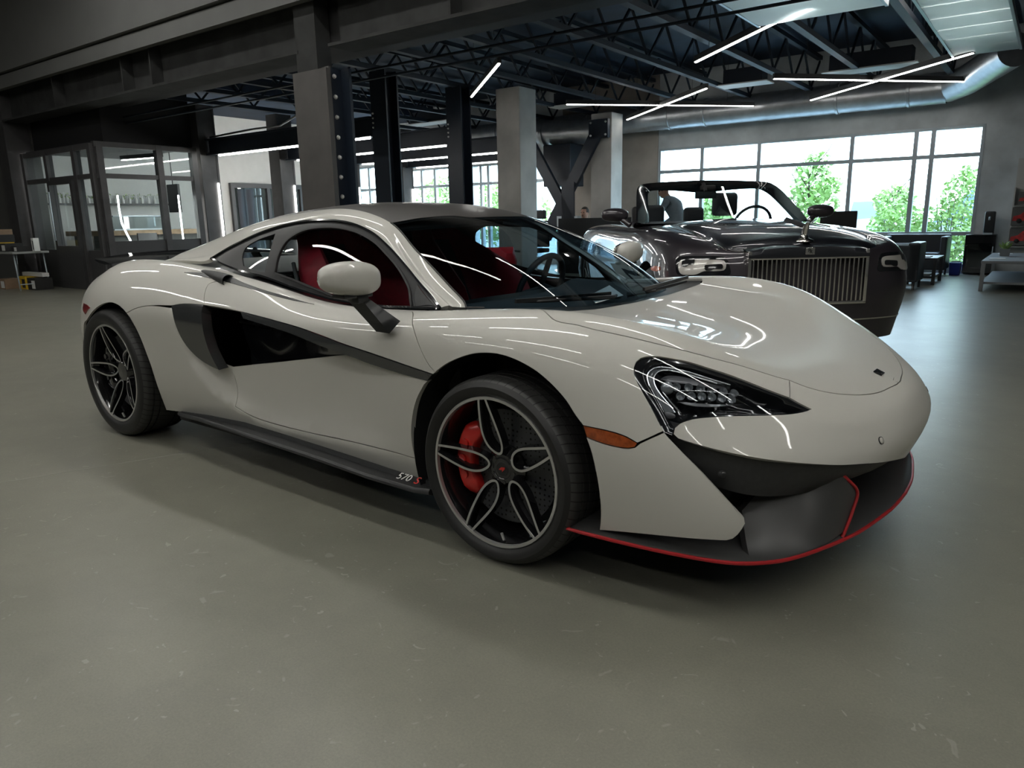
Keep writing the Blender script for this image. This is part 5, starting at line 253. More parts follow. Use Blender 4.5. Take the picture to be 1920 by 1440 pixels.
RX={"hl_out":[[8.934,3.387],[8.934,3.526],[8.971,3.66],[9.05,3.755],[9.138,3.821],[9.23,3.873],[9.325,3.919],[9.422,3.963],[9.521,4.006],[9.622,4.047],[9.725,4.089],[9.831,4.132],[9.941,4.178],[10.054,4.229],[10.17,4.285],[10.285,4.342],[10.396,4.395],[10.5,4.439],[10.596,4.471],[10.685,4.487],[10.768,4.468],[10.84,4.344],[10.891,4.164],[10.92,3.96],[10.935,3.755],[10.947,3.559],[10.955,3.372],[10.942,3.193],[10.889,3.108],[10.825,3.093],[10.757,3.097],[10.681,3.096],[10.598,3.08],[10.505,3.059],[10.404,3.037],[10.295,3.013],[10.18,2.988],[10.065,2.964],[9.953,2.941],[9.847,2.921],[9.745,2.9],[9.647,2.88],[9.552,2.861],[9.46,2.845],[9.37,2.833],[9.282,2.826],[9.197,2.826],[9.118,2.853],[9.058,2.929],[9.018,3.033],[8.989,3.149],[8.963,3.269],[8.934,3.387]],"hl_in":[[9.106,3.331],[9.125,3.476],[9.184,3.598],[9.274,3.663],[9.37,3.707],[9.467,3.748],[9.567,3.786],[9.67,3.824],[9.775,3.862],[9.884,3.9],[9.997,3.939],[10.115,3.978],[10.234,4.019],[10.349,4.062],[10.456,4.102],[10.554,4.135],[10.644,4.158],[10.726,4.168],[10.799,4.13],[10.845,3.963],[10.857,3.757],[10.844,3.556],[10.796,3.417],[10.725,3.37],[10.645,3.347],[10.558,3.323],[10.462,3.303],[10.357,3.284],[10.244,3.257],[10.127,3.212],[10.016,3.13],[9.914,3.037],[9.813,2.966],[9.713,2.926],[9.616,2.904],[9.522,2.889],[9.43,2.875],[9.341,2.872],[9.258,2.898],[9.195,2.975],[9.151,3.079],[9.126,3.202],[9.106,3.331]],"amber":[[7.425,2.816],[7.454,2.828],[7.483,2.841],[7.513,2.855],[7.542,2.869],[7.573,2.883],[7.604,2.897],[7.635,2.911],[7.666,2.924],[7.699,2.936],[7.731,2.947],[7.764,2.956],[7.797,2.964],[7.83,2.97],[7.864,2.975],[7.898,2.978],[7.931,2.98],[7.965,2.98],[7.998,2.979],[8.031,2.976],[8.064,2.971],[8.097,2.962],[8.126,2.939],[8.151,2.902],[8.153,2.849],[8.122,2.824],[8.09,2.805],[8.058,2.789],[8.026,2.775],[7.993,2.763],[7.96,2.752],[7.927,2.741],[7.893,2.732],[7.86,2.724],[7.827,2.716],[7.793,2.71],[7.76,2.704],[7.727,2.7],[7.695,2.696],[7.662,2.693],[7.63,2.691],[7.598,2.689],[7.567,2.69],[7.536,2.691],[7.506,2.694],[7.476,2.698],[7.447,2.71],[7.433,2.759],[7.425,2.816]],"arch_f":[[6.311,0.266],[6.307,0.389],[6.303,0.51],[6.298,0.628],[6.294,0.743],[6.292,0.855],[6.291,0.963],[6.293,1.067],[6.296,1.166],[6.301,1.262],[6.307,1.355],[6.315,1.446],[6.324,1.534],[6.334,1.621],[6.346,1.706],[6.36,1.789],[6.375,1.87],[6.391,1.95],[6.409,2.03],[6.428,2.108],[6.448,2.185],[6.47,2.261],[6.493,2.334],[6.517,2.404],[6.543,2.472],[6.569,2.537],[6.597,2.6],[6.626,2.658],[6.656,2.713],[6.687,2.763],[6.72,2.809],[6.754,2.85],[6.788,2.887],[6.824,2.92],[6.861,2.947],[6.9,2.968],[6.939,2.985],[6.98,2.996],[7.023,3.002],[7.066,3.003],[7.112,2.997],[7.158,2.986],[7.206,2.969],[7.256,2.946],[7.306,2.918],[7.358,2.884],[7.41,2.843],[7.463,2.796],[7.516,2.744],[7.57,2.686],[7.623,2.623],[7.675,2.556],[7.726,2.484],[7.775,2.408],[7.823,2.33],[7.868,2.248],[7.91,2.166],[7.95,2.082],[7.987,1.997],[8.022,1.912],[8.053,1.826],[8.081,1.739],[8.106,1.651],[8.128,1.561],[8.148,1.471],[8.164,1.378],[8.178,1.283],[8.188,1.186],[8.196,1.086],[8.2,0.981],[8.2,0.873],[8.196,0.76],[8.189,0.643],[8.181,0.524],[8.172,0.402],[8.164,0.277]],"arch_r":[[2.599,0.187],[2.596,0.313],[2.594,0.438],[2.592,0.561],[2.589,0.681],[2.588,0.799],[2.588,0.914],[2.59,1.024],[2.592,1.131],[2.595,1.234],[2.6,1.335],[2.605,1.432],[2.61,1.528],[2.617,1.621],[2.624,1.712],[2.633,1.802],[2.642,1.89],[2.651,1.976],[2.662,2.061],[2.673,2.144],[2.685,2.225],[2.698,2.304],[2.711,2.379],[2.725,2.451],[2.74,2.518],[2.755,2.582],[2.771,2.642],[2.788,2.697],[2.805,2.747],[2.823,2.793],[2.841,2.833],[2.86,2.867],[2.879,2.897],[2.899,2.922],[2.919,2.941],[2.939,2.956],[2.959,2.965],[2.98,2.969],[3.0,2.968],[3.021,2.962],[3.042,2.95],[3.063,2.934],[3.083,2.913],[3.104,2.886],[3.124,2.855],[3.144,2.819],[3.164,2.779],[3.184,2.733],[3.202,2.682],[3.221,2.627],[3.239,2.568],[3.256,2.505],[3.273,2.438],[3.289,2.367],[3.305,2.293],[3.32,2.217],[3.334,2.137],[3.347,2.057],[3.359,1.975],[3.37,1.891],[3.381,1.807],[3.391,1.722],[3.399,1.635],[3.407,1.547],[3.413,1.456],[3.419,1.364],[3.423,1.27],[3.427,1.173],[3.429,1.073],[3.431,0.97],[3.43,0.862],[3.429,0.751],[3.426,0.638],[3.423,0.521],[3.42,0.402],[3.417,0.281]]}
# ================================================================ smooth master surfaces and panels cut from them
def natural(y):
    n = len(y); A = np.zeros((n, n)); b = np.zeros_like(y); A[0, 0] = A[-1, -1] = 1
    for i in range(1, n - 1): A[i, i - 1] = A[i, i + 1] = 1; A[i, i] = 4; b[i] = 6 * (y[i - 1] - 2 * y[i] + y[i + 1])
    return np.linalg.solve(A, b.reshape(n, -1)).reshape(y.shape)
class Surf:
    def __init__(s, grid, mir_s0=False, mir_s1=False, mir_t1=True):
        G = np.array(grid, float); s.ns, s.nt = G.shape[:2]; s.a = 0; fl = lambda g: g * np.array([1, -1, 1])
        if mir_t1: G = np.concatenate([G, fl(G[:, -2:-5:-1])], 1)
        if mir_s1: G = np.concatenate([G, fl(G[-2:-5:-1])], 0)
        if mir_s0: G = np.concatenate([fl(G[3:0:-1]), G], 0); s.a = 3
        s.G = G; s.M = natural(G); n = G.shape[1]
        A = np.zeros((n, n)); B = np.zeros((n, n)); A[0, 0] = A[-1, -1] = 1
        for i in range(1, n - 1): A[i, i - 1] = A[i, i + 1] = 1; A[i, i] = 4; B[i, i - 1] = B[i, i + 1] = 6; B[i, i] = -12
        s.Ti = np.linalg.solve(A, B)
    def __call__(s, S, T):
        S = np.asarray(S, float).ravel() + s.a; T = np.asarray(T, float).ravel()
        i = np.clip(np.floor(S).astype(int), 0, len(s.G) - 2); f = (S - i).reshape(-1, 1, 1); g = 1 - f
        R = g * s.G[i] + f * s.G[i + 1] + ((g ** 3 - g) * s.M[i] + (f ** 3 - f) * s.M[i + 1]) / 6
        Mt = np.einsum('ij,njk->nik', s.Ti, R); n = R.shape[1]
        i = np.clip(np.floor(T).astype(int), 0, n - 2); f = (T - i)[:, None]; g = 1 - f; k = np.arange(len(T))
        return g * R[k, i] + f * R[k, i + 1] + ((g ** 3 - g) * Mt[k, i] + (f ** 3 - f) * Mt[k, i + 1]) / 6
    def nrm(s, S, T, fn=None, e=.02):
        """outward unit normals"""
        fn = fn or s; S = np.asarray(S, float); T = np.asarray(T, float)
        a = fn(S + e, T) - fn(S - e, T); b = fn(S, T + e) - fn(S, T - e); n = np.cross(a, b)
        l = np.linalg.norm(n, axis=1); q = l / np.maximum(np.linalg.norm(a, axis=1) * np.linalg.norm(b, axis=1), 1e-8); bad = l < 1e-7
        if e < .1 and (q < .3).any() and s.ns > 12:
            k = np.where(q < .3)[0]; m = s.nrm(np.minimum(S[k], s.ns - 1.35), np.minimum(T[k], s.nt - 1.6), fn, .1) * s.sign; n[k] = m; l[k] = np.linalg.norm(m, axis=1); bad[k] = False
        n = n / np.maximum(l, 1e-9)[:, None]; n[bad] = (0, 0, 1)
        return n * s.sign
def with_offset(S, fn):
    """surface moved along its normal by fn(points)"""
    def f(a, b):
        a = np.asarray(a, float); b = np.asarray(b, float)
        P = S(a, b); return P - S.nrm(a, b) * fn(P)[:, None]
    return f
def smooth01(x): x = np.clip(x, 0, 1); return x * x * (3 - 2 * x)
def seg_dist(P, poly):
    a = poly[:-1][None]; b = poly[1:][None]; p = P[:, None]
    t = np.clip(((p - a) * (b - a)).sum(2) / np.maximum(((b - a) ** 2).sum(2), 1e-12), 0, 1)
    return np.linalg.norm(p - a - t[..., None] * (b - a), axis=2)
def inside(P, poly):
    x, y = P[:, 0][:, None], P[:, 1][:, None]; x0, y0 = poly[:, 0][None], poly[:, 1][None]; x1, y1 = np.roll(poly[:, 0], -1)[None], np.roll(poly[:, 1], -1)[None]
    c = ((y0 > y) != (y1 > y)) & (x < (x1 - x0) * (y - y0) / np.where(y1 == y0, 1e-12, y1 - y0) + x0)
    return c.sum(1) % 2 == 1
def panel(name, S, polys, mats, parent, th=.012, gap=.0018, cell=.03, ks=.3, kt=.13, side=-1, fns=None, off=0.0, inner=True, join=False):
    """a body panel: the region(s) polys (in surface parameters) of the surface S, with its own thickness"""
    verts = []; faces = []; mi = []; lnorm = []
    for side_ in ((-1, 1) if join else (side,)):
      for pi, poly in enumerate(polys):
        poly = np.array(poly, float); fn = (fns[pi] if isinstance(fns, list) else fns) or S
        Q = poly * [ks, kt]; lo, hi = Q.min(0), Q.max(0)
        gx, gy = np.meshgrid(np.arange(lo[0] + cell / 2, hi[0], cell), np.arange(lo[1] + cell / 2, hi[1], cell)); G = np.stack([gx.ravel(), gy.ravel()], 1)
        G = G[inside(G, Q)] if len(G) else G
        if len(G): G = G[seg_dist(G, np.concatenate([Q, Q[:1]])).min(1) > cell * .45]
        vs = [Vector(q) for q in Q] + [Vector(g) for g in G]
        ov, oe, of, *_ = delaunay_2d_cdt(vs, [], [list(range(len(Q)))], 1, 1e-6)
        A = np.array([(v.x / ks, v.y / kt) for v in ov]); of = [f for f in of if len(set(f)) == 3]
        A[:, 0] = np.clip(A[:, 0], 0, S.ns - 1); A[:, 1] = np.clip(A[:, 1], 0, S.nt - 1)
        P = fn(A[:, 0], A[:, 1]); N = S.nrm(A[:, 0], A[:, 1], fn)
        cen = P[:, 1] < 1e-4; N[cen, 1] = 0; N /= np.maximum(np.linalg.norm(N, axis=1), 1e-9)[:, None]
        cnt = {}
        for f in of:
            for i in range(3): k = (f[i], f[(i + 1) % 3]); cnt[k] = cnt.get(k, 0) + 1
        bd = [k for k in cnt if (k[1], k[0]) not in cnt]
        # inward shift of the outline leaves the shut gap
        mv = np.zeros_like(P); c3 = {}
        ctr = {}
        for f in of:
            for i in range(3): ctr[(f[i], f[(i + 1) % 3])] = P[list(f)].mean(0)
        for a, b in bd:
            if P[a, 1] < 1e-3 and P[b, 1] < 1e-3: continue
            t = P[b] - P[a]; l = np.linalg.norm(t)
            if l < 1e-7: continue
            t /= l
            for v in (a, b):
                d = np.cross(N[v], t); d *= np.sign(d @ (ctr[(a, b)] - P[a])) or 1; mv[v] += d
        l = np.linalg.norm(mv, axis=1); k = l > 1e-6; mv[k] /= l[k][:, None]; mv[cen, 1] = 0
        P = P + mv * gap + N * off
        I = P - N * th; I[cen, 1] = 0
        sg = np.array([1, side_, 1]); P3, I3, N3 = P * sg, I * sg, N * sg
        base = len(verts); n = len(P)
        verts += [tuple(p) for p in P3]
        # orientation from the normals
        fl = [];
        for f in of:
            g = np.cross(P3[f[1]] - P3[f[0]], P3[f[2]] - P3[f[0]])
            fl.append(list(f) if g @ N3[f[0]] >= 0 else [f[0], f[2], f[1]])
        for f in fl: faces.append([base + i for i in f]); mi.append(0); lnorm += [N3[i] for i in f]
        ib = len(verts); verts += [tuple(p) for p in I3]
        if inner:
            for f in fl: faces.append([ib + i for i in f[::-1]]); mi.append(1); lnorm += [-N3[i] for i in f[::-1]]
        for a, b in bd:
            if P[a, 1] < 1e-3 and P[b, 1] < 1e-3: continue
            q = [base + a, base + b, ib + b, ib + a]; v = [np.array(verts[i]) for i in q]
            g = np.cross(v[1] - v[0], v[3] - v[0]); want = -(mv[a] * sg)
            if g @ want < 0: q = q[::-1]; g = -g
            l = np.linalg.norm(g); g = g / l if l > 1e-12 else np.array([0, 0, 1.])
            faces.append(q); mi.append(0); lnorm += [g] * 4
    me = bpy.data.meshes.new(name); me.from_pydata(verts, [], faces)
    for q in (mats if isinstance(mats, (list, tuple)) else [mats, 'dark_in']): me.materials.append(M[q])
    me.polygons.foreach_set('material_index', mi); me.polygons.foreach_set('use_smooth', [True] * len(faces))
    me.normals_split_custom_set([tuple(float(c) for c in n) for n in lnorm])
    me.update()
    o = bpy.data.objects.new(name, me); COL.objects.link(o); o.parent = parent
    return o
# ================================================================ the white sports car
def resample_closed(pts, n):
    P = np.array(pts + [pts[0]], float); c = np.r_[0, np.cumsum(np.linalg.norm(np.diff(P, axis=0), axis=1))]; k = np.linspace(0, c[-1], n, endpoint=False)
    return np.stack([np.interp(k, c, P[:, i]) for i in range(P.shape[1])], 1)
def spline_pts(pts, n=8, closed=False):
    P = [Vector(p) for p in pts]; out = []; m = len(P)
    for i in range(m if closed else m - 1):
        p0 = P[(i - 1) % m] if closed or i > 0 else P[0]; p1 = P[i]; p2 = P[(i + 1) % m]; p3 = P[(i + 2) % m] if closed or i + 2 < m else P[-1]
        for k in range(n):
            t = k / n; out.append(.5 * ((2 * p1) + (p2 - p0) * t + (2 * p0 - 5 * p1 + 4 * p2 - p3) * t * t + (3 * p1 - p0 - 3 * p2 + p3) * t ** 3))
    if not closed: out.append(P[-1])
    return out

def tread_mat():
    m, t, b = new_mat('tyre_tread'); b.inputs['Roughness'].default_value = .5; b.inputs['Specular IOR Level'].default_value = .45
    tcn = t.nodes.new('ShaderNodeTexCoord'); s = t.nodes.new('ShaderNodeSeparateXYZ'); t.links.new(tcn.outputs['Object'], s.inputs[0])
    def mth(op, a, b_=None, c=None):
        n = t.nodes.new('ShaderNodeMath'); n.operation = op
        for i, v in enumerate((a, b_, c)):
            if v is None: continue
            if isinstance(v, (int, float)): n.inputs[i].default_value = v
            else: t.links.new(v, n.inputs[i])
        return n.outputs[0]
    at = mth('ARCTAN2', s.outputs[2], s.outputs[0]); ay = mth('ABSOLUTE', s.outputs[1])
    # slanted sipes: narrow dark cuts 64 times round, only on the shoulder blocks
    ph = mth('ADD', mth('MULTIPLY', at, 64 / (2 * PI)), mth('MULTIPLY', s.outputs[1], 9.0)); fr = mth('FRACT', ph)
    cut = mth('LESS_THAN', fr, .12); sx = mth('MULTIPLY', s.outputs[0], s.outputs[0]); sz = mth('MULTIPLY', s.outputs[2], s.outputs[2]); rr = mth('SQRT', mth('ADD', sx, sz))
    cut = mth('MULTIPLY', cut, mth('GREATER_THAN', rr, RT_EDGE))
    mx = t.nodes.new('ShaderNodeMix'); mx.data_type = 'RGBA'; mx.inputs[6].default_value = (.040, .040, .039, 1); mx.inputs[7].default_value = (.003, .003, .003, 1)
    mx2 = t.nodes.new('ShaderNodeMix'); mx2.data_type = 'RGBA'; mx2.inputs[6].default_value = (.013, .013, .013, 1); t.links.new(mth('GREATER_THAN', rr, RT_EDGE), mx2.inputs[0]); t.links.new(mx.outputs[2], mx2.inputs[7])
    t.links.new(cut, mx.inputs[0]); t.links.new(mx2.outputs[2], b.inputs['Base Color'])
    bp = t.nodes.new('ShaderNodeBump'); bp.inputs['Distance'].default_value = .006; bp.invert = True; t.links.new(cut, bp.inputs['Height']); t.links.new(bp.outputs[0], b.inputs['Normal'])
    return m
def disc_mat():
    m, t, b = new_mat('drilled_disc'); b.inputs['Roughness'].default_value = .42; b.inputs['Metallic'].default_value = .5
    tcn = t.nodes.new('ShaderNodeTexCoord'); v = t.nodes.new('ShaderNodeTexVoronoi'); v.feature = 'DISTANCE_TO_EDGE' if False else 'F1'; v.inputs['Scale'].default_value = 55; v.inputs['Randomness'].default_value = .25
    mp = t.nodes.new('ShaderNodeMapping'); mp.inputs['Scale'].default_value = (1, 0, 1); t.links.new(tcn.outputs['Object'], mp.inputs[0]); t.links.new(mp.outputs[0], v.inputs[0])
    l = t.nodes.new('ShaderNodeMath'); l.operation = 'LESS_THAN'; l.inputs[1].default_value = .22; t.links.new(v.outputs[0], l.inputs[0])
    mx = t.nodes.new('ShaderNodeMix'); mx.data_type = 'RGBA'; mx.inputs[6].default_value = (.075, .078, .085, 1); mx.inputs[7].default_value = (.004, .004, .004, 1)
    t.links.new(l.outputs[0], mx.inputs[0]); t.links.new(mx.outputs[2], b.inputs['Base Color']); return m
RT_EDGE = .306
M['tyre_tread'] = tread_mat(); M['drilled_disc'] = disc_mat()

def make_wheel(parent, X, Z, R, RT, width, side, a0, y_face, recess=.05):
    """rim with five machined petal loops; local y points inboard, face at y=0"""
    # barrel and lip
    mb = MB()
    mb.lathe([(R - .012, .012), (R - .018, .03), (R - .024, .06), (R - .03, .12), (R - .028, width - .02), (R + .004, width)], (0, 0, 0), n=72, mi=0)
    mb.lathe([(R + .001, -.001), (R + .001, .010), (R - .012, .016)], (0, 0, 0), n=72, mi=0)
    mb.lathe([(R, -.003), (R + .0005, -.001), (R - .0085, -.001)][:0] or [(R + .002, .002), (R, -.002), (R - .009, -.002), (R - .0105, .010)], (0, 0, 0), n=96, mi=1)
    # centre
    mb.lathe([(.0, recess + .004), (.03, recess + .004), (.036, recess + .0), (.055, recess + .006), (.062, recess + .03), (.064, recess + .07)], (0, 0, 0), n=48, mi=0)
    mb.lathe([(.064, recess + .05), (.10, recess + .07), (.10, recess + .09)], (0, 0, 0), n=48, mi=0)
    fy = lambda r: recess * (1 - min(1, max(0, (r - .04) / (R - .05)))) ** 1.35
    for k in range(5):
        th = math.radians(a0 + 72 * k)
        L = [(R - .007, .0155), (R * .93, .0185), (R * .80, .026), (R * .66, .034), (R * .52, .0395), (R * .40, .0385), (R * .30, .030), (R * .235, .016), (R * .21, .004)]
        Rr = [(R * .215, -.006), (R * .25, -.016), (R * .33, -.025), (R * .44, -.0285), (R * .58, -.027), (R * .72, -.0235), (R * .85, -.0185), (R - .007, -.0125)]
        pts = spline_pts([(r, t, 0) for r, t in L + Rr], 5)
        def P(r, t, y): return Vector((r * math.cos(th) - t * math.sin(th), y, r * math.sin(th) + t * math.cos(th)))
        rows = [[], [], [], [], []]; n = len(pts)
        for i, p in enumerate(pts):
            d = (pts[min(i + 1, n - 1)] - pts[max(0, i - 1)]).normalized(); nn = Vector((-d.y, d.x, 0))  # points to the outside of the loop
            r0 = math.hypot(p.x, p.y); w = .0042
            y = fy(r0)
            rows[0].append(P(p.x - nn.x * (w + .003), p.y - nn.y * (w + .003), y + .030))
            rows[1].append(P(p.x - nn.x * w, p.y - nn.y * w, y)); rows[2].append(P(p.x + nn.x * w, p.y + nn.y * w, y))
            rows[3].append(P(p.x + nn.x * (w + .006), p.y + nn.y * (w + .006), y + .012)); rows[4].append(P(p.x + nn.x * (w + .004), p.y + nn.y * (w + .004), y + .042))
        mb.grid([rows[1], rows[2]], mi=1); mb.grid([rows[0], rows[1]], mi=0); mb.grid([rows[2], rows[3], rows[4]], mi=0); mb.grid([rows[4], rows[0]], mi=0)
        # bolt between two petals
        tb = th + math.radians(36)
        mb.lathe([(0, -.004), (.006, -.004), (.007, .012)], (.047 * math.cos(tb), recess + .004, .047 * math.sin(tb)), n=8, mi=0)
    xf = None
    w = mb.build('wheel', ['wheelblack', 'silver'], parent, smooth=50, fix=True)
    w.location = (X, side * y_face, Z)
    if side > 0: w.rotation_euler = (0, 0, PI)
    t = MB()
    prof = [(R - .01, .012), (R + .004, .001), (R + .014, -.008), (R + .026, -.013), (R + (RT - R) * .55, -.014), (RT - .020, -.008), (RT - .010, .004), (RT - .004, .014)]
    e = [(RT - .002, .020)]
    c = (width - .01) / 2
    tr = []
    for gy in (.048, .082, width - .094, width - .058):
        tr += [(RT, gy - .006), (RT, gy - .0045), (RT - .007, gy - .004), (RT - .007, gy + .004), (RT, gy + .0045)]
    tr += [(RT - .002, width - .028), (RT - .012, width - .008), (RT - .03, width + .006), (R + .01, width), (R - .01, width - .012)]
    t.lathe(prof + e + tr, (0, 0, 0), n=128)
    ty = t.build('tyre', ['tyre_tread'], w, smooth=35)
    d = MB(); rd = R * .77
    d.lathe([(.075, .085), (rd, .085), (rd, .117), (.075, .117)], (0, 0, 0), n=64)
    do = d.build('brake_disc', ['drilled_disc'], w, smooth=30)
    h = MB(); h.lathe([(0, .05), (.05, .052), (.078, .075), (.078, .11)], (0, 0, 0), n=40)
    for k in range(10): h.lathe([(0, .068), (.004, .068), (.004, .08)], (.068 * math.cos(k * PI / 5), 0, .068 * math.sin(k * PI / 5)), n=6)
    h.build('brake_hub', ['wheelblack'], w, smooth=35)
    # caliper behind the axle
    cb = MB(); sgn = 1 if side < 0 else -1
    a_, b_ = (PI - math.radians(48), PI + math.radians(42)); rows = []
    for k in range(15):
        f = k / 14; a = a_ + (b_ - a_) * f; e_ = min(f, 1 - f); q = min(1, e_ / .16) ** .6; ri = rd - .066 + .012 * (1 - q); ro = rd + .013 - .022 * (1 - q)
        ct, st_ = math.cos(a) * sgn, math.sin(a); ring = [(ri, .062 + .012 * (1 - q)), (ri + .01, .050 + .015 * (1 - q)), ((ri + ro) / 2, .046 + .02 * (1 - q)), (ro - .012, .05 + .016 * (1 - q)), (ro, .066 + .01 * (1 - q)), (ro, .128), (ri, .128)]
        rows.append([Vector((r * ct, y, r * st_)) for r, y in ring])
    V = cb.grid(rows, closed_v=True); cb.cap(V[0][::-1]); cb.cap(V[-1])
    for f in (.28, .5, .72):
        a = a_ + (b_ - a_) * f; cb.lathe([(0, .041), (.014, .041), (.016, .05)], ((rd - .027) * math.cos(a) * sgn, 0, (rd - .027) * math.sin(a)), n=14)
    cb.build('brake_caliper', ['caliper' if X == 0 else 'wheelblack'], w, smooth=40)
    for f in (.26, .74):
        pass
    hc = MB(); hc.lathe([(0, recess - .001), (.024, recess - .001), (.027, recess + .004)], (0, 0, 0), n=32)
    hc.build('hub_cap', ['black_satin'], w, smooth=30)
    sw = MB(); q = [(-.012, -.002), (-.002, .007), (.012, .008), (.013, .003), (.006, -.004), (.001, -.010), (.001, -.001), (-.006, -.004)]
    sw.prism([Vector((x, recess - .0035, z)) for x, z in q], (0, .003, 0)); sw.build('hub_emblem', ['caliper'], w)
    vv = MB(); av = math.radians(-84); vv.tube([((R - .02) * math.cos(av), .02, (R - .02) * math.sin(av)), ((R - .045) * math.cos(av), .012, (R - .045) * math.sin(av))], .005, 8)
    vv.build('valve', ['silver'], w, smooth=30)
    return w

BODY_S = Surf(BODY, True, True, True); CAN_S = Surf(CAN, False, False, True)
for S_, q in ((BODY_S, (11, 3)), (CAN_S, (3, 1))):
    S_.sign = 1; n_ = S_.nrm([q[0]], [q[1]])[0]; S_.sign = 1 if n_[1] > 0 else -1
CREASE = np.array(CREASE)
def crease_inset(P, depth=.065):
    """the door skin is hollowed behind and above the sweeping crease"""
    X = P[:, [0, 2]]; d = seg_dist(X, CREASE); k = d.argmin(1); a = CREASE[k]; b = CREASE[k + 1]
    s = (b[:, 0] - a[:, 0]) * (X[:, 1] - a[:, 1]) - (b[:, 1] - a[:, 1]) * (X[:, 0] - a[:, 0]); d = d.min(1) * (s > 0)
    return depth * (1 - np.exp(-d / .06)) * smooth01((-.33 - P[:, 0]) / .5)
def duct_depth(P): return crease_inset(P) + .012 + .13 * (1 - smooth01((P[:, 0] + 1.45) / .72))
F_door = with_offset(BODY_S, crease_inset); F_duct = with_offset(BODY_S, duct_depth)

car = thing('sports_car', 'white low two-door coupe with black wheels in front, red seats inside', 'car')
TWO = (-1, 1)
for sd in TWO:
    panel('front_fender', BODY_S, POLY['fender'], 'paint dark_in'.split(), car, side=sd)
    panel('front_bumper_corner', BODY_S, POLY['corner'], 'paint dark_in'.split(), car, side=sd, th=.02)
    panel('side_marker_light', BODY_S, POLY['marker'], 'amber dark_in'.split(), car, side=sd, off=-.001)
    dr = panel('door', BODY_S, POLY['door'], 'paint dark_in'.split(), car, side=sd, fns=[BODY_S, F_door], th=.02)
    panel('door_intake_bar', BODY_S, POLY['bar'], 'carbon dark_in'.split(), dr, side=sd, off=.004, th=.03, fns=[None], cell=.02)
    panel('side_sill', BODY_S, POLY['sillpanel'], 'paint dark_in'.split(), car, side=sd, fns=[F_door])
    panel('rear_quarter', BODY_S, POLY['quarter'], 'paint dark_in'.split(), car, side=sd)
    panel('intake_blade', BODY_S, POLY['blade'], 'carbon dark_in'.split(), car, side=sd, off=.003, th=.05, cell=.02)
    panel('intake_duct', BODY_S, POLY['duct_in'], 'black_gloss dark_in'.split(), car, side=sd, fns=[F_duct], gap=-.01, th=.004, cell=.02)
    panel('rear_marker_light', BODY_S, POLY['redmark'], 'redlens dark_in'.split(), car, side=sd, off=.003)
    rl = panel('roof_rail', CAN_S, POLY['rail'], 'paint dark_in'.split(), car, side=sd, th=.02, ks=.25, kt=.1, gap=.0008)
    tr_ = panel('window_surround', CAN_S, POLY['sideglass_all'], 'black_satin dark_in'.split(), car, side=sd, th=.006, ks=.25, kt=.1, off=-.003) if False else None
panel('bonnet', BODY_S, POLY['hood'], 'paint dark_in'.split(), car, join=True)
panel('nose', BODY_S, POLY['nose'], 'paint dark_in'.split(), car, join=True, th=.025)
panel('rear_deck', BODY_S, POLY['deck'], 'black_satin dark_in'.split(), car, join=True, off=-.004)
panel('roof_panel', CAN_S, POLY['roofp'], 'roofgrey dark_in'.split(), car, join=True, ks=.25, kt=.1, off=-.001)
panel('engine_cover', CAN_S, POLY['engine'], 'black_satin dark_in'.split(), car, join=True, ks=.25, kt=.1, off=-.002)
panel('cowl_panel', BODY_S, POLY['cowlp'], 'black_satin dark_in'.split(), car, join=True, off=-.008)
wsx = panel('windscreen', CAN_S, POLY['wscreen'], 'ws_glass ws_glass'.split(), car, join=True, ks=.25, kt=.1, off=-.002, inner=False, th=.004)

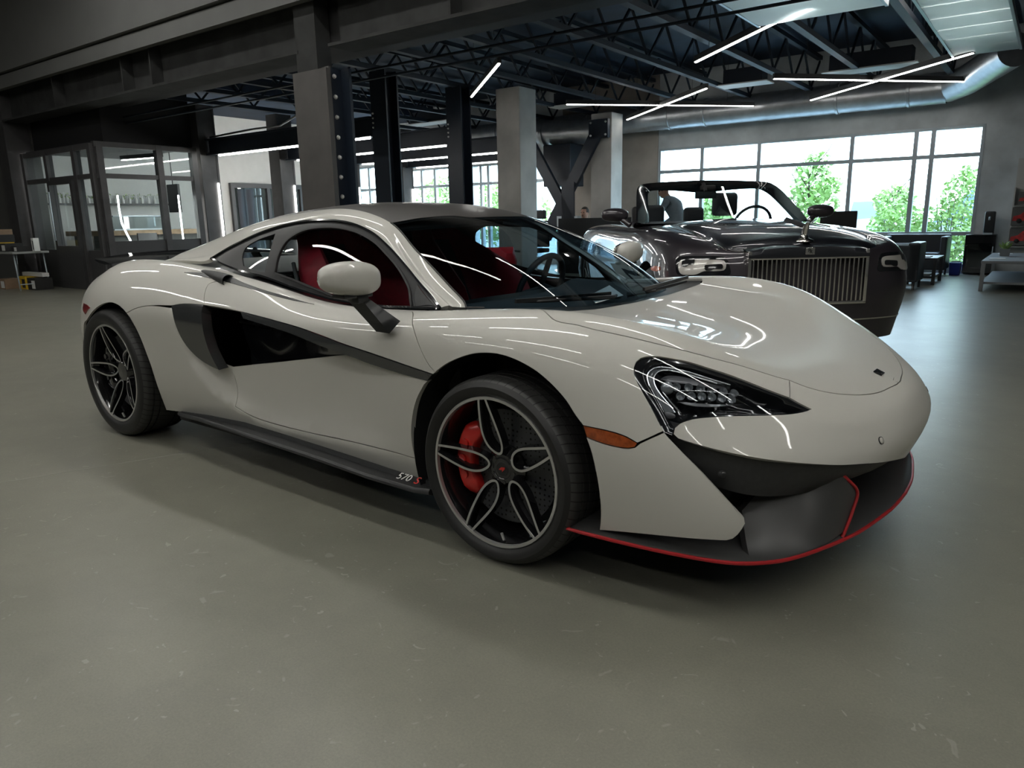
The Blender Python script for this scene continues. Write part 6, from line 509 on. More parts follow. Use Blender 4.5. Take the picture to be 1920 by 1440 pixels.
# ---- outlines in (s,t) turned into strips that lie on a surface
def ring_region(name, S, outer, inner, mats, parent, sd, off, th, ks=.25, kt=.1):
    """frame between two outlines, lofted by nearest arc position"""
    A = np.array(outer, float); B = np.array(inner, float)
    pa = S(A[:, 0], A[:, 1]); na = S.nrm(A[:, 0], A[:, 1]); pb = S(B[:, 0], B[:, 1]); nb = S.nrm(B[:, 0], B[:, 1])
    return pa, na, pb, nb
def loft_frame(name, S, outer, holes, m, parent, sd, off=-.004, th=.006, ks=.25, kt=.1, cell=.03):
    """flat frame: outline minus holes, triangulated on the surface"""
    O = np.array(outer, float) * [ks, kt]; H = [np.array(h, float) * [ks, kt] for h in holes]
    lo, hi = O.min(0), O.max(0); gx, gy = np.meshgrid(np.arange(lo[0], hi[0], cell), np.arange(lo[1], hi[1], cell)); G = np.stack([gx.ravel(), gy.ravel()], 1)
    G = G[inside(G, O)]
    for h in [O] + H:
        G = G[seg_dist(G, np.concatenate([h, h[:1]])).min(1) > cell * .45]
        if h is not O: G = G[~inside(G, h)]
    vs = [Vector(q) for q in O]; ed = [(i, (i + 1) % len(O)) for i in range(len(O))]
    for h in H:
        b = len(vs); vs += [Vector(q) for q in h]; ed += [(b + i, b + (i + 1) % len(h)) for i in range(len(h))]
    vs += [Vector(g) for g in G]
    ov, oe, of, *_ = delaunay_2d_cdt(vs, ed, [], 0, 1e-6)
    V = np.array([(v.x, v.y) for v in ov]); F = [f for f in of]
    cen = np.array([V[list(f)].mean(0) for f in F]); k = inside(cen, O)
    for h in H: k &= ~inside(cen, h)
    F = [f for f, q in zip(F, k) if q]; A = V / [ks, kt]
    A[:, 0] = np.clip(A[:, 0], 0, S.ns - 1)
    P = S(A[:, 0], A[:, 1]); N = S.nrm(A[:, 0], A[:, 1]); sg = np.array([1, sd, 1]); P1 = (P + N * off) * sg; P2 = (P + N * (off - th)) * sg; N3 = N * sg
    verts = [tuple(p) for p in P1] + [tuple(p) for p in P2]; n = len(P); faces = []; cnt = set(); ln = []
    for f in F:
        f = list(f); g = np.cross(P1[f[1]] - P1[f[0]], P1[f[2]] - P1[f[0]])
        if g @ N3[f[0]] < 0: f = f[::-1]
        faces.append(f); ln += [N3[i] for i in f]; faces.append([i + n for i in f[::-1]]); ln += [-N3[i] for i in f[::-1]]
        for i in range(3): cnt.add((f[i], f[(i + 1) % 3]))
    for a, b in cnt:
        if (b, a) not in cnt:
            q = [b, a, a + n, b + n]; v = [np.array(verts[i]) for i in q]; g = np.cross(v[1] - v[0], v[3] - v[0]); l = np.linalg.norm(g); g = g / l if l > 1e-12 else np.array([0, 0, 1.]); faces.append(q); ln += [g] * 4
    me = bpy.data.meshes.new(name); me.from_pydata(verts, [], faces); me.materials.append(M[m]); me.polygons.foreach_set('use_smooth', [True] * len(faces))
    me.normals_split_custom_set([tuple(float(c) for c in q) for q in ln]); me.update()
    o = bpy.data.objects.new(name, me); COL.objects.link(o); o.parent = parent; return o
def strip(S, line, w, off, m, parent, name, sd, th=.004, closed=False):
    """a narrow raised band that follows a line on the surface"""
    L = np.array(line, float); P = S(L[:, 0], L[:, 1]); N = S.nrm(L[:, 0], L[:, 1]); n = len(P)
    T = np.array([P[min(i + 1, n - 1)] - P[max(i - 1, 0)] for i in range(n)]); T /= np.maximum(np.linalg.norm(T, axis=1), 1e-9)[:, None]; Bn = np.cross(N, T)
    sg = np.array([1, sd, 1]); rows = []
    for k in range(n):
        ww = w if not callable(w) else w(k / (n - 1))
        q = [(-.5, -.2), (-.42, 1), (.42, 1), (.5, -.2)]
        rows.append([Vector((P[k] + Bn[k] * ww * a + N[k] * (off + th * b)) * sg) for a, b in q])
    mb = MB(); V = mb.grid(rows, closed_u=closed); return mb.build(name, m, parent, smooth=40)

GL = np.array(POLY['sideglass_all'][0]); DG = np.array(POLY['doorglass'][0]); QG = np.array(POLY['qglass'][0]); SL = np.array(POLY['sail'][0])
for sd in TWO:
    fr = loft_frame('window_surround', CAN_S, GL, [DG, QG, SL], 'black_satin', car, sd)
    panel('door_window', CAN_S, POLY['doorglass'], 'side_glass side_glass'.split(), car, side=sd, off=-.008, th=.003, gap=-.004, inner=False, ks=.25, kt=.1)
    panel('quarter_window', CAN_S, POLY['qglass'], 'side_glass side_glass'.split(), car, side=sd, off=-.008, th=.003, gap=-.004, inner=False, ks=.25, kt=.1)
    panel('sail_panel', CAN_S, POLY['sail'], 'black_matte dark_in'.split(), car, side=sd, off=-.002, th=.006, ks=.25, kt=.1)
    strip(CAN_S, np.concatenate([GL, GL[:1]]), .010, -.002, 'black_gloss', fr, 'window_seal', sd, th=.006)
    strip(CAN_S, np.concatenate([DG, DG[:1]]), .010, -.002, 'rubber', fr, 'window_seal', sd, th=.006)
    # belt moulding closes the joint between door and glass
    strip(BODY_S, [(s, 6.02) for s in np.linspace(6.4, 9.4, 40)], .03, -.004, 'black_satin', car, 'belt_moulding', sd)
    WSL = np.array(POLY['wscreen'][0]); 
    strip(CAN_S, [p for p in WSL[:60] if p[1] < 4.3 and p[0] < 2.95], .007, 0, 'rubber', wsx, 'windscreen_seal', sd, th=.003)

# ---- black flying channel with its air scoop behind the door glass
for sd in TWO:
    CH = POLY['channel'][0]; h = len(CH) // 2
    o = panel('scoop_channel', BODY_S, POLY['channel'], 'black_satin dark_in'.split(), car, side=sd, off=.002, th=.01, cell=.015)
    mb = MB(); rows = []
    path = [(-2.02, .765, .93), (-1.90, .775, .925), (-1.78, .79, .915), (-1.70, .80, .905), (-1.655, .803, .898)]; rad = [.008, .022, .031, .037, .038]
    for (x, w, z), r in zip(path, rad):
        rows.append([Vector((x, sd * (w + r * .9 * math.cos(a)), z - .017 + r * .72 * math.sin(a))) for a in [2 * PI * k / 20 for k in range(20)]])
    for (x, w, z), r in zip(path[::-1], [.035, .03, .02, .01, .004]):
        rows.append([Vector((x, sd * (w + r * .9 * math.cos(a)), z - .017 + r * .72 * math.sin(a))) for a in [2 * PI * k / 20 for k in range(20)]])
    mb.grid(rows, closed_v=True); mb.build('air_scoop', 'black_matte', o, smooth=60)

# ---- headlights
def pt(S, s, t, d=0.0, sd=-1):
    P = S([s], [t])[0] + S.nrm([s], [t])[0] * d; return Vector((P[0], sd * P[1], P[2]))
HL = np.array(POLY['headlight'][0]); hc_ = HL.mean(0)
def bary(S, sx, sy):
    """headlight coordinates: sx 0 (rear) to 1 (front tip), sy 0 (lower edge) to 1 (upper edge)"""
    return sx, sy
for sd in TWO:
    fn = with_offset(BODY_S, lambda P: np.full(len(P), .001))
    lens = panel('headlight', BODY_S, [HL], 'hl_glass hl_glass'.split(), car, side=sd, off=-.002, th=.003, inner=False, cell=.02)
    # bowl: shrunken copies of the outline sink inwards
    rows = []; nn = len(HL); C0 = HL[HL[:, 0] > 13.3].mean(0)
    for f, d in ((1.02, -.006), (.93, -.007), (.90, -.012), (.84, -.035), (.70, -.055), (.45, -.07), (.15, -.075)):
        Q = C0 + (HL - C0) * f; P = BODY_S(Q[:, 0], Q[:, 1]) + BODY_S.nrm(Q[:, 0], Q[:, 1]) * d
        rows.append([Vector((p[0], sd * p[1], p[2])) for p in P])
    mb = MB(); V = mb.grid(rows, closed_v=True); mb.cap(V[-1]); mb.build('headlight_bowl', 'black_gloss', lens, smooth=50)
# wheels
M['whitecard0'] = mat('white_paper', (.8, .8, .78), .6)
make_wheel(car, 0, .32, .257, .32, .215, -1, 26.5, .930)
make_wheel(car, 0, .32, .257, .32, .215, 1, 26.5, .930)
RT_EDGE = .338
M['tyre_tread'] = tread_mat()
make_wheel(car, -2.67, .353, .2685, .353, .275, -1, 32, .938, .06)
make_wheel(car, -2.67, .353, .2685, .353, .275, 1, 32, .938, .06)

# wheel housings, floor pan
for sd in TWO:
    for (cx, cz, rx, rz, yo, yi, a0, a1) in ((.015, .325, .425, .418, .885, .55, -.35, PI + .35), (-2.60, .355, .485, .425, .84, .52, -.3, PI + .3)):
        mb = MB(); n = 40; rows = []
        for k in range(n + 1):
            a = a0 + (a1 - a0) * k / n; c, s = math.cos(a), math.sin(a)
            yo_ = yo - (.035 if cx > -1 and c > .5 else 0)
            rows.append([Vector((cx + rx * c, sd * yo_, cz + rz * s)), Vector((cx + rx * c, sd * yi, cz + rz * s)), Vector((cx, sd * (yi - .01), cz))])
        mb.grid(rows); mb.build('wheel_housing', 'dark_in', car, smooth=60)
mb = MB()
mb.box((-1.33, 0, .20), (1.75, 1.66, .12)); mb.box((0, 0, .22), (.95, 1.0, .16)); mb.box((-2.7, 0, .24), (1.1, .95, .2)); mb.box((-3.15, 0, .3), (.3, 1.3, .3)); mb.box((.56, 0, .22), (.3, 1.2, .06))
mb.box((-2.1, 0, .55), (.12, 1.5, .7)); mb.box((-.32, 0, .5), (.06, 1.5, .6)); mb.box((-1.2, 0, .275), (1.7, 1.6, .03))
mb.build('underbody', 'dark_in', car)

# bonnet / nose details
lip = np.array([(13.67, 2.78), (14.0, 2.72), (14.5, 2.55), (15.0, 2.38), (15.5, 2.15), (16, 1.85), (16.5, 1.6), (17, 1.4), (17.5, 1.25), (18, 1.17)])
for sd in TWO:
    mb = MB(); rows = []
    for s in np.linspace(12.9, 18, 44):
        tl = np.interp(s, lip[:, 0], lip[:, 1]); row = []
        for t, d in [(tl + .25, .022), (tl + .02, .026), (tl - .12, .035), (tl * .80, .05), (tl * .62, .075), (tl * .60, .17), (tl * .4, .2), (.2, .2), (.05, .16)]:
            P = BODY_S([s], [t])[0] - BODY_S.nrm([s], [t])[0] * d
            if s > 17.98: P[1] = 0
            row.append(Vector((P[0], sd * max(P[1], 0), P[2])))
        rows.append(row)
    mb.grid(rows); mb.build('front_intake', 'black_matte', car, smooth=60)
    # parking sensor in the intake and one in the nose
    for (s, t, off, m) in ((14.4, 1.95, -.035, 'black_satin'), (16.61, 2.707, .0015, 'paint')):
        P = BODY_S([s], [t])[0]; N = BODY_S.nrm([s], [t])[0]; c = Vector((P[0] + N[0] * off, sd * (P[1] + N[1] * off), P[2] + N[2] * off)); n_ = Vector((N[0], sd * N[1], N[2]))
        mb = MB(); q = n_.to_track_quat('Z', 'Y').to_matrix().to_4x4()
        mb.lathe([(0, .002), (.009, .002), (.0095, 0)], (0, 0, 0), axis='z', n=20, mi=0); mb.lathe([(.0095, .0012), (.0115, .0012), (.0115, -.004)], (0, 0, 0), axis='z', n=20, mi=1)
        o = mb.build('parking_sensor', [m, 'dark_in'], car); o.matrix_local = Matrix.Translation(c) @ q
    # splitter half: flat lip, raised fence, red piping
SPL = [(.27, .918), (.40, .915), (.53, .905), (.68, .88), (.79, .842), (.87, .772), (.918, .693), (.96, .59), (.99, .50), (1.012, .42), (1.034, .30), (1.055, .15), (1.062, 0)]
spl = [Vector((x, -w, 0)) for x, w in SPL]; spl = spline_pts(spl, 4); full = spl + [Vector((p.x, -p.y, 0)) for p in spl[:-1]][::-1]
zs = lambda p: .193 + .006 * math.sin(p.x * 3)
mb = MB(); rows = []
for p in full:
    c = Vector((.25, 0, 0)); inn = p + (c - p) * .30; inn.x = min(inn.x, .72) if abs(p.y) > .6 else inn.x; inn.x = max(inn.x, .27)
    z = zs(p); rows.append([Vector((inn.x, inn.y, z - .018)), Vector((p.x, p.y, z - .008)), Vector((p.x, p.y, z)), Vector((p.x * .96 + inn.x * .04, p.y * .96 + inn.y * .04, z + .004)), Vector((inn.x, inn.y, z + .004))])
mb.grid(rows); sp_ = mb.build('front_splitter', 'splitter', car, smooth=40)
mb = MB(); mb.tube([Vector((p.x, p.y, zs(p) - .003)) + Vector((p.x - .25, p.y, 0)).normalized() * .003 for p in full], .0055, 6); mb.build('splitter_piping', 'redline', sp_, smooth=60)
for sd in TWO:
    top = [(.75, .70, .29), (.80, .63, .355), (.895, .56, .353), (.965, .51, .398), (1.003, .455, .325)]
    bot = [(.815, .80, .198), (.868, .765, .198), (.915, .69, .198), (.96, .585, .199), (.986, .495, .212)]
    T_ = spline_pts(top, 6); B_ = spline_pts(bot, 6); rows = []
    for a, b in zip(T_, B_):
        row = []
        for k in range(9):
            f = k / 8; p = b.lerp(a, f); p.z = b.z + (a.z - b.z) * (f ** 1.5); row.append(Vector((p.x, sd * p.y, p.z)))
        rows.append(row)
    mb = MB(); V = mb.grid(rows); 
    back = [[p + Vector((-.02, -sd * .012, -.006)) for p in r] for r in rows]; V2 = mb.grid(back)
    for A_, B2 in ((V[-1], V2[-1]), ([r[-1] for r in V], [r[-1] for r in V2]), (V[0], V2[0])):
        for i in range(len(A_) - 1): mb.cap([A_[i], A_[i + 1], B2[i + 1], B2[i]])
    fo = mb.build('splitter_fence', 'splitter', sp_, smooth=40)
    mb = MB(); mb.tube([Vector((x, sd * y, z)) for x, y, z in spline_pts([(.962, .512, .398), (.985, .486, .368), (1.005, .455, .326), (1.0, .473, .27), (.989, .497, .212), (.985, .505, .196)], 6)], .005, 6); mb.build('fence_piping', 'redline', fo, smooth=60)
    mb = MB(); mb.bar((.93, sd * -.30 * -1, .20), (.90, sd * .30, .29), .012, .05); mb.build('splitter_stay', 'splitter', sp_)
# badge on the bonnet
P = np.array([.947, 0, .601]); N = BODY_S.nrm([16.25], [9.9])[0]; n_ = Vector((N[0], 0, N[2])).normalized(); q = Matrix((Vector((0, 1, 0)), n_.cross(Vector((0, 1, 0))), n_)).transposed().to_4x4()
Pn = BODY_S([16.25], [10])[0]
for S0 in np.linspace(16, 17, 60):
    if BODY_S([S0], [10])[0][0] < .947: Pn = BODY_S([S0], [10])[0]
mb = MB(); mb.box((0, 0, .002), (.052, .03, .004), bev=.004); mb.box((0, 0, .0045), (.034, .008, .002), mi=1)
o = mb.build('bonnet_badge', ['black_gloss', 'chrome'], car); o.matrix_local = Matrix.Translation(Vector((Pn[0], 0, Pn[2])) + n_ * .001) @ q
text('McLaren', .008, 'chrome', o, (0, -.009, .0045), (0, 0, 0), 'badge_lettering', .0004)

# ---- headlight insides
def on(S, q, d, sd):
    P = S([q[0]], [q[1]])[0] + S.nrm([q[0]], [q[1]])[0] * d; return Vector((P[0], sd * P[1], P[2]))
M['hl_chrome'] = mat('lamp_chrome', (.75, .76, .78), .22, metal=.8)
M['hl_clear'] = mat('lamp_clear', (.30, .32, .34), .15, coat=1.0, metal=.5)
M['hl_grey'] = mat('lamp_grey', (.11, .11, .12), .35, coat=.5)
lenses = [o for o in bpy.data.objects if o.name.startswith('headlight') and 'bowl' not in o.name]
for sd, lens in zip(TWO, lenses):
    mb = MB()
    mb.tube([on(BODY_S, q, -.016, sd) for q in HX['drl1']], .0028, 6); mb.tube([on(BODY_S, q, -.020, sd) for q in HX['drl2']], .0025, 6); mb.tube([on(BODY_S, q, -.018, sd) for q in HX['drl3']], .0022, 6)
    mb.build('light_guide', 'hl_chrome', lens, smooth=60)
    a = np.array(HX['drl1'], float); b = np.array(HX['drl2'], float); k = np.linspace(0, 1, 30)
    ia = np.stack([np.interp(k, np.linspace(0, 1, len(a)), a[:, i]) for i in (0, 1)], 1); ib = np.stack([np.interp(k, np.linspace(0, 1, len(b)), b[:, i]) for i in (0, 1)], 1)
    mb = MB(); mb.grid([[on(BODY_S, p, -.022, sd) for p in ia], [on(BODY_S, (p + q) / 2, -.015, sd) for p, q in zip(ia, ib)], [on(BODY_S, q, -.024, sd) for q in ib]]); mb.build('daytime_light', 'hl_clear', lens, smooth=60)
    for n1, n2, m, nm, d in (('lid_top', 'lid_bot', 'hl_grey', 'lamp_lid', -.02), ('refl_top', 'refl_bot', 'hl_chrome', 'lamp_reflector', -.022)):
        k = np.linspace(0, 1, 24); ra, rb = [np.stack([np.interp(k, np.linspace(0, 1, len(v)), v[:, i]) for i in (0, 1)], 1) for v in (np.array(HX[n1], float), np.array(HX[n2], float))]
        mb = MB(); mb.grid([[on(BODY_S, q, d, sd) for q in ra], [on(BODY_S, (p + q) / 2, d - .006, sd) for p, q in zip(ra, rb)], [on(BODY_S, q, d - .002, sd) for q in rb]]); mb.build(nm, m, lens, smooth=60)
    for nm in ('leds_a', 'leds_b'):
        p0, p1 = np.array(HX[nm][0]), np.array(HX[nm][-1])
        for k in range(6):
            q = p0 + (p1 - p0) * k / 5.0; c = on(BODY_S, q, -.034, sd); N = BODY_S.nrm([q[0]], [q[1]])[0]; n_ = Vector((N[0], sd * N[1], N[2]))
            mb = MB(); mb.lathe([(0, .004), (.007, .002), (.010, .010), (.0125, .014), (.0125, .0)], (0, 0, 0), axis='z', n=16)
            o = mb.build('led_cell', 'hl_clear', lens, smooth=50); o.matrix_local = Matrix.Translation(c) @ n_.to_track_quat('Z', 'Y').to_matrix().to_4x4()
    mb = MB(); mb.tube([on(BODY_S, q, -.017, sd) for q in HX['mid']], .0012, 6); mb.build('lamp_divider', 'hl_chrome', lens)
    mb = MB(); c = on(BODY_S, HX['proj'][0], -.03, sd); mb.ell(c, (.02, .02, .02)); mb.build('projector_lens', 'hl_clear', lens)
    mb = MB(); c = on(BODY_S, HX['oval'][0], -.018, sd); mb.ell(c, (.02, .006, .009)); mb.build('lamp_lens', 'hl_grey', lens)

# ---- side skirts with the lettering
for sd in TWO:
    mb = MB(); rows = []
    st_ = [(-2.13, .880, .222), (-2.05, .900, .222), (-1.85, .925, .216), (-1.55, .938, .205), (-1.2, .944, .198), (-.9, .946, .193), (-.6, .948, .190), (-.36, .948, .188), (-.30, .93, .188)]
    SI = np.array(SILL)
    for x, wo, z in st_:
        wi = float(np.interp(x, SI[:, 0], SI[:, 1])); zz = float(np.interp(x, SI[:, 0], SI[:, 2])); wo = max(wo, wi + .004); z = min(z + .006, zz - .004); rows.append([Vector((x, sd * y, h)) for y, h in [(wi - .03, zz + .01), (wi + .006, zz + .004), (wi + .012, zz - .012), (wo - .008, z + .012), (wo, z + .004), (wo, z - .006), (wo - .02, z - .016), (wi - .05, z - .02)]])
    V = mb.grid(rows); mb.cap(V[0]); mb.cap(V[-1][::-1]); o = mb.build('side_skirt', 'black_matte', car, smooth=45)
    tb = math.atan2(.045, .03)
    if sd < 0:
        for s_, x_, m_ in (('570', -.425, 'white_trim'), ('S', -.358, 'caliper')):
            text(s_, .046 if m_ == 'white_trim' else .05, m_, o, (x_, -.926, .2165), (math.radians(24), 0, math.radians(1)), 'skirt_lettering', .0005)

# ---- door mirrors
for sd in TWO:
    c = Vector((-.565, sd * 1.005, .942)); mb = MB(); rows = []; n = 28
    for i in range(19):
        f = i / 18; y = -1 + 2 * f; ph = math.acos(max(-1, min(1, y))); r = max(.0001, math.sin(ph)) ** .62
        ring = []
        for k in range(n):
            a = 2 * PI * k / n; ca, sa = math.cos(a), math.sin(a); q = (abs(ca) ** 2.6 + abs(sa) ** 2.6) ** (-1 / 2.6)
            fx, fz = ca * q, sa * q
            hx = .062 * r * fx * (1.0 if fx > 0 else .75); hz = .060 * r * fz * (1 - .08 * y); ring.append(c + Vector((hx - .010 * y, sd * y * .118, hz + .006 * y)))
        rows.append(ring)
    V = mb.grid(rows, closed_v=True); mb.cap(V[0]); mb.cap(V[-1][::-1]); mh = mb.build('door_mirror', 'paint', car, smooth=60)
    mb = MB(); mb.ell(c + Vector((-.048, 0, 0)), (.012, .10, .048)); mb.build('mirror_glass', 'chrome', mh)
    mb = MB(); mb.box(c + Vector((-.01, -sd * .02, -.060)), (.07, .13, .016), bev=.006); mb.box(c + Vector((.01, -sd * .035, -.072)), (.04, .05, .03), bev=.006); mb.build('mirror_base', 'black_satin', mh, smooth=40)
    mb = MB(); A = [(-.66, .955, .880), (-.62, .985, .876), (-.545, .975, .872), (-.56, .945, .878)]
    F_ = [(-.55, .905, .776), (-.52, .935, .750), (-.455, .932, .748), (-.43, .90, .79)]
    rows = [];
    for k in range(7):
        f = k / 6; sw_ = f; rows.append([Vector((a[0] + (b[0] - a[0]) * f, sd * (a[1] + (b[1] - a[1]) * f), a[2] + (b[2] - a[2]) * sw_)) for a, b in zip(A, F_)])
    V = mb.grid(rows, closed_v=True); mb.cap(V[0]); mb.cap(V[-1][::-1]); bmesh.ops.bevel(mb.bm, geom=[e for e in mb.bm.edges if len(e.link_faces) == 2 and e.calc_face_angle(0) > .8], offset=.006, segments=2, affect='EDGES')
    mb.build('mirror_stalk', 'black_satin', mh, smooth=50)

# ---- rear wing, tail
mb = MB(); rows = []
for y in np.linspace(-.66, .66, 30):
    e = abs(y) / .66; z0 = .948 - .028 * e ** 3 + .0; x0 = -3.36 + .10 * e ** 2
    rows.append([Vector((x0 + a, y, z0 + b)) for a, b in [(.11, -.004), (.05, .010), (-.05, .020), (-.09, .024), (-.088, .014), (-.04, .002), (.04, -.008)]])
V = mb.grid(rows, closed_v=True); mb.cap(V[0]); mb.cap(V[-1][::-1]); wg = mb.build('rear_wing', 'black_gloss', car, smooth=50)
for sd in TWO:
    mb = MB(); mb.bar((-3.27, sd * .45, .86), (-3.36, sd * .45, .95), .02, .06); mb.build('wing_post', 'black_gloss', wg)
    mb = MB(); mb.tube([(-3.25, sd * .80, .62), (-3.36, sd * .62, .66), (-3.415, sd * .42, .68)], .012, 6); mb.build('tail_light', 'redlens', car)

# ---- cabin
mb = MB(); rows = []
for y in np.linspace(-.64, .64, 26):
    e = abs(y) / .64; hump = .045 * math.exp(-((y - .36) / .16) ** 2)
    rows.append([Vector((x, y, z)) for x, z in [(-.03 - .30 * e ** 3, .775), (-.18 - .2 * e ** 2, .80), (-.34 - .1 * e * e, .81 + hump * .6), (-.50 - .02 * e, .80 + hump), (-.60, .76 + hump * .6), (-.62, .66), (-.56, .50), (-.5, .32)]])
mb.grid(rows); ds = mb.build('dashboard', 'seat_dark', car, smooth=60)
mb = MB(); mb.box((-.63, .0, .70), (.03, .20, .17), bev=.01, rot=None); mb.build('centre_screen', 'black_gloss', ds)
mb = MB(); mb.box((-1.1, 0, .42), (1.0, .16, .26), bev=.03); mb.build('centre_tunnel', 'seat_dark', car)
mb = MB(); R_ = Matrix.Rotation(math.radians(-68), 3, 'Y'); c = Vector((-.72, .36, .79))
mb.tube([c + R_ @ Vector((.175 * math.cos(a), .18 * math.sin(a), 0)) for a in [2 * PI * k / 40 for k in range(41)]], .015, 8, caps=False)
for a in (.1, PI - .1, PI * 1.5): mb.bar(c, c + R_ @ Vector((.17 * math.sin(a) * -1, .17 * math.cos(a), 0)), .035, .012)
mb.tube([c, c + Vector((.16, 0, -.05))], .03, 10); mb.build('steering_wheel', 'seat_dark', car, smooth=50)
for yc in (-.38, .38):
    S_ = [(.36, -1.24, .30, .25), (.50, -1.30, .34, .265), (.66, -1.36, .36, .27), (.80, -1.42, .36, .265), (.90, -1.455, .28, .245), (.97, -1.475, .19, .20), (1.03, -1.485, .10, .155), (1.08, -1.495, .05, .125), (1.10, -1.50, .02, .09)]
    mb = MB(); rows = []; cen = []
    for z, xb, d, hw in S_:
        ring = []; cr = []
        for k in range(15):
            u = -1 + 2 * k / 14; au = abs(u); fx = d * smooth01(np.array([(au - .45) / .5]))[0] if au < .95 else d
            ring.append(Vector((xb + .06 + float(fx) * .95, yc + hw * u, z + .0)))
        for k in range(15):
            u = 1 - 2 * k / 14; ring.append(Vector((xb - .05 + d * .75 * abs(u) ** 4, yc + (hw + .015) * u, z)))
        rows.append(ring)
    V = mb.grid(rows, closed_v=True); mb.cap(V[-1]); st = mb.build('seat', 'seat_red', car, smooth=60)
    mb = MB(); mb.box((-1.08, yc, .40), (.55, .46, .14), bev=.05, seg=3); mb.box((-1.06, yc - .22, .46), (.5, .08, .12), bev=.03, seg=3); mb.box((-1.06, yc + .22, .46), (.5, .08, .12), bev=.03, seg=3); mb.build('seat_cushion', 'seat_red', st, smooth=60)
    mb = MB(); mb.grid([[Vector((xb + .068, yc + hw * .42 * u, z)) for u in (-1, -.5, 0, .5, 1)] for z, xb, d, hw in S_[1:-2]]); mb.build('seat_centre', 'seat_dark', st, smooth=60)
    mb = MB()
    for s2 in (-1, 1):
        mb.tube([(-1.42, yc + s2 * .232, .955), (-1.36, yc + s2 * .262, .87), (-1.335, yc + s2 * .272, .82)], .010, 8)
    mb.build('harness_slot', 'seat_dark', st, smooth=50)
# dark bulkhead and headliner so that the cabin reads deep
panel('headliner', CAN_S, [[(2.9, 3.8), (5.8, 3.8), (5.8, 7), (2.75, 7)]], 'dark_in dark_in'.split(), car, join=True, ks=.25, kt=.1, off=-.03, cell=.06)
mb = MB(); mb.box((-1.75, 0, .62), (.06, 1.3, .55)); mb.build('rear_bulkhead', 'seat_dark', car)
mb = MB(); mb.prism([(-.11, -.16, .826), (-.178, .12, .842), (-.03, -.02, .818), (-.012, -.27, .812)], (.0003, 0, .0008)); o = mb.build('paper_sheet', 'whitecard0', None)
tag(o, 'white sheet of paper lying on the dashboard of the white coupe', 'paper')
# wipers on the cowl
mb = MB(); mb.tube([(-.09, .05, .805), (-.02, -.12, .822), (-.10, -.50, .838), (-.16, -.58, .84)], [.012, .009, .006, .005], 8); mb.bar((-.045, -.10, .833), (-.13, -.62, .848), .010, .014); mb.build('wiper', 'black_satin', car, smooth=40)
mb = MB(); mb.tube([(-.09, .12, .805), (.0, .20, .822), (.0, .52, .835)], [.012, .009, .005], 8); mb.bar((.0, .1, .835), (-.03, .6, .848), .010, .014); mb.build('wiper', 'black_satin', car, smooth=40)
# ================================================================ the building
def floor_mat():
    m, t, b = new_mat('polished_concrete'); L = t.links.new
    tcn = t.nodes.new('ShaderNodeTexCoord')
    def noise(sc, det=8, dist=0.0, rough=.6):
        n = t.nodes.new('ShaderNodeTexNoise'); n.inputs['Scale'].default_value = sc; n.inputs['Detail'].default_value = det; n.inputs['Distortion'].default_value = dist; n.inputs['Roughness'].default_value = rough
        L(tcn.outputs['Object'], n.inputs['Vector']); return n.outputs[0]
    def ramp(v, p0, c0, p1, c1):
        r = t.nodes.new('ShaderNodeValToRGB'); r.color_ramp.elements[0].position = p0; r.color_ramp.elements[0].color = (*c0, 1); r.color_ramp.elements[1].position = p1; r.color_ramp.elements[1].color = (*c1, 1); L(v, r.inputs[0]); return r.outputs[0]
    def mix(a, c, f, mode='MULTIPLY'):
        x = t.nodes.new('ShaderNodeMix'); x.data_type = 'RGBA'; x.blend_type = mode
        if isinstance(f, float): x.inputs[0].default_value = f
        else: L(f, x.inputs[0])
        L(a, x.inputs[6]); L(c, x.inputs[7]); return x.outputs[2]
    base = ramp(noise(.55, 5, .4), .35, (.175, .173, .142), .72, (.214, .209, .172))
    mott = ramp(noise(4.5, 10, .3, .7), .35, (.93, .93, .93), .66, (1.05, 1.05, 1.04))
    fine = ramp(noise(150, 8, 0, .8), .32, (.84, .84, .84), .68, (1.14, 1.14, 1.13))
    c = mix(mix(base, mott, 1.0), fine, 1.0)
    # pale worn flecks and scratches
    fl = ramp(noise(9, 3, 2.5, .4), .70, (0, 0, 0), .735, (1, 1, 1)); fl2 = ramp(noise(28, 2, 1.0, .4), .735, (0, 0, 0), .74, (1, 1, 1))
    pale = t.nodes.new('ShaderNodeRGB'); pale.outputs[0].default_value = (.30, .29, .25, 1)
    fm = t.nodes.new('ShaderNodeMath'); fm.operation = 'MULTIPLY'; fm.inputs[1].default_value = .55; L(fl, fm.inputs[0]); c = mix(c, pale.outputs[0], fm.outputs[0], 'MIX')
    fm = t.nodes.new('ShaderNodeMath'); fm.operation = 'MULTIPLY'; fm.inputs[1].default_value = .8; L(fl2, fm.inputs[0]); c = mix(c, pale.outputs[0], fm.outputs[0], 'MIX')
    dk = ramp(noise(9, 3, .1, .4), .72, (1, 1, 1), .80, (.90, .91, .91)); c = mix(c, dk, 1.0)
    L(c, b.inputs['Base Color'])
    b.inputs['Coat Weight'].default_value = .0; b.inputs['Coat Roughness'].default_value = .16
    r = ramp(noise(3.0, 6), .3, (.33, .33, .33), .7, (.37, .37, .37)); L(r, b.inputs['Roughness'])
    b.inputs['Specular IOR Level'].default_value = .5
    bp = t.nodes.new('ShaderNodeBump'); bp.inputs['Strength'].default_value = .025; bp.inputs['Distance'].default_value = .004; L(noise(35, 5), bp.inputs['Height']); L(bp.outputs[0], b.inputs['Normal'])
    return m
M['floor'] = floor_mat()
M['jointline'] = mat('joint_line', (.30, .30, .27), .6)
M['conc'] = mat('concrete', (.46, .45, .43), .8, noise=.22, nscale=1.6, bump=.15)
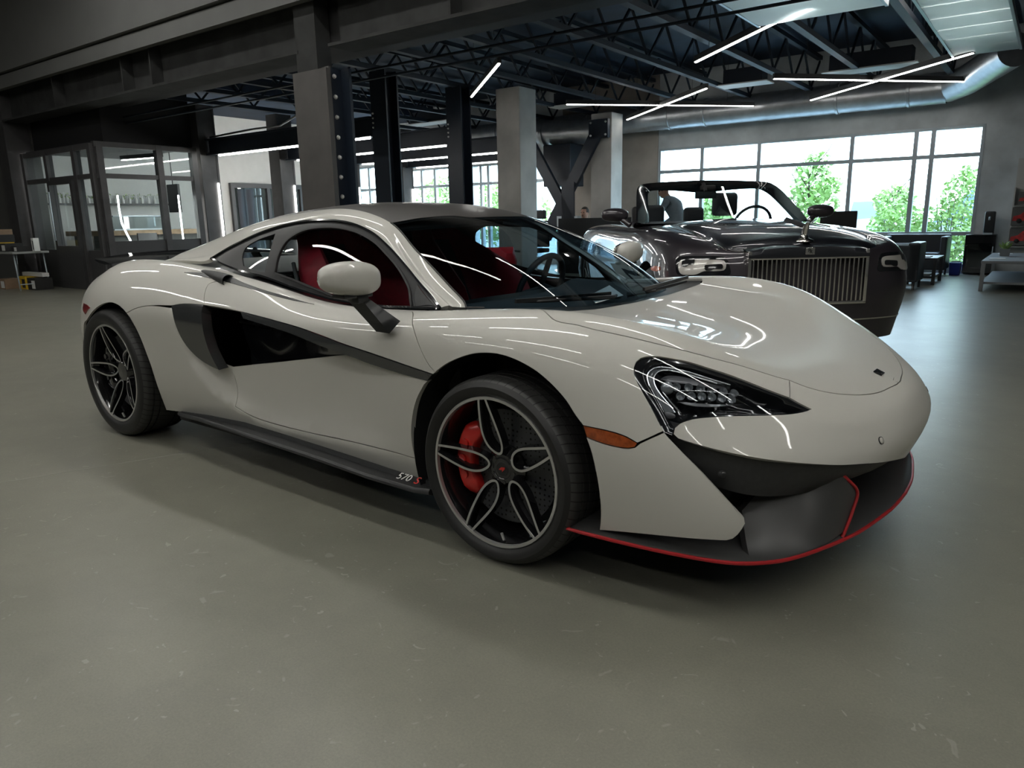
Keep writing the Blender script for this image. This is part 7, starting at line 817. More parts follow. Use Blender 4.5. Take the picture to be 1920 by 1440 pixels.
M['concw'] = mat('concrete_wall', (.66, .70, .72), .82, noise=.3, nscale=1.3, bump=.2)  # bluish haze near the windows is tinted into this wall colour
M['hallwall'] = mat('grey_render', (.13, .132, .128), .8, noise=.05, nscale=2)
M['deck'] = mat('haze_blue_deck', (.006, .018, .040), .7, noise=.4, nscale=2.5)  # navy base carries the blue flare haze over the ceiling
M['joist'] = mat('haze_blue_joist', (.006, .014, .026), .6)  # same blue haze put into the truss and rail colour
M['steel'] = mat('dark_steel', (.055, .054, .056), .42, noise=.18, nscale=5)
M['steelb'] = mat('blue_black_steel', (.010, .017, .030), .5, noise=.1, nscale=6)
M['fireproof'] = mat('sprayed_beam', (.027, .028, .028), .9, noise=.35, nscale=3, bump=.5)
M['plate'] = mat('column_casing', (.075, .07, .068), .6, noise=.16, nscale=3)
M['whitewall'] = mat('white_block', (.62, .62, .60), .8, noise=.04, nscale=4)
M['frame'] = mat('alu_frame', (.46, .52, .56), .4, metal=.3)
M['dframe'] = mat('dark_frame', (.045, .045, .047), .4)
M['galv'] = mat('galvanised', (.50, .52, .54), .35, metal=.8, noise=.12, nscale=7)
M['lamp'] = emitter('lamp_light', LAMP_COL, LAMP_E)
M['strip'] = emitter('strip_light', (1.0, .98, .93), 26.0)
M['wall_fill'] = emitter('wall_fill_light', (1.0, .98, .93), 27.0)  # glow of the strips added behind the posts
M['bolt'] = mat('bolt_steel', (.55, .55, .55), .35, metal=.8)
def translucent_mat():
    m, t, b = new_mat('door_sheet_translucent'); o = t.nodes['Material Output']; b.inputs['Base Color'].default_value = (.7, .76, .76, 1); b.inputs['Roughness'].default_value = .4
    tl = t.nodes.new('ShaderNodeBsdfTranslucent'); tl.inputs[0].default_value = (.75, .86, .88, 1); n = t.nodes.new('ShaderNodeTexNoise'); n.inputs['Scale'].default_value = 3; rp = t.nodes.new('ShaderNodeMapRange'); rp.inputs[3].default_value = .35; rp.inputs[4].default_value = .75
    x = t.nodes.new('ShaderNodeMixShader'); t.links.new(n.outputs[0], rp.inputs[0]); t.links.new(rp.outputs[0], x.inputs[0]); t.links.new(b.outputs[0], x.inputs[1]); t.links.new(tl.outputs[0], x.inputs[2]); t.links.new(x.outputs[0], o.inputs[0]); return m
M['door_sheet_t'] = translucent_mat()
M['translucent'] = mat('door_sheet', (.80, .84, .83), .45, noise=.2, nscale=2.5)
M['wood'] = mat('counter_wood', (.32, .22, .13), .5, noise=.2, nscale=8)
M['leaf'] = mat('leaf', (.32, .46, .15), .6, noise=.35, nscale=3)
M['bark'] = mat('bark', (.12, .09, .07), .8)

def bx(name, a0, a1, b0, b1, z0, z1, m, parent=None, bev=0.0):
    """box in building coordinates; with a parent the numbers are local to it"""
    d = (a1 - a0, b1 - b0, z1 - z0); c = ((a0 + a1) / 2, (b0 + b1) / 2, (z0 + z1) / 2); mb = MB(); mb.box((0, 0, 0), d, bev=bev)
    if parent is not None: o = mb.build(name, m, parent); o.location = c
    else: o = mb.build(name, m, None, Matrix.Translation(W(*c)) @ RB)
    return o
def bthing(name, label, cat, a, b, z=0, group=None, rot=0): return thing(name, label, cat, W(a, b, z), TH + rot, group)
def wall_holes(name, a0, a1, z0, z1, b, th, holes, m):
    """wall along a with openings [(a0,a1,z0,z1)]"""
    xs = sorted({a0, a1} | {h[0] for h in holes} | {h[1] for h in holes}); zs_ = sorted({z0, z1} | {h[2] for h in holes} | {h[3] for h in holes}); mb = MB()
    for i in range(len(xs) - 1):
        for j in range(len(zs_) - 1):
            cx, cz = (xs[i] + xs[i + 1]) / 2, (zs_[j] + zs_[j + 1]) / 2
            if any(h[0] < cx < h[1] and h[2] < cz < h[3] for h in holes): continue
            mb.box((cx, b + th / 2, cz), (xs[i + 1] - xs[i], th, zs_[j + 1] - zs_[j]))
    bmesh.ops.remove_doubles(mb.bm, verts=mb.bm.verts, dist=1e-5)
    bad = {}
    for f in mb.bm.faces: bad.setdefault(frozenset(v.index for v in f.verts), []).append(f)
    mb.bm.verts.index_update(); bad = {}
    for f in mb.bm.faces: bad.setdefault(frozenset(v.index for v in f.verts), []).append(f)
    bmesh.ops.delete(mb.bm, geom=[f for v in bad.values() if len(v) > 1 for f in v], context='FACES')
    return struct(mb.build(name, m, None, RB))

BW = 13.16
struct(bx('floor', -21, 8, -11, 13.3, -.2, 0, 'floor'))
# saw-cut joints in the slab
for k, (a0, b0, a1, b1) in enumerate([(-2.40, -1.56, -2.0, 6), (-2.40, -1.56, -2.62, -7)]): pass
mb = MB(); mb.bar((0, -3.2, .0), (0, .9, 0), .006, .0012); o = mb.build('trim_1', 'jointline', None, Matrix.Translation(W(-2.05, -.76, .0006)) @ RB @ Matrix.Rotation(-.41, 4, 'Z')); struct(o)
WIN = [(-6.04, .20, .12, 2.62), (-9.44, -8.60, .12, 2.57), (-11.52, -10.50, .12, 2.58), (-14.05, -12.24, .12, 2.58), (-15.95, -15.05, .12, 2.76)]
wall_holes('wall_back', -17, 8, 0, 4.2, BW, .3, WIN, 'concw')
struct(bx('wall_left', -16.5, -16.2, 4.1, BW, 0, 4.2, 'whitewall'))
struct(bx('wall_left', -21, -15.35, 3.95, 4.1, 0, 4.2, 'hallwall'))
struct(bx('wall_left', -21.2, -21, -11, 4.1, 0, 7, 'hallwall'))
struct(bx('wall_right', 8, 8.2, -11, 13.3, 0, 7, 'hallwall'))
struct(bx('wall_front', -21, 8, -11.2, -11, 0, 7, 'hallwall'))
struct(bx('wall_upper', -21, 8, 3.30, 3.42, 3.93, 7, 'hallwall'))
struct(bx('trim_2', -21, 8, 3.36, 3.46, 3.68, 3.90, 'hallwall'))
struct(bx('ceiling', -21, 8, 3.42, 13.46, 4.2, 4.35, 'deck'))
struct(bx('ceiling', -21.2, 8.2, -11.2, 3.42, 7, 7.15, 'hallwall'))
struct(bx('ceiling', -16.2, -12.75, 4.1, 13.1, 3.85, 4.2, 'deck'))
struct(bx('trim_3', -15.3, 8, 3.74, 4.44, 3.24, 4.2, 'dark_in'))
M['concbrown'] = mat('brown_concrete', (.40, .36, .32), .85, noise=.18, nscale=1.5)
struct(bx('wall_back', -8.58, -6.06, 13.13, 13.16, 0, 4.19, 'concbrown'))

# windows of the rear wall
GREY = 'frame'
def window(n, a0, a1, z0, z1, ml, tr):
    r = bthing('window_%d' % n, None, None, (a0 + a1) / 2, BW, 0); r['kind'] = 'structure'; w = (a1 - a0) / 2; f = .05
    mb = MB()
    for c, d in (((0, .05, z0 + f / 2), (2 * w, .12, f)), ((0, .05, z1 - f / 2), (2 * w, .12, f)), ((-w + f / 2, .05, (z0 + z1) / 2), (f, .12, z1 - z0)), ((w - f / 2, .05, (z0 + z1) / 2), (f, .12, z1 - z0))): mb.box(c, d)
    mb.build('window_frame', GREY, r)
    for a in ml: bx('mullion', a - (a0 + a1) / 2 - .038, a - (a0 + a1) / 2 + .038, -.005, .10, z0 + f, z1 - f, GREY, r)
    for z in tr: bx('transom', -w + f, w - f, .0, .095, z - .034, z + .034, GREY, r)
    bx('window_pane', -w + f, w - f, .045, .053, z0 + f, z1 - f, 'win_glass', r)
window(1, *WIN[0], (-5.02, -3.78, -1.98, -.88, -.60), (2.11, .72))
window(2, *WIN[1], (), (2.08,)); window(3, *WIN[2], (-11.2, -10.95), (2.08,)); window(4, *WIN[3], (-13.35, -12.85), (2.08,)); window(5, *WIN[4], (-15.5,), (2.08,))
for i, (a0, a1, z0, z1) in enumerate(WIN[:4]):
    l = bpy.data.lights.new('sky_portal', 'AREA'); l.shape = 'RECTANGLE'; l.size = a1 - a0; l.size_y = z1 - z0; l.cycles.is_portal = True
    o = bpy.data.objects.new('sky_portal', l); COL.objects.link(o); o.matrix_world = Matrix.Translation(W((a0 + a1) / 2, BW + .32, (z0 + z1) / 2)) @ RB @ Matrix.Rotation(-PI / 2, 4, 'X')

# roof trusses over the rear bay
jo = None
for k in range(12):
    a = .82 - 1.17 * k
    if jo is None:
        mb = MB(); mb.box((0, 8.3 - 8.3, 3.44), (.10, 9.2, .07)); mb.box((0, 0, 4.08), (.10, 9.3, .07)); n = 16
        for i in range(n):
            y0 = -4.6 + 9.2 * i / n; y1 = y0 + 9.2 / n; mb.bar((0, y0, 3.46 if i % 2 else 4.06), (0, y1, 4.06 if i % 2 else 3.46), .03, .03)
        jo = mb.build('roof_truss', 'joist', None, Matrix.Translation(W(a, 8.6)) @ RB); tag(jo, 'dark open web steel roof truss under the rear ceiling', 'roof truss', 'roof trusses over the rear bay')
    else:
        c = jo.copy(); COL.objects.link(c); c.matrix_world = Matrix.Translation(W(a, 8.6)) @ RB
# cross bridging pipe and track rails
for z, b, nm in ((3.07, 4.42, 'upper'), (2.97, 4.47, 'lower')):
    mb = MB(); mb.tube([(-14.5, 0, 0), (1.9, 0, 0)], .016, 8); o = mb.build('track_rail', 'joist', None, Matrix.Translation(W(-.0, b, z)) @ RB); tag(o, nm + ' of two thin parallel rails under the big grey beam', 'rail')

# the big fire-sprayed beams and their columns
def ibeam(name, a0, a1, label, stiff):
    r = bthing(name, label, 'beam', (a0 + a1) / 2, 3.7, 3.16); L = (a1 - a0) / 2; h = .62
    mb = MB(); mb.box((0, 0, h / 2), (2 * L, .03, h)); mb.box((0, 0, .015), (2 * L, .42, .035)); mb.box((0, 0, h), (2 * L, .42, .035)); mb.build('beam_web', 'fireproof', r)
    for s in stiff: bx('stiffener', s - (a0 + a1) / 2 - .015, s - (a0 + a1) / 2 + .015, -.2, -.015, .03, h, 'fireproof', r)
ibeam('steel_beam', -15.3, -6.34, 'dark rough grey steel beam left of the big bolted column', (-13.0, -10.6, -9.75))
ibeam('steel_beam', -5.78, 3.6, 'dark rough steel beam right of the big bolted column', (-3.9, -1.0))
r = bthing('steel_column', 'big dark steel column with bolts beside the roof of the white coupe', 'column', -5.98, 3.72)
bx('column_casing', -.45, .17, -.26, -.22, 0, 2.93, 'plate', r); bx('column_core', -.40, -.02, -.22, .0, 0, 4.1, 'fireproof', r); bx('column_flange', -.30, .24, .03, .07, 0, 2.95, 'steelb', r); bx('column_web', .05, .10, -.22, .05, 0, 2.95, 'steelb', r)
bx('column_flange', .05, .17, -.22, -.19, 0, 2.95, 'plate', r)
for k in range(9):
    mb = MB(); mb.lathe([(0, .026), (.02, .02), (.028, 0)], (0, 0, 0), axis='x', n=12); o = mb.build('bolt', 'white_trim', r, smooth=50); o.location = (.10, -.08, 2.86 - .235 * k)
bx('steel_column', -15.75, -15.32, 3.5, 3.94, 0, 4.1, 'steel'); tag(bpy.data.objects['steel_column.001'], 'dark steel column at the far left behind the boxes', 'column')

# concrete columns and the steel cross brace
o = bx('concrete_column', -7.0, -6.48, 8.35, 8.87, 0, 3.41, 'conc', bev=.015); tag(o, 'square concrete column in front of the small bright windows', 'column')
o = bx('concrete_column', -6.92, -6.42, 11.62, 12.12, 0, 3.3, 'conc', bev=.015); tag(o, 'square concrete column with a bolted brace plate near its top', 'column')
r = bthing('cross_brace', 'dark steel x-shaped brace bolted to the concrete column', 'brace', -7.3, 11.5)
mb = MB(); mb.bar((.62, .03, 2.98), (-.75, .03, .70), .26, .10, up=(0, 1, 0)); o = mb.build('brace_arm', 'steelb', r)
mb = MB(); mb.bar((-1.2, -.08, 3.0), (.33, -.08, .55), .24, .10, up=(0, 1, 0)); mb.build('brace_arm', 'steelb', r)
bx('brace_plate', .40, .86, -.02, .08, 2.78, 3.16, 'steelb', r)
for x, z in ((.45, 3.1), (.81, 3.1), (.45, 2.84), (.81, 2.84)):
    mb = MB(); mb.lathe([(0, -.05), (.02, -.045), (.025, -.02)], (0, 0, 0), axis='y', n=12); o = mb.build('bolt', 'bolt', r); o.location = (x, 0, z)
bx('gusset_plate', -.22, .10, -.13, -.09, 1.1, 1.9, 'steelb', r); bx('brace_foot', -.35, .18, -.12, .05, 0, 1.18, 'frame', r)
o = bx('unit_heater', -8.35, -7.62, 11.9, 12.5, 1.85, 2.78, 'steelb', bev=.02); tag(o, 'dark boxy heater unit hanging behind the cross brace', 'heater')

# ducts
r = bthing('air_duct', 'long round silver spiral duct above the big window', 'duct', -5, 12.76, 3.24)
mb = MB(); pr_ = [(.265 + (.004 if k % 2 else 0), -9 + .09 * k) for k in range(152)]; mb.lathe(pr_, (0, 0, 0), axis='x', n=28); mb.build('duct_run', 'galv', r, smooth=40)
for x in (-5.2, -2.6, -2.45, -.6, .2, 2.8, 4.0): mb = MB(); mb.lathe([(.268, -.03), (.285, -.02), (.285, .02), (.268, .03)], (x, 0, 0), axis='x', n=28); mb.build('duct_band', 'galv', r, smooth=40)
mb = MB(); mb.tube([(4.6, 0, 0), (4.9, -.3, .05), (5.6, -1.6, .22)], .25, 24); mb.build('duct_branch', 'galv', r, smooth=50)
r2 = bthing('air_duct', 'short bulging silver duct between the two concrete columns', 'duct', -8.2, 12.2, 3.05)
mb = MB(); mb.tube([(-1.1, .1, .15), (-.4, 0, .05), (.3, 0, 0), (1.2, .1, 0)], [.2, .26, .28, .28], 24); mb.build('duct_run', 'galv', r2, smooth=50)
mb = MB(); mb.tube([(-.3, 0, .0), (-.22, 0, 0)], .30, 24); mb.build('duct_band', 'galv', r2, smooth=50)
for i, (a0, a1, lab) in enumerate(((-7.47, -6.56, 'above the left end of the crossed lamps'), (-3.85, -2.95, 'between the two pairs of crossed lamps'), (-2.05, -.63, 'above the right pair of crossed lamps'), (-11.6, -9.9, 'far left over the mezzanine frame'))):
    r = bthing('ceiling_diffuser', 'flat white ceiling diffuser ' + lab, 'diffuser', (a0 + a1) / 2, 11.0, 3.42); w = (a1 - a0) / 2
    bx('diffuser_panel', -w, w, -.22, .22, -.02, 0, 'white_trim', r); bx('diffuser_box', -w + .1, w - .1, -.15, .15, 0, .25, 'steelb', r)

# opened sectional doors under the roof, seen from below
def door_panel(label, a0, a1, b0, b1, z, m='door_sheet_t'):
    r = bthing('overhead_door', label, 'door', (a0 + a1) / 2, (b0 + b1) / 2, z); w = (a1 - a0) / 2; h = (b1 - b0) / 2; n = max(2, round((b1 - b0) / .62))
    for i in range(n):
        y0 = -h + 2 * h * i / n; y1 = -h + 2 * h * (i + 1) / n; mb = MB()
        P = [[Vector((x, y0 + .012 + (y1 - y0 - .024) * v, .010 * math.sin(9 * x + 5 * i) * math.sin(PI * v) + .02 * v * 0)) for v in np.linspace(0, 1, 5)] for x in np.linspace(-w, w, 16)]
        V = mb.grid(P); Q = [[p + Vector((0, 0, .03)) for p in row] for row in P]; mb.grid([q[::-1] for q in Q]); mb.build('door_section', m, r, smooth=30)
    bx('door_edge', -w - .03, -w, -h, h, -.01, .06, 'frame', r); bx('door_edge', w, w + .03, -h, h, -.01, .06, 'frame', r)
door_panel('pale crinkled overhead door standing open, cut by the top edge', -1.55, -.28, 3.94, 6.10, 3.19)
door_panel('pale overhead door in wide strips at the top right corner', .0, .74, 5.2, 9.55, 3.19)

# bar lamps
def bar_lamp(p, q, z, label, group, e='lamp', w=.055, h=.075, parent_rods=True):
    P, Q = Vector(p), Vector(q); L = (Q - P).length; ang = math.atan2(Q.y - P.y, Q.x - P.x); c = (P + Q) / 2
    r = bthing('bar_lamp', label, 'lamp', c.x, c.y, z, group, rot=ang)
    mb = MB(); mb.box((0, 0, .006 + h / 2), (L, w, h)); mb.build('lamp_housing', 'dframe', r)
    mb = MB(); mb.box((0, 0, 0), (L - .02, w * .55, .014)); mb.build('lamp_diffuser', e, r)
    for s in (-.35, .35): mb = MB(); mb.tube([(s * L, 0, h), (s * L, 0, (.12 if z < 2.6 else 4.2 - z) if z < 4.2 else 7 - z)], .003, 5); mb.build('lamp_wire', 'dframe', r)
    return r
bar_lamp((-6.24, 9.52), (-3.64, 12.26), 3.2, 'lit bar lamp lying level, left of the two crossed pairs', None)
bar_lamp((-6.31, 12.1), (-3.50, 9.48), 3.17, 'lit bar lamp slanting up right, left of the two crossed pairs', None)
bar_lamp((-2.45, 9.56), (.09, 12.23), 3.2, 'lit bar lamp lying level, right of the two crossed pairs', None)
bar_lamp((-2.53, 12.08), (.24, 9.32), 3.17, 'lit bar lamp slanting up right, right of the two crossed pairs', None)
bar_lamp((-2.94, 7.62), (-.9, 5.70), 3.22, 'lit bar lamp slanting up to the crinkled open door', None)
bar_lamp((-7.0, 7.66), (-4.97, 5.77), 3.2, 'short lit bar lamp hanging alone left of the concrete column', None)
M['hall_lamp'] = emitter('hall_lamp_light', (1.0, .985, .93), 24.0)
for (a, b, l_) in ((-.9, 4.9, 'added unseen lamp shining down through the crinkled open door'), (.36, 7.2, 'added unseen lamp shining down through the striped open door at the top right')):
    bar_lamp((a - .02, b - 1.3), (a + .02, b + 1.3), 3.75, l_, None, 'hall_lamp', .16, .06)  # lamps added out of view to brighten the door sheets
for (a, b) in ((-11, -1.2), (-6.6, -1.2), (-2.2, -1.2), (2.6, -1.2), (-11, -4.2), (-6.6, -4.2), (-2.2, -4.2), (2.6, -4.2), (-9, 1.6), (-4.6, 1.6), (0, 1.6), (-6.6, -7.5), (-2.2, -7.5), (2.6, -7.5), (6.2, -4.2), (6.2, .2)):
    bar_lamp((a - 1.6, b), (a + 1.6, b), 5.2, 'long lit bar lamp hanging high over the front hall', 'bar lamps of the front hall', 'hall_lamp', .26, .1)

# mezzanine frame of dark steel: posts with light strips, beams with light strips
PB_ = (5.90, 7.75, 9.65, 11.50); plab = ('nearest the glass office', 'second from the glass office', 'third from the glass office', 'farthest from the glass office')
for b, lab in zip(PB_, plab):
    r = bthing('steel_post', 'dark steel post with upright light strip, ' + lab, 'post', -12.45, b)
    bx('post_web', -.14, .16, -.02, .02, 0, 3.42, 'steel', r); bx('post_flange', -.18, .18, -.19, -.15, 0, 3.42, 'steel', r); bx('post_flange', -.18, .18, .15, .19, 0, 3.42, 'steel', r); bx('post_side', .14, .17, -.15, .15, 0, 3.42, 'steel', r)
    bx('light_strip', .175, .19, .13, .157, .25, 1.95, 'strip', r)
    bx('added_wall_light', -.215, -.185, -.05, .05, .4, 3.3, 'wall_fill', r)  # unseen strip added to brighten the white wall
for b, a, lab in ((5.95, -7.38, 'next to the bolted column'), (7.8, -7.42, 'between bolted column and concrete column'), (9.65, -7.4, 'hidden mostly by the concrete column')):
    r = bthing('steel_post', 'dark steel post ' + lab, 'post', a, b)
    bx('post_flange', -.17, .17, -.14, -.11, 0, 3.42, 'steelb', r); bx('post_flange', -.17, .17, .11, .14, 0, 3.42, 'steelb', r); bx('post_web', -.02, .02, -.11, .11, 0, 3.42, 'steelb', r)
    for k in range(4): mb = MB(); mb.lathe([(0, -.02), (.012, -.018), (.016, 0)], (0, 0, 0), axis='y', n=10); o = mb.build('bolt', 'bolt', r); o.location = (-.13, -.14, 2.80 - .07 * k)
for b, z0, lab in ((5.92, 2.47, 'lowest and nearest of the stacked beams'), (7.78, 2.47, 'second of the stacked beams from the front'), (9.65, 2.47, 'third of the stacked beams from the front'), (11.5, 2.47, 'rearmost of the stacked beams')):
    r = bthing('mezzanine_beam', 'dark steel beam with a light strip below, ' + lab, 'beam', -9.94 if b < 11 else -10.5, b, z0); L = 2.31 if b < 11 else 1.75
    bx('beam_web', -L, L, -.012, .012, .02, .29, 'steelb', r); bx('beam_flange', -L, L, -.09, .09, 0, .025, 'steelb', r); bx('beam_flange', -L, L, -.09, .09, .28, .305, 'steelb', r); bx('light_strip', -L + .3, L - .1, -.02, .02, -.025, -.002, 'strip', r)
mb = MB(); mb.tube([(-2.2, 0, .01), (-.8, 0, .05), (.0, 0, .04), (.6, 0, .20), (1.1, 0, .26), (1.8, 0, .24)], .018, 6); o = mb.build('cable_run', 'bolt', None, Matrix.Translation(W(-10.0, 5.92, 2.80)) @ RB); tag(o, 'grey cable lying along the top of the nearest mezzanine beam', 'cable')

# glazed office at the left
def pane_frame(name, label, p, length, rot, z0, z1, posts, trans, solid=0.0, glassm='win_glass'):
    r = bthing(name, label, 'partition', p[0], p[1], 0, None, rot); w = .055
    for x in posts: bx('frame_post', x - w, x + w, -.06, .06, z0, z1, 'steel', r)
    bx('frame_rail', 0, length, -.05, .05, z1 - .09, z1, 'steel', r); bx('frame_rail', 0, length, -.05, .05, z0, z0 + .08, 'dframe', r)
    for z in trans: bx('frame_rail', 0, length, -.045, .045, z - .04, z + .04, 'steel', r)
    if solid: bx('lower_panel', 0, length, -.03, .03, .08, solid, 'dframe', r)
    xs = sorted(posts)
    for i in range(len(xs) - 1):
        bx('glass_pane', xs[i] + w, xs[i + 1] - w, -.005, .005, max(z0, solid), z1 - .09, glassm, r)
    return r
M['office_glass'] = glass('office_glass', (.80, .85, .86), ior=1.7)
pane_frame('glass_partition', 'dark framed glazed front of the office behind the boxes', (-15.18, 3.72), 2.86, 0, 0, 2.56, (.05, 1.05, 2.18, 2.80), (2.02,), .72, 'office_glass')
pane_frame('glass_partition', 'dark framed glazed side of the office beside the coupe', (-12.32, 3.72), 1.92, PI / 2, 0, 2.60, (.08, 1.16, 1.86), (2.02,), .88, 'office_glass')
r = bthing('door_1', None, None, -13.62, 3.70); r['kind'] = 'structure'
for x0, x1, z0, z1 in ((-.50, -.42, 0, 2.0), (.42, .50, 0, 2.0), (-.42, .42, 1.92, 2.0), (-.42, .42, 0, .8)): bx('door_frame', x0, x1, -.07, -.01, z0, z1, 'dframe', r)
mb = MB(); mb.tube([(-.36, -.12, .9), (-.36, -.12, 1.8)], .018, 8); mb.build('door_handle', 'frame', r)
o = bx('ceiling', -15.2, -12.36, 3.78, 5.6, 2.57, 2.60, 'dframe'); struct(o)
struct(bx('wall_left', -12.62, -12.5, 4.1, 5.7, 2.62, 4.2, 'dark_in')); struct(bx('wall_left', -15.35, -12.5, 4.0, 4.1, 2.62, 4.2, 'dark_in'))
for k_ in range(2): bar_lamp((-15.0 + 1.3 * k_, 4.9), (-13.9 + 1.3 * k_, 4.6 + .5 * k_), 2.42, ('lit bar lamp in the glass office nearer the boxes', 'lit bar lamp in the glass office nearer the posts')[k_], None, e='hall_lamp', w=.09)
r = bthing('bar_counter', 'wood topped office counter behind the glass', 'counter', -14.6, 5.7); bx('counter_top', -1.1, .35, -1.2, 1.3, .96, 1.06, 'wood', r); bx('counter_base', -.95, .2, -1.1, 1.2, 0, .96, 'hallwall', r)
r = bthing('display_case', 'glass display case standing on the office counter', 'display case', -14.5, 5.45, 1.06); bx('case_glass', -.2, .25, -.6, .6, .02, .28, 'office_glass', r); bx('case_base', -.22, .27, -.62, .62, 0, .03, 'frame', r); bx('case_top', -.22, .27, -.62, .62, .28, .30, 'frame', r)
r = bthing('wall_shelf', 'long shelf with green garland on the white office wall', 'shelf', -16.08, 5.6, 1.62); bx('shelf_board', -.1, .12, -1.4, 1.5, 0, .035, 'dframe', r)
mb = MB()
for k in range(260):
    y = random.uniform(-1.4, 1.5); c = Vector((random.uniform(0, .15), y, .035 + random.uniform(.1, .22))); d = Vector((random.gauss(0, 1), random.gauss(0, 1), random.gauss(0, 1))).normalized() * .03; e = d.cross(Vector((0, 0, 1))) * .6; mb.quad(c - d, c - e, c + d, c + e)
mb.build('garland', 'leaf', r)
b0 = None
for k in range(18):
    y = 4.3 + .15 * k
    if b0 is None:
        mb = MB(); mb.lathe([(0, 0), (.03, 0), (.03, .10), (.012, .13), (.012, .17), (0, .17)], (0, 0, 0), axis='z', n=10); b0 = mb.build('bottle', 'white_trim', None, Matrix.Translation(W(-15.98, y, 1.655)), smooth=40); tag(b0, 'small pale bottle on the office wall shelf', 'bottle', 'bottles on the office shelf')
    else: c = b0.copy(); COL.objects.link(c); c.matrix_world = Matrix.Translation(W(-15.98, y, 1.655))
r = bthing('bar_stool', 'dark stool in front of the office counter', 'stool', -13.5, 5.2); bx('stool_seat', -.2, .2, -.2, .2, .62, .68, 'dframe', r); bx('stool_back', -.2, -.16, -.2, .2, .68, 1.0, 'dframe', r)
for x, y in ((-.18, -.18), (.18, -.18), (-.18, .18), (.18, .18)): bx('stool_leg', x - .012, x + .012, y - .012, y + .012, 0, .62, 'dframe', r)
o = bx('hanging_screen', -13.3, -12.9, 6.05, 6.1, 1.4, 1.95, 'black_satin'); tag(o, 'black screen hanging behind the office glass near the posts', 'screen'); mb = MB(); mb.tube([(0, 0, .27), (0, 0, 1.0)], .01, 6); mb.build('hanging_rod', 'dframe', o); o.location = W(-13.1, 5.55, 1.675)
r = bthing('bent_strip_reflection', 'bent glowing tube standing in for a light strip mirrored in the office glass', 'lamp', -12.75, 4.18)  # tube modelled in place of a post strip's reflection in the glass
mb = MB(); mb.tube([(.10, .02, 1.70), (.09, .02, 1.45), (.12, .02, 1.2), (.20, .05, 1.0), (.33, .1, .72)], .014, 8); mb.build('reflection_strip', 'strip', r, smooth=60)
mb = MB(); mb.tube([(.33, .1, .72), (.33, .1, 0)], .012, 6); mb.build('reflection_stem', 'dframe', r)
r = bthing('straight_strip_reflection', 'straight glowing tube standing in for a light strip mirrored in the office glass', 'lamp', -12.65, 5.38)  # second mirrored strip built as a glowing tube, stem added
mb = MB(); mb.tube([(0, 0, .35), (0, 0, 1.72)], .014, 8); mb.build('reflection_strip', 'strip', r, smooth=60)
mb = MB(); mb.tube([(0, 0, .0), (0, 0, .35)], .012, 6); mb.build('reflection_stem', 'dframe', r)

# door in the white wall
r = bthing('door_2', None, None, -16.19, 10.0); r['kind'] = 'structure'
for y0, y1, z0, z1 in ((-1.15, -1.05, 0, 2.2), (1.05, 1.15, 0, 2.2), (-1.05, 1.05, 2.08, 2.2), (-.05, .05, 0, 2.08)): bx('door_frame', .0, .09, y0, y1, z0, z1, 'dframe', r)
bx('door_glass', .02, .03, -1.05, 1.05, .1, 2.08, 'office_glass', r); bx('door_back', -.005, .0, -1.05, 1.05, 0, 2.08, 'hallwall', r)
mb = MB(); P = [[Vector((.045 + .02 * math.sin(20 * y), y, z)) for z in (.12, 2.05)] for y in np.linspace(-.95, -.45, 30)]; mb.grid(P); mb.build('door_curtain', 'steelb', r, smooth=60)
mb = MB(); P = [[Vector((.045 + .02 * math.sin(20 * y), y, z)) for z in (.12, 2.05)] for y in np.linspace(.35, .9, 30)]; mb.grid(P); mb.build('door_curtain', 'steelb', r, smooth=60)

# outside
M['asphalt'] = mat('pale_forecourt', (.30, .31, .31), .9, noise=.1, nscale=1)
struct(bx('floor', -60, 40, 13.46, 90, -.3, -.12, 'asphalt'))
def leafy(name, label, cat, a, b, h, crown, n, trunk=True, seed=1, group=None, m='leaf', sz=.09):
    rnd = random.Random(seed); r = bthing(name, label, cat, a, b, -.12, group); mb = MB()
    if trunk:
        mb.tube([(0, 0, 0), (.03, .02, h * .4), (-.04, 0, h * .75), (0, 0, h * .95)], [.05, .04, .025, .01], 7)
        for k in range(7): z = h * (.3 + .08 * k); t = rnd.uniform(0, 6.28); mb.tube([(0, 0, z), (.35 * math.cos(t), .35 * math.sin(t), z + .45), (.6 * math.cos(t), .6 * math.sin(t), z + .9)], [.018, .012, .005], 5)
    else:
        for k in range(9): t = rnd.uniform(0, 6.28); q = rnd.uniform(.3, .9); mb.tube([(.1 * math.cos(t), .1 * math.sin(t), 0), (crown[0][3] * .5 * q * math.cos(t), crown[0][3] * .5 * q * math.sin(t), h * .8)], [.015, .006], 5)
    mb.build('trunk' if trunk else 'stems', 'bark', r)
    mb = MB()
    tot = sum(c[3] * c[4] for c in crown)
    for (cx, cy, cz, rx, rz) in crown:
        for k in range(int(n * rx * rz / tot)):
            while True:
                p = Vector((rnd.uniform(-1, 1), rnd.uniform(-1, 1), rnd.uniform(-1, 1)))
                if .12 < p.length < 1: break
            c = Vector((cx + p.x * rx, cy + p.y * rx, cz + p.z * rz)); d = Vector((rnd.gauss(0, 1), rnd.gauss(0, 1), rnd.gauss(0, .7))).normalized(); s = sz * rnd.uniform(.6, 1.2); e = d.cross(Vector((rnd.gauss(0, 1), rnd.gauss(0, 1), rnd.gauss(0, 1)))).normalized()
            mb.quad(c - d * s, c - e * s * .55, c + d * s, c + e * s * .55)
    mb.build('foliage', m, r, fix=False)
leafy('young_tree', 'young green tree behind the middle panes of the big window', 'tree', -3.6, 16.6, 2.9, [(0, 0, 1.9, .5, .7), (.15, 0, 1.4, .6, .5), (.12, 0, 2.4, .35, .35), (.45, 0, 1.9, .3, .3)], 1100, seed=3)
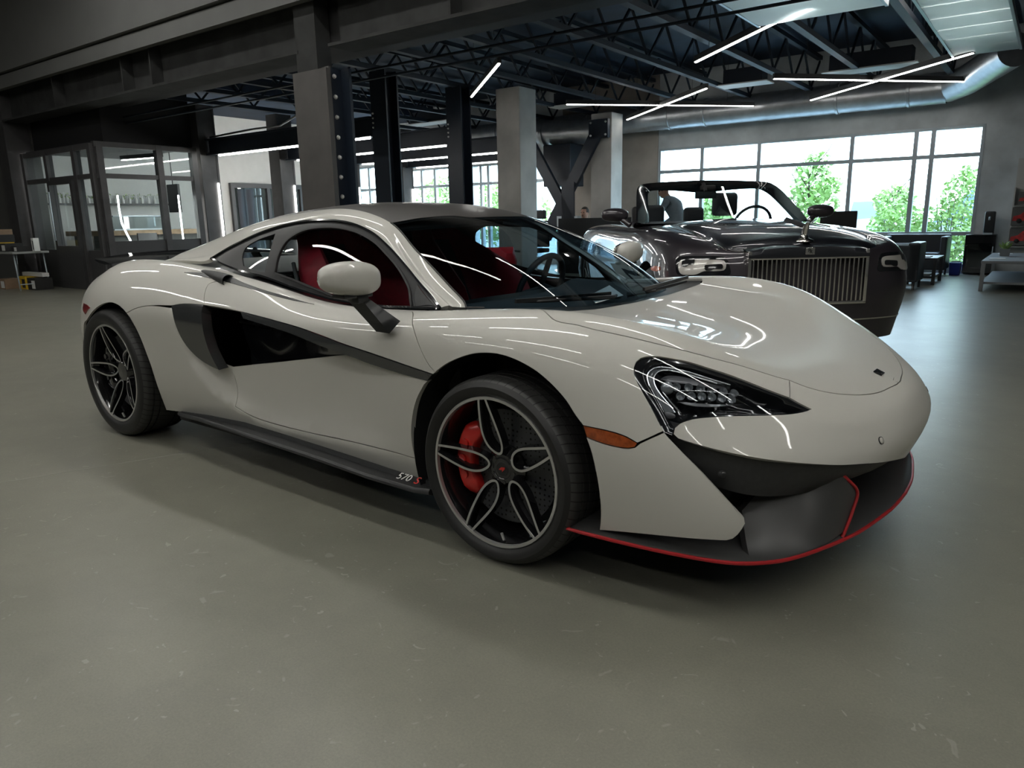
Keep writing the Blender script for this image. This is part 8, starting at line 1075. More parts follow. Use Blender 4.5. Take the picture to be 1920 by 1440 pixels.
leafy('young_tree', 'low green tree left behind the windscreen of the dark convertible', 'tree', -6.3, 17.5, 1.9, [(0, 0, 1.35, .5, .45)], 700, seed=4)
leafy('young_tree', 'thin green tree far behind the fourth pane of the big window', 'tree', -2.4, 21, 2.2, [(0, 0, 1.55, .55, .45)], 600, seed=5)
leafy('garden_bush', 'big bright green bush right of the sofa outside the window', 'bush', -.35, 14.7, 1.9, [(0, 0, .75, .75, .75), (.1, 0, 1.5, .32, .55), (-.55, 0, .8, .4, .6), (.6, .1, .6, .5, .6), (.25, 0, 1.9, .2, .25)], 3800, False, 6, sz=.055)
leafy('garden_bush', 'wispy green bush behind the black sofa outside the window', 'bush', -1.55, 15.8, 1.5, [(0, 0, .7, .6, .6), (0, 0, 1.1, .45, .45), (.2, 0, 1.5, .15, .3)], 1400, False, 7, sz=.06)
leafy('garden_bush', 'bright green bush outside the small windows by the mezzanine', 'bush', -13.2, 17.5, 2.2, [(0, 0, 1.2, 1.6, 1.0), (-.8, 0, 1.8, .8, .7)], 3000, False, 8, sz=.09)
leafy('young_tree', 'green tree outside the leftmost of the small windows', 'tree', -17.5, 19, 3, [(0, 0, 2.0, 1.2, .9)], 1500, seed=9)
# parked vehicles far outside
def parked(label, a, b, rot, col, L=4.6, H=1.65):
    m = mat('parked_paint', col, .35, coat=.6); r = bthing('parked_car', label, 'car', a, b, -.12, None, rot); mb = MB(); rows = []
    for x, w, z0, z1 in ((-L / 2, .6, .5, .8), (-L / 2 + .1, .82, .35, 1.0), (-L * .32, .9, .3, 1.05), (-L * .1, .92, .3, 1.05), (L * .15, .92, .3, 1.02), (L * .33, .9, .3, .95), (L / 2 - .12, .82, .35, .8), (L / 2, .6, .45, .65)):
        rows.append([Vector((x, y, z)) for y, z in ((-w * .9, z0), (-w, (z0 + z1) / 2), (-w * .92, z1), (0, z1 + .05), (w * .92, z1), (w, (z0 + z1) / 2), (w * .9, z0))])
    V = mb.grid(rows, closed_v=True); mb.cap(V[0]); mb.cap(V[-1]); mb.build('car_body', m, r, smooth=50)
    mb = MB(); rows = []
    for x, w, z in ((-L * .42, .7, 1.0), (-L * .34, .68, H - .05), (-L * .1, .68, H), (L * .08, .66, H - .06), (L * .26, .72, 1.0)): rows.append([Vector((x, y, q)) for y, q in ((-w - .1, .98), (-w, z), (w, z), (w + .1, .98))])
    V = mb.grid(rows); mb.cap(V[0]); mb.cap(V[-1]); mb.build('cabin_glass', 'carglass', r, smooth=40)
    for x in (-L * .3, L * .3):
        for y in (-.85, .85): mb = MB(); mb.lathe([(0, -.1), (.28, -.1), (.33, -.06), (.33, .1), (0, .1)], (x, y, .33), n=20); mb.build('tyre', 'rubber', r, smooth=40)
M['carglass'] = mat('parked_glass', (.10, .16, .22), .1, coat=.5)
parked('pale blue vehicle parked outside beyond the right end of the big window', .35, 18.5, 2.9, (.35, .40, .45), 4.8, 1.9)
parked('silver car parked outside beyond the middle of the big window', -3.2, 25, 1.5, (.45, .48, .5))
parked('red car parked outside beyond the small windows', -13.0, 27, .1, (.5, .05, .05))
# ================================================================ the dark convertible
M['plum'] = mat('dark_plum_paint', (.034, .029, .036), .32, metal=.35, coat=1.0)
M['plum2'] = mat('dark_metal_bonnet', (.018, .020, .026), .30, metal=.45, coat=1.0)
M['grille_chrome'] = mat('bright_chrome', (.85, .83, .80), .10, metal=1.0)
M['lamp_amber'] = mat('lamp_amber', (.5, .09, .02), .3, coat=.6)
M['hl_bright'] = mat('headlamp_reflector', (.50, .48, .45), .22, metal=.25, coat=1.0)
M['leather'] = mat('dark_leather', (.022, .022, .026), .5)
RS = Surf(ROLLS, True, True, True); RS.sign = 1; n_ = RS.nrm([9], [3])[0]; RS.sign = 1 if n_[1] > 0 else -1
conv = thing('convertible_car', 'dark open-top luxury car with a tall chrome slatted grille', 'car', (-.7054, 3.5217, 0), -.84756)
def line_(a, b, n=24): return [tuple(np.array(a) * (1 - k / n) + np.array(b) * (k / n)) for k in range(n)]
af, ar = [tuple(p) for p in RX['arch_f']], [tuple(p) for p in RX['arch_r']]
side_poly = line_((0, 0), (ar[0][0] - .02, .02), 20) + ar + line_((ar[-1][0] + .02, .02), (af[0][0] - .02, .02), 12) + af + line_((af[-1][0] + .02, .02), (12, 0), 16) + line_((12, 0), (12, 5.6), 20) + line_((12, 5.6), (0, 5.6), 60) + line_((0, 5.6), (0, 0), 20)
K_ = dict(ks=.42, kt=.15, cell=.04)
bonnet = line_((6.05, 5.6), (11.9, 5.6), 40) + line_((11.9, 5.6), (11.9, 8), 10) + line_((11.9, 8), (6.05, 8), 30) + line_((6.05, 8), (6.05, 5.6), 10)
tail = line_((0, 5.6), (3.0, 5.6), 20) + line_((3.0, 5.6), (3.0, 8), 10) + line_((3.0, 8), (0, 8), 20) + line_((0, 8), (0, 5.6), 10)
for sd in TWO: 
    panel('body_side', RS, [side_poly], 'plum dark_in'.split(), conv, side=sd, th=.02, **K_)
panel('bonnet', RS, [bonnet], 'plum2 dark_in'.split(), conv, join=True, th=.01, **K_)
panel('rear_deck', RS, [tail], 'plum2 dark_in'.split(), conv, join=True, th=.01, **K_)
mb = MB(); mb.box((-1.9, 0, .45), (2.6, 1.75, .3)); mb.box((-1.0, 0, .72), (.1, 1.7, .55)); mb.box((-3.15, 0, .72), (.1, 1.7, .55)); mb.box((.25, 0, .4), (.6, 1.0, .36)); mb.box((.62, 0, .42), (.3, 1.3, .4)); mb.build('cabin_tub', 'leather', conv)
# grille
bx('grille_back', .80, .86, -.42, .42, .48, .86, 'dark_in', conv)
mb = MB()
fr_ = [(-.445, .80), (-.445, .505), (-.43, .49), (.43, .49), (.445, .505), (.445, .80)]
for x0, x1, y0, y1, z0, z1 in ((.84, .905, -.45, -.425, .485, .875), (.84, .905, .425, .45, .485, .875), (.84, .905, -.45, .45, .48, .503), (.84, .905, -.45, .45, .812, .826)): mb.box(((x0 + x1) / 2, (y0 + y1) / 2, (z0 + z1) / 2), (x1 - x0, y1 - y0, z1 - z0), bev=.005)
gf = mb.build('grille_frame', 'grille_chrome', conv, smooth=40)
mb = MB(); rows = []
for y in np.linspace(-.45, .45, 31):
    e = abs(y) / .45; zt = .905 - .035 * e ** 3; rows.append([Vector((x, y, z)) for x, z in ((.905, .824), (.907, .845), (.895, zt - .006), (.87, zt + .004), (.80, zt + .022), (.70, zt + .032))])
mb.grid(rows); mb.build('grille_cap', 'grille_chrome' if False else 'plum2', conv, smooth=50)
for k in range(25):
    y = -.408 + .816 * k / 24; mb = MB(); mb.box((.885, y, .658), (.03, .0125, .31), bev=.004); mb.build('grille_slat', 'grille_chrome', conv)
b_ = bx('grille_badge', .905, .912, -.035, .035, .845, .895, 'grille_chrome', conv, bev=.003); 
text('R', .038, 'dark_in', b_, (.0045, -.006, .004), (PI / 2, 0, PI / 2), 'badge_lettering'); text('R', .038, 'dark_in', b_, (.0045, .006, -.006), (PI / 2, 0, PI / 2), 'badge_lettering')
# flying lady figure
mb = MB(); mb.lathe([(0, 0), (.032, 0), (.03, .008), (.016, .016), (.012, .03), (0, .03)], (0, 0, 0), axis='z', n=16)
mb.tube([(0, 0, .03), (.002, 0, .05), (.012, 0, .075), (.022, 0, .092)], [.010, .012, .009, .006], 8); mb.ell((.03, 0, .102), (.008, .007, .009), 10, 8)
for s in (-1, 1):
    mb.grid([[Vector((.015 - .0 * k, s * .003, .082)) + Vector((-.012 * k - .01 * j, s * .017 * k, .012 * k - .010 * j)) for j in range(3)] for k in range(4)])
o = mb.build('bonnet_figure', 'grille_chrome', conv, smooth=60); o.location = (.80, 0, .935); o.scale = (2.2, 2.3, 1.5)
# headlights
for sd in TWO:
    HO = np.array(RX['hl_out'], float)[:-1]; HI = np.array(RX['hl_in'], float)[:-1]
    o = panel('headlamp_surround', RS, [HO], ('black_gloss', 'dark_in'), conv, side=sd, off=.004, th=.02, ks=.42, kt=.15, cell=.03, gap=0)
    l = panel('headlamp', RS, [HI], 'hl_bright dark_in'.split(), conv, side=sd, off=.010, th=.015, ks=.42, kt=.15, cell=.03, gap=0)
    C0 = HI.mean(0)
    for f0, f1, nm in ((-.28, .55, 'projector_lens'), (.28, .5, 'indicator_lens')):
        Q = C0 + np.array([f0 * (HI[:, 0].max() - HI[:, 0].min()), .06]) + (HI - C0) * [.28 if f0 < 0 else .36, .45]
        panel(nm, RS, [Q], 'black_gloss dark_in'.split(), l, side=sd, off=.014, th=.006, ks=.42, kt=.15, cell=.03, gap=0)
    panel('side_marker', RS, [np.array(RX['amber'], float)[:-1]], 'lamp_amber dark_in'.split(), conv, side=sd, off=.004, th=.006, ks=.42, kt=.15, cell=.03, gap=0)
    # bright line along the bonnet edge, mirror
    strip(RS, [(s, 5.62) for s in np.linspace(6.1, 11.6, 50)], .008, .0, 'grille_chrome', conv, 'bonnet_trim', sd, th=.003)
    strip(RS, [(s, 1.0) for s in np.linspace(8.6, 12, 30)], .012, .0, 'grille_chrome', conv, 'bumper_trim', sd, th=.004)
    mb = MB(); c = Vector((-1.05, sd * 1.02, 1.155)); rows = []
    for i in range(13):
        ph = PI * i / 12; r = max(.001, math.sin(ph)) ** .6; y = -math.cos(ph); rows.append([c + Vector((.05 * r * math.cos(a), sd * y * .13, .064 * r * math.sin(a) * (1 if math.sin(a) < 0 else 1))) for a in [2 * PI * k / 20 for k in range(20)]])
    V = mb.grid(rows, closed_v=True); mb.tube([c + Vector((0, -sd * .06, -.04)), c + Vector((.05, -sd * .14, -.10))], [.025, .03], 8); mb.build('door_mirror', 'plum', conv, smooth=60)
# windscreen frame and glass
F0 = [(-.93, .84, 1.07), (-1.10, .80, 1.20), (-1.32, .75, 1.35), (-1.45, .705, 1.425), (-1.50, .64, 1.455), (-1.535, .45, 1.472), (-1.555, .2, 1.485), (-1.56, 0, 1.488)]
half = spline_pts(F0, 5); full_ = [Vector((p.x, -p.y, p.z)) for p in half] + [Vector(p) for p in half[:-1]][::-1]
mb = MB(); rows = []
cc = Vector((-1.2, 0, 1.2))
for p in full_:
    d = Vector((0, p.y, p.z - 1.15)); d = Vector((0, -p.y * .9, -(p.z - 1.0) * .75)).normalized(); fwd = Vector((.86, 0, .5)); w = .125
    rows.append([p, p + fwd * .02 + d * .012, p + d * w * .6 + fwd * .015, p + d * w, p + d * w * .6 - fwd * .02, p + d * .01 - fwd * .025])
V = mb.grid(rows, closed_v=True); mb.cap(V[0]); mb.cap(V[-1]); mb.build('windscreen_frame', 'black_gloss', conv, smooth=50)
mb = MB(); rows = []
for p in full_[::2]:
    q = Vector((-.93 + .16 * (1 - (p.y / .84) ** 2), p.y * 1.0, 1.06)); rows.append([q.lerp(Vector((p.x, p.y * .95, p.z - .03)), t) for t in (0, .5, 1)])
mb.grid(rows); mb.build('windscreen_glass', 'conv_glass', conv, smooth=60) if M.setdefault('conv_glass', glass('convertible_glass', (.80, .88, .9))) else None
mb = MB(); rows = [[Vector((x, y, z)) for x, z in ((-.80 - .1 * (y / .8) ** 2, 1.065), (-.98, 1.085), (-1.15, 1.075), (-1.3, 1.0), (-1.32, .8))] for y in np.linspace(-.8, .8, 15)]; mb.grid(rows); mb.build('dashboard', 'leather', conv, smooth=60)
mb = MB(); mb.box((-1.40, -.02, 1.335), (.03, .22, .07), bev=.02); mb.tube([(-1.40, -.02, 1.37), (-1.48, -.02, 1.45)], .02, 6); mb.box((-1.46, 0.02, 1.41), (.06, .16, .05), bev=.02); mb.build('rear_view_mirror', 'dark_in', conv, smooth=40)
mb = MB(); c = Vector((-1.38, .47, 1.04)); R_ = Matrix.Rotation(math.radians(-66), 3, 'Y'); mb.tube([c + R_ @ Vector((.19 * math.cos(a), .19 * math.sin(a), 0)) for a in [2 * PI * k / 36 for k in range(37)]], .015, 8, caps=False)
for a in (0, PI, PI * 1.5): mb.bar(c, c + R_ @ Vector((.18 * math.sin(a), .18 * math.cos(a), 0)), .04, .014)
mb.build('steering_wheel', 'leather', conv, smooth=50)
def conv_seat(x, y, hz, w=.27, hw=.14, z0=.55):
    mb = MB(); mb.box((0, 0, z0 - .02), (.5, 2 * w, .2), bev=.06, seg=3); mb.box((-.24, 0, (z0 + 1.05) / 2), (.16, 2 * w, 1.05 - z0 + .05), bev=.07, seg=3)
    s = mb.build('seat', 'leather', conv, smooth=60); s.location = (x, y, 0)
    mb = MB(); mb.box((-.26, 0, hz - .11), (.12, 2 * hw, .25), bev=.055, seg=4); mb.build('headrest', 'leather', s, smooth=60)
conv_seat(-1.75, .40, 1.36, hw=.135); conv_seat(-1.75, -.40, 1.24, hw=.12); conv_seat(-2.6, .32, 1.22, hw=.12); conv_seat(-2.6, -.32, 1.24, hw=.12)
# wheels
M['conv_rim'] = mat('polished_rim', (.4, .4, .4), .2, metal=.9)
cw = None
for x in (0, -3.11):
    for sd in TWO:
        if cw is None:
            mb = MB(); mb.lathe([(.26, .0), (.25, .02), (.24, .12), (.26, .2)], (0, 0, 0), n=48); mb.lathe([(0, .02), (.06, .022), (.07, .05)], (0, 0, 0), n=24)
            for k in range(10): a = 2 * PI * k / 10; mb.bar((.05 * math.cos(a), .035, .05 * math.sin(a)), (.25 * math.cos(a), .012, .25 * math.sin(a)), .025, .03, up=(0, 1, 0))
            cw = mb.build('wheel', 'conv_rim', conv, smooth=40); mb = MB(); mb.lathe([(.25, .01), (.265, -.006), (.31, -.012), (.345, 0), (.36, .02), (.36, .22), (.34, .245), (.25, .235)], (0, 0, 0), n=64); mb.build('tyre', 'rubber', cw, smooth=40); w = cw
        else: w = copy_tree(cw, conv)
        w.location = (x, sd * .935, .36); w.rotation_euler = (0, 0, PI if sd > 0 else 0)
        hh = MB(); rows = []
        for k in range(25):
            a = -.25 + (PI + .5) * k / 24; c, s = math.cos(a), math.sin(a); rows.append([Vector((x + .42 * c, sd * .93, .36 + .42 * s)), Vector((x + .42 * c, sd * .62, .36 + .42 * s)), Vector((x, sd * .61, .36))])
        hh.grid(rows); hh.build('wheel_housing', 'dark_in', conv, smooth=60)
# ================================================================ furniture, people and small things
M['blacklea'] = mat('black_leather', (.025, .03, .038), .42)
M['greytable'] = mat('grey_table', (.20, .21, .22), .5)
M['whitecard'] = mat('white_card', (.7, .7, .68), .6)
M['yellow'] = mat('yellow_card', (.62, .40, .02), .6, noise=.05, nscale=10)
M['blackcard'] = mat('black_card', (.02, .02, .02), .6)
M['browncard'] = mat('brown_card', (.25, .17, .11), .75, noise=.1, nscale=12)
M['blueplastic'] = mat('blue_plastic', (.01, .03, .28), .35)
M['skin'] = mat('skin', (.48, .27, .20), .55)
M['shirt'] = mat('grey_shirt', (.22, .26, .30), .8, noise=.1, nscale=20)
M['hair'] = mat('dark_hair', (.03, .02, .015), .7)
M['trousers'] = mat('dark_trousers', (.02, .025, .04), .8)
M['redpaint'] = mat('red_fairing', (.55, .015, .03), .3, coat=.6)
M['redprint'] = mat('red_print', (.5, .03, .03), .4, noise=.5, nscale=14)

def armchair(label, a, b, rot, w=.62, d=.75, h=.69, seats=1):
    r = bthing('armchair' if seats == 1 else 'sofa', label, 'armchair' if seats == 1 else 'sofa', a, b, 0, None, rot); hw = w / 2
    bx('seat_base', -hw, hw, -d / 2, d / 2, .12, .30, 'blacklea', r, .02)
    for s in range(seats): x0 = -hw + .1 + (w - .2) * s / seats; bx('cushion', x0 + .005, x0 + (w - .2) / seats - .005, -d / 2 + .0, d / 2 - .15, .30, .42, 'blacklea', r, .04)
    bx('backrest', -hw, hw, d / 2 - .16, d / 2, .12, h, 'blacklea', r, .03)
    for s in (-1, 1): bx('armrest', s * hw - (.1 if s > 0 else 0), s * hw + (0 if s > 0 else .1), -d / 2, d / 2, .12, h - .03, 'blacklea', r, .03)
    for x in (-hw + .05, hw - .05):
        for y in (-d / 2 + .05, d / 2 - .05): mb = MB(); mb.lathe([(.018, 0), (.022, .12), (0, .12)], (0, 0, 0), axis='z', n=8); o = mb.build('leg', 'dframe', r); o.location = (x, y, 0)
    return r
armchair('black leather armchair nearest the dark convertible, side turned to the coupe', -.52, 9.75, PI / 2 + PI, .68, .72)
armchair('black leather sofa with its back to the big window', -.62, 12.45, 0, 1.05, .72, .73, 2)
armchair('black leather armchair between the sofa and the dark convertible', -1.45, 11.3, PI / 2, .62, .7)
def small_table(label, a, b, w, d, h, m, shelf=True):
    r = bthing('side_table', label, 'table', a, b, 0); bx('table_top', -w / 2, w / 2, -d / 2, d / 2, h - .04, h, m, r, .008)
    for x in (-w / 2 + .03, w / 2 - .03):
        for y in (-d / 2 + .03, d / 2 - .03): bx('leg', x - .025, x + .025, y - .025, y + .025, 0, h - .04, m, r)
    if shelf: bx('table_shelf', -w / 2 + .03, w / 2 - .03, -d / 2 + .03, d / 2 - .03, .10, .13, m, r)
    return r
small_table('small dark side table between the black armchair and sofa', -.25, 10.9, .42, .9, .42, 'dframe')
o = bx('magazine', -.40, -.15, 10.55, 10.85, .421, .435, 'whitecard'); tag(o, 'white magazine lying on the small dark side table', 'magazine')
o = bx('magazine', -.40, -.14, 10.6, 10.95, .131, .16, 'whitecard'); tag(o, 'stacked white magazines on the lower shelf of the side table', 'magazine')
r = bthing('storage_bin', 'blue plastic bin on the floor beside the small glass fridge', 'bin', .015, 12.70)
mb = MB(); V = mb.grid([[Vector((x * w, y * w, z)) for x, y in ((-.09, -.10), (.09, -.10), (.09, .10), (-.09, .10))] for w, z in ((.85, 0), (1, .22), (1.08, .225), (.96, .23), (.8, .03))], closed_v=True, smooth=False); mb.cap(V[0][::-1]); mb.cap(V[-1]); mb.build('bin_body', 'blueplastic', r)
mb = MB(); mb.box((0, 0, .225), (.13, .14, .05), bev=.02); mb.build('bin_liner', 'blackcard', r)
r = bthing('mini_fridge', 'small black glass-door fridge standing under the window edge', 'fridge', .34, 13.0 - .02)
bx('fridge_body', -.235, .235, -.05, .16, .02, .71, 'black_satin', r, .01); bx('fridge_door', -.235, .235, -.085, -.055, .03, .705, 'black_gloss', r, .006)
bx('fridge_glass', -.18, .18, -.09, -.086, .12, .56, 'office_glass', r); bx('fridge_shelf', -.18, .18, -.083, -.05, .32, .33, 'frame', r); bx('fridge_handle', .19, .205, -.11, -.09, .2, .5, 'frame', r)
r = bthing('coffee_machine', 'dark upright coffee machine standing on the small fridge', 'machine', .44, 12.97, .71)
mb = MB(); mb.box((0, .0, .2), (.16, .2, .40), bev=.03, seg=3); mb.build('machine_body', 'black_satin', r, smooth=50); bx('machine_tray', -.07, .07, -.16, -.09, .0, .03, 'frame', r); mb = MB(); mb.tube([(0, -.1, .3), (0, -.14, .3), (0, -.14, .25)], .015, 8); mb.build('machine_spout', 'frame', r)
r = small_table('low grey coffee table at the right edge with a potted plant', .98, 10.9, .78, 2.4, .43, 'greytable')
r = bthing('potted_plant', 'small green plant in a square grey pot on the grey table', 'plant', .80, 11.1, .43)
mb = MB(); V = mb.grid([[Vector((x * w, y * w, z)) for x, y in ((-.07, -.07), (.07, -.07), (.07, .07), (-.07, .07))] for w, z in ((.85, 0), (1, .11), (.9, .11), (.85, .09))], closed_v=True, smooth=False); mb.cap(V[0][::-1]); mb.cap(V[-1]); mb.build('plant_pot', 'greytable', r)
mb = MB(); rnd = random.Random(2)
for k in range(46):
    t = rnd.uniform(0, 6.28); l = rnd.uniform(.06, .14); b = Vector((rnd.uniform(-.04, .04), rnd.uniform(-.04, .04), .1)); e = b + Vector((l * .7 * math.cos(t), l * .7 * math.sin(t), l)); s = Vector((-math.sin(t), math.cos(t), 0)) * .012; m_ = (b + e) / 2; mb.quad(b, m_ - s, e, m_ + s)
mb.build('leaves', 'leaf', r, fix=False)
for k, (a, b, w) in enumerate(((.75, 10.3, .2), (.78, 11.75, .2))):
    o = bx('leaflet', a - .1, a + .1, b - w / 2, b + w / 2, .431, .436, 'whitecard'); tag(o, ('white leaflet on the near end of the grey table', 'white leaflet on the far end of the grey table')[k], 'leaflet')
r = bthing('display_card', 'white tilted card stand at the right end of the grey table', 'card', 1.12, 10.55, .43, None, .3)
mb = MB(); mb.quad((-.02, -.12, 0), (-.02, .12, 0), (.07, .12, .34), (.07, -.12, .34)); mb.quad((.05, .12, 0), (.05, -.12, 0), (.07, -.12, .34), (.07, .12, .34)); mb.build('card_face', 'whitecard', r)
r = bthing('poster_rack', 'white rack of red car posters at the right edge', 'rack', 1.02, 12.6)
bx('rack_back', -.26, .45, .16, .19, .35, 1.98, 'whitewall', r); bx('rack_side', -.26, -.24, -.05, .19, .35, 1.5, 'whitewall', r)
for k, z in enumerate((.52, .86, 1.20)): 
    bx('rack_shelf', -.24, .45, -.04, .16, z - .02, z, 'whitewall', r)
def poster(label, a, b, z, w, h, tilt=.2):
    r = bthing('poster', label, 'poster', a, b, z); 
    bx('poster_sheet', -w / 2, w / 2, -.004, 0, 0, h, 'hallwall', r)
    mb = MB(); mb.prism([Vector((x * w / 2, -.006, zz * h)) for x, zz in ((-.95, .25), (-.9, .5), (-.5, .6), (-.25, .85), (.3, .85), (.6, .6), (.95, .5), (.95, .25))], (0, -.004, 0)); mb.build('printed_car', 'redprint', r)
    for x in (-.55, .55): mb = MB(); mb.lathe([(0, -.014), (h * .13, -.014), (h * .13, -.01)], (x * w / 2, 0, h * .25), n=16); mb.build('printed_wheel', 'blackcard', r)
poster('red car poster, topmost on the white rack', 1.06, 12.52, 1.22, .46, .2)
poster('red car poster, middle on the white rack', 1.02, 12.52, .87, .5, .3)
poster('red car poster, lowest on the white rack', 1.02, 12.52, .54, .5, .28)
o = bx('wall_screen', 1.0, 1.06, 11.0, 12.3, 1.45, 2.25, 'black_satin'); tag(o, 'dark screen seen edge-on at the right edge above the posters', 'screen')
# monitor behind the convertible
r = bthing('monitor', 'black monitor seen beside the mirror of the dark convertible', 'monitor', -1.33, 9.55, 0)
bx('monitor_panel', -.265, .265, -.02, .02, .88, 1.16, 'black_satin', r, .008); bx('monitor_stand', -.03, .03, .0, .03, .05, .9, 'dframe', r); bx('monitor_foot', -.2, .2, -.15, .15, 0, .03, 'dframe', r)
# reception desk
r = bthing('reception_desk', 'dark reception desk with a tall front behind the cars', 'desk', -6.05, 10.6)
bx('desk_front', -1.0, .75, -.1, -.05, 0, 1.13, 'black_satin', r); bx('desk_top', -1.0, .75, -.05, .6, .70, .74, 'dframe', r); bx('desk_side', -1.0, -.96, -.05, .6, 0, 1.13, 'black_satin', r)
r = bthing('office_chair', 'dark office chair headrest beside the concrete column', 'chair', -7.45, 10.2)
mb = MB(); mb.box((0, 0, .48), (.46, .46, .09), bev=.03); mb.build('seat', 'leather', r, smooth=50); mb = MB(); mb.box((0, .22, .82), (.44, .07, .55), bev=.03); mb.build('backrest', 'leather', r, smooth=50); mb = MB(); mb.box((0, .22, 1.22), (.28, .08, .18), bev=.035, seg=3); mb.build('headrest', 'leather', r, smooth=50)
mb = MB(); mb.tube([(0, 0, .08), (0, 0, .45)], .025, 8)
for k in range(5): mb.tube([(0, 0, .09), (.26 * math.cos(k * 1.257), .26 * math.sin(k * 1.257), .04)], .015, 6)
mb.build('chair_base', 'dframe', r)

# ---- people
def skin_body(name, verts, edges, radii, m, parent, root=0, sub=2):
    me = bpy.data.meshes.new(name); me.from_pydata(verts, edges, []); me.materials.append(M[m]); o = bpy.data.objects.new(name, me); COL.objects.link(o); o.parent = parent
    sk = o.modifiers.new('skin', 'SKIN'); sk.use_smooth_shade = True
    for i, r in enumerate(radii): me.skin_vertices[0].data[i].radius = (r, r) if not isinstance(r, tuple) else r; me.skin_vertices[0].data[i].use_root = (i == root)
    s = o.modifiers.new('sub', 'SUBSURF'); s.levels = sub; s.render_levels = sub
    bpy.context.view_layer.update(); ev = o.evaluated_get(bpy.context.evaluated_depsgraph_get()); me2 = bpy.data.meshes.new_from_object(ev); o.modifiers.clear(); o.data = me2
    return o
def head(parent, c, face, hair_m, tilt=0.0, bald=False):
    """head facing direction face (angle), child meshes of the person"""
    r = Matrix.Translation(c) @ Matrix.Rotation(face, 4, 'Z') @ Matrix.Rotation(tilt, 4, 'Y')
    mb = MB(); mb.ell((0, 0, 0), (.095, .075, .118), 20, 16); mb.ell((.02, 0, -.055), (.066, .055, .06), 16, 12); mb.ell((.096, 0, -.012), (.016, .012, .02), 8, 8)
    for s in (-1, 1): mb.ell((0, s * .076, -.01), (.018, .008, .03), 8, 8)
    mb.tube([(-.02, 0, -.07), (-.045, 0, -.2)], [.05, .06], 12)
    h = mb.build('head', 'skin', parent, smooth=60); h.matrix_local = r
    mb = MB()
    for s in (-1, 1): mb.ell((.084, s * .03, .012), (.010, .014, .008), 8, 8)
    mb.ell((.088, 0, -.055), (.008, .024, .006), 8, 6); e = mb.build('face_features', 'hair', h, smooth=60)
    mb = MB(); mb.ell((-.016, 0, .035), (.098, .084, .100), 20, 14); 
    bmesh.ops.delete(mb.bm, geom=[v for v in mb.bm.verts if v.co.x > .045 and v.co.z < .07 or v.co.z < -.02], context='VERTS'); mb.build('hair', hair_m, h, smooth=60)
# standing man bending over something beyond the convertible; only his back and head show through its windscreen
p = bthing('person', 'person in a grey shirt bending forward, seen through the convertible windscreen', 'person', -3.92, 9.5, 0, None, PI * .95)
V_ = [(0, 0, .92), (.02, 0, 1.08), (.10, 0, 1.26), (.20, 0, 1.40), (.27, 0, 1.45), (0, .10, .88), (.03, .12, .50), (0, .13, .08), (.13, .13, .04), (0, -.10, .88), (-.05, -.12, .50), (-.10, -.13, .08), (.03, -.13, .04),
      (.17, .19, 1.36), (.26, .24, 1.12), (.42, .20, 1.02), (.17, -.19, 1.36), (.26, -.24, 1.12), (.42, -.20, 1.02)]
E_ = [(0, 1), (1, 2), (2, 3), (3, 4), (0, 5), (5, 6), (6, 7), (7, 8), (0, 9), (9, 10), (10, 11), (11, 12), (3, 13), (13, 14), (14, 15), (3, 16), (16, 17), (17, 18)]
R__ = [.14, .14, .155, .13, .055, .09, .065, .045, .035, .09, .065, .045, .035, .06, .048, .036, .06, .048, .036]
skin_body('body', V_, E_, R__, 'shirt', p); head(p, (.34, 0, 1.56), 0, 'hair', .5)
def hand(parent, c, d, m='skin'):
    mb = MB(); c = Vector(c); d = Vector(d).normalized(); sx = d.cross(Vector((0, 0, 1))).normalized(); q = d.to_track_quat('X', 'Z').to_matrix().to_4x4(); mb.ell(c + d * .045, (.048, .04, .016), 12, 8, q)
    for k in range(4): b = c + d * .08 + sx * (.027 - .018 * k); L = (.065, .075, .07, .055)[k]; mb.tube([b, b + d * L * .5 - Vector((0, 0, .006)), b + d * L * .85 - Vector((0, 0, .024)), b + d * L - Vector((0, 0, .04))], [.009, .0085, .008, .006], 6)
    b = c + d * .03 + sx * .036; mb.tube([b, b + sx * .025 + d * .02, b + sx * .03 + d * .05 - Vector((0, 0, .01))], [.011, .010, .007], 6); mb.build('hand', m, parent, smooth=60)
hand(p, (.44, .20, 1.01), (1, 0, -.2)); hand(p, (.44, -.20, 1.01), (1, 0, -.2))
small_table('dark table the bending person leans on behind the convertible', -4.72, 9.45, .62, 1.1, .99, 'dframe')
# seated man behind the reception desk
p = bthing('person', 'person with short dark hair seated behind the dark reception desk', 'person', -6.78, 11.15, 0, None, -PI / 2)
V_ = [(0, 0, .52), (-.02, 0, .70), (-.02, 0, .92), (.0, 0, 1.02), (0, 0, 1.08), (.08, .10, .50), (.42, .11, .50), (.42, .11, .10), (.54, .11, .05), (.08, -.10, .50), (.42, -.11, .50), (.42, -.11, .10), (.54, -.11, .05),
      (0, .19, .97), (.05, .24, .76), (.28, .16, .78), (0, -.19, .97), (.05, -.24, .76), (.28, -.16, .78)]
R__ = [.15, .14, .15, .10, .055, .09, .07, .05, .035, .09, .07, .05, .035, .06, .048, .036, .06, .048, .036]
skin_body('body', V_, E_, R__, 'trousers', p); head(p, (.03, 0, 1.235), 0, 'hair'); hand(p, (.30, .15, .785), (1, 0, -.1)); hand(p, (.30, -.15, .785), (1, 0, -.1))
r = bthing('desk_stool', 'plain seat under the person at the reception desk', 'stool', -6.78, 11.2); bx('stool_seat', -.2, .2, -.2, .2, .34, .40, 'dframe', r); bx('stool_stem', -.03, .03, -.03, .03, 0, .34, 'dframe', r)

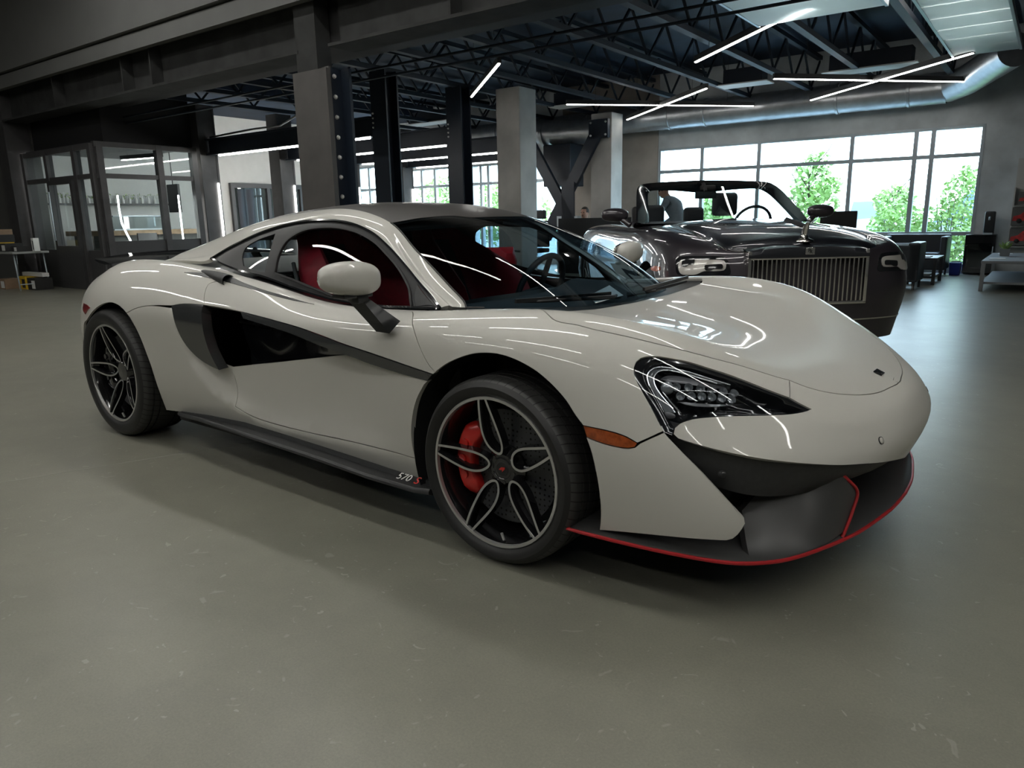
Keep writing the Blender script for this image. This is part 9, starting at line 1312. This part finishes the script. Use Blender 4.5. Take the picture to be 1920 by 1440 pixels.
# ---- red motorcycle seen through the coupe's glass
r = bthing('motorcycle', 'red and white sport motorcycle seen through the white coupe glass', 'motorcycle', -3.25, 3.05, 0, None, math.radians(-27)); r.scale = (.85, .85, .90)
for x in (-.62, .68):
    mb = MB(); mb.lathe([(.26, -.03), (.30, -.05), (.315, 0), (.30, .05), (.26, .03)], (x, 0, .315), n=40); w_ = mb.build('wheel', 'rubber', r, smooth=50)
    mb = MB(); mb.lathe([(.24, -.02), (.265, -.03), (.265, .03), (.24, .02)], (x, 0, .315), n=40)
    for k in range(5): a = k * 1.257; mb.bar((x + .03 * math.cos(a), 0, .315 + .03 * math.sin(a)), (x + .25 * math.cos(a), 0, .315 + .25 * math.sin(a)), .03, .03, up=(0, 1, 0))
    mb.build('wheel_rim', 'dframe', w_)
mb = MB(); mb.box((0, 0, .42), (.55, .26, .32), bev=.06, seg=3); mb.bar((-.62, .1, .315), (-.1, .1, .42), .04, .07); mb.bar((.68, .11, .315), (.45, .11, .85), .04, .05); mb.bar((.68, -.11, .315), (.45, -.11, .85), .04, .05); mb.build('engine_frame', 'dframe', r, smooth=40)
mb = MB(); rows = []
for x, w, z0, z1 in ((-.85, .03, .86, .90), (-.6, .10, .76, .87), (-.3, .12, .68, .80), (-.1, .13, .62, .80), (.1, .16, .60, .93), (.28, .15, .62, .96), (.4, .10, .75, .92)): rows.append([Vector((x, y, z)) for y, z in ((-w, z0), (-w * 1.05, (z0 + z1) / 2), (-w * .6, z1), (w * .6, z1), (w * 1.05, (z0 + z1) / 2), (w, z0))])
V = mb.grid(rows, closed_v=True); mb.cap(V[0]); mb.cap(V[-1]); mb.build('tank_and_tail', 'redpaint', r, smooth=50)
mb = MB(); rows = []
for x, w, z0, z1 in ((.15, .22, .30, .72), (.35, .24, .28, .88), (.55, .22, .45, .98), (.72, .14, .70, .98), (.82, .05, .80, .92)): rows.append([Vector((x, y, z)) for y, z in ((-w * .8, z0), (-w, (z0 + z1) / 2), (-w * .7, z1), (w * .7, z1), (w, (z0 + z1) / 2), (w * .8, z0))])
V = mb.grid(rows, closed_v=True); mb.cap(V[0]); mb.cap(V[-1]); fa = mb.build('fairing', 'redpaint', r, smooth=50)
mb = MB(); mb.tube([(.2, -.235, .72), (.4, -.245, .80), (.6, -.22, .88)], .014, 6); mb.build('white_stripe', 'whitecard', fa); mb = MB(); mb.tube([(-.8, -.05, .895), (-.45, -.10, .83), (-.2, -.125, .74)], .014, 6); mb.build('white_stripe', 'whitecard', fa)
mb = MB(); rows = [[Vector((x, y, z)) for y in (-w, 0, w)] for x, w, z in ((.66, .13, .98), (.58, .12, 1.08), (.46, .09, 1.16))]; mb.grid(rows); mb.build('wind_screen', 'office_glass', r, smooth=50)
mb = MB(); mb.tube([(.42, -.33, .92), (.45, -.12, .95), (.45, .12, .95), (.42, .33, .92)], .014, 8); mb.build('handlebar', 'dframe', r); mb = MB(); mb.box((-.45, 0, .84), (.4, .2, .06), bev=.02); mb.build('saddle', 'blackcard', r)
mb = MB(); mb.bar((0, .15, .12), (-.05, .28, .005), .02, .02); mb.build('side_stand', 'dframe', r)

# ---- folding tables with parts boxes at the far left
M['tabletop'] = mat('folding_table_top', (.30, .31, .30), .5)
def folding_table(label, a, b, w, d, h, rot=0):
    r = bthing('folding_table', label, 'table', a, b, 0, None, rot); bx('table_top', -w / 2, w / 2, -d / 2, d / 2, h - .04, h, 'tabletop', r, .01)
    for x in (-w / 2 + .12, w / 2 - .12):
        for y in (-d / 2 + .06, d / 2 - .06): mb = MB(); mb.tube([(x, y, h - .04), (x + (.06 if x > 0 else -.06), y, 0)], .014, 6); mb.build('leg', 'frame', r)
        mb = MB(); mb.tube([(x + (.05 if x > 0 else -.05), -d / 2 + .06, .12), (x + (.05 if x > 0 else -.05), d / 2 - .06, .12)], .01, 6); mb.build('leg_brace', 'frame', r)
    return r
folding_table('grey folding table stacked with yellow and black boxes at the left edge', -14.72, 3.12, 1.5, .62, .72)
def carton(label, a, b, z, w, d, h, m, lm=None, cat='box', rot=0):
    r = bthing('parts_box', label, cat, a, b, z, None, rot); bx('box_body', -w / 2, w / 2, -d / 2, d / 2, 0, h, m, r, .003)
    bx('box_lid_seam', -w / 2 - .001, w / 2 + .001, -d / 2 - .001, -d / 2, h * .78, h * .8, 'blackcard' if m != 'blackcard' else 'greytable', r)
    if lm: bx('box_label', w * .02, w * .42, -d / 2 - .003, -d / 2 - .001, h * .12, h * .8, lm, r)
    return r
carton('yellow box with a white label on the folding table', -14.98, 3.0, .72, .52, .3, .17, 'yellow', None)
carton('black box with a white label right of the yellow one on the table', -14.52, 3.0, .72, .36, .3, .15, 'blackcard', 'whitecard')
carton('black box with a white label lying on top of the yellow box', -14.92, 3.02, .89, .42, .28, .14, 'blackcard', 'whitecard')
carton('brown box, topmost of the boxes on the folding table', -14.95, 3.04, 1.03, .32, .26, .10, 'browncard', None)
carton('flat black box at the right end of the folding table', -14.16, 3.05, .72, .26, .26, .10, 'blackcard', 'whitecard')
carton('small upright white and black box on the table right end', -13.98, 3.22, .72, .09, .1, .24, 'whitecard', 'blackcard')
carton('yellow box on the floor under the folding table', -14.55, 3.25, .0, .34, .3, .24, 'yellow', 'blackcard')
carton('beige box on the floor at the left edge under the table', -15.0, 3.05, .0, .4, .3, .19, 'browncard', 'whitecard')
carton('black box with a white label on the floor at the table legs', -14.12, 3.25, .0, .36, .3, .22, 'blackcard', 'whitecard')
carton('long pale box lying on the boxes under the folding table', -14.4, 3.3, .24, .9, .12, .07, 'whitecard', None)
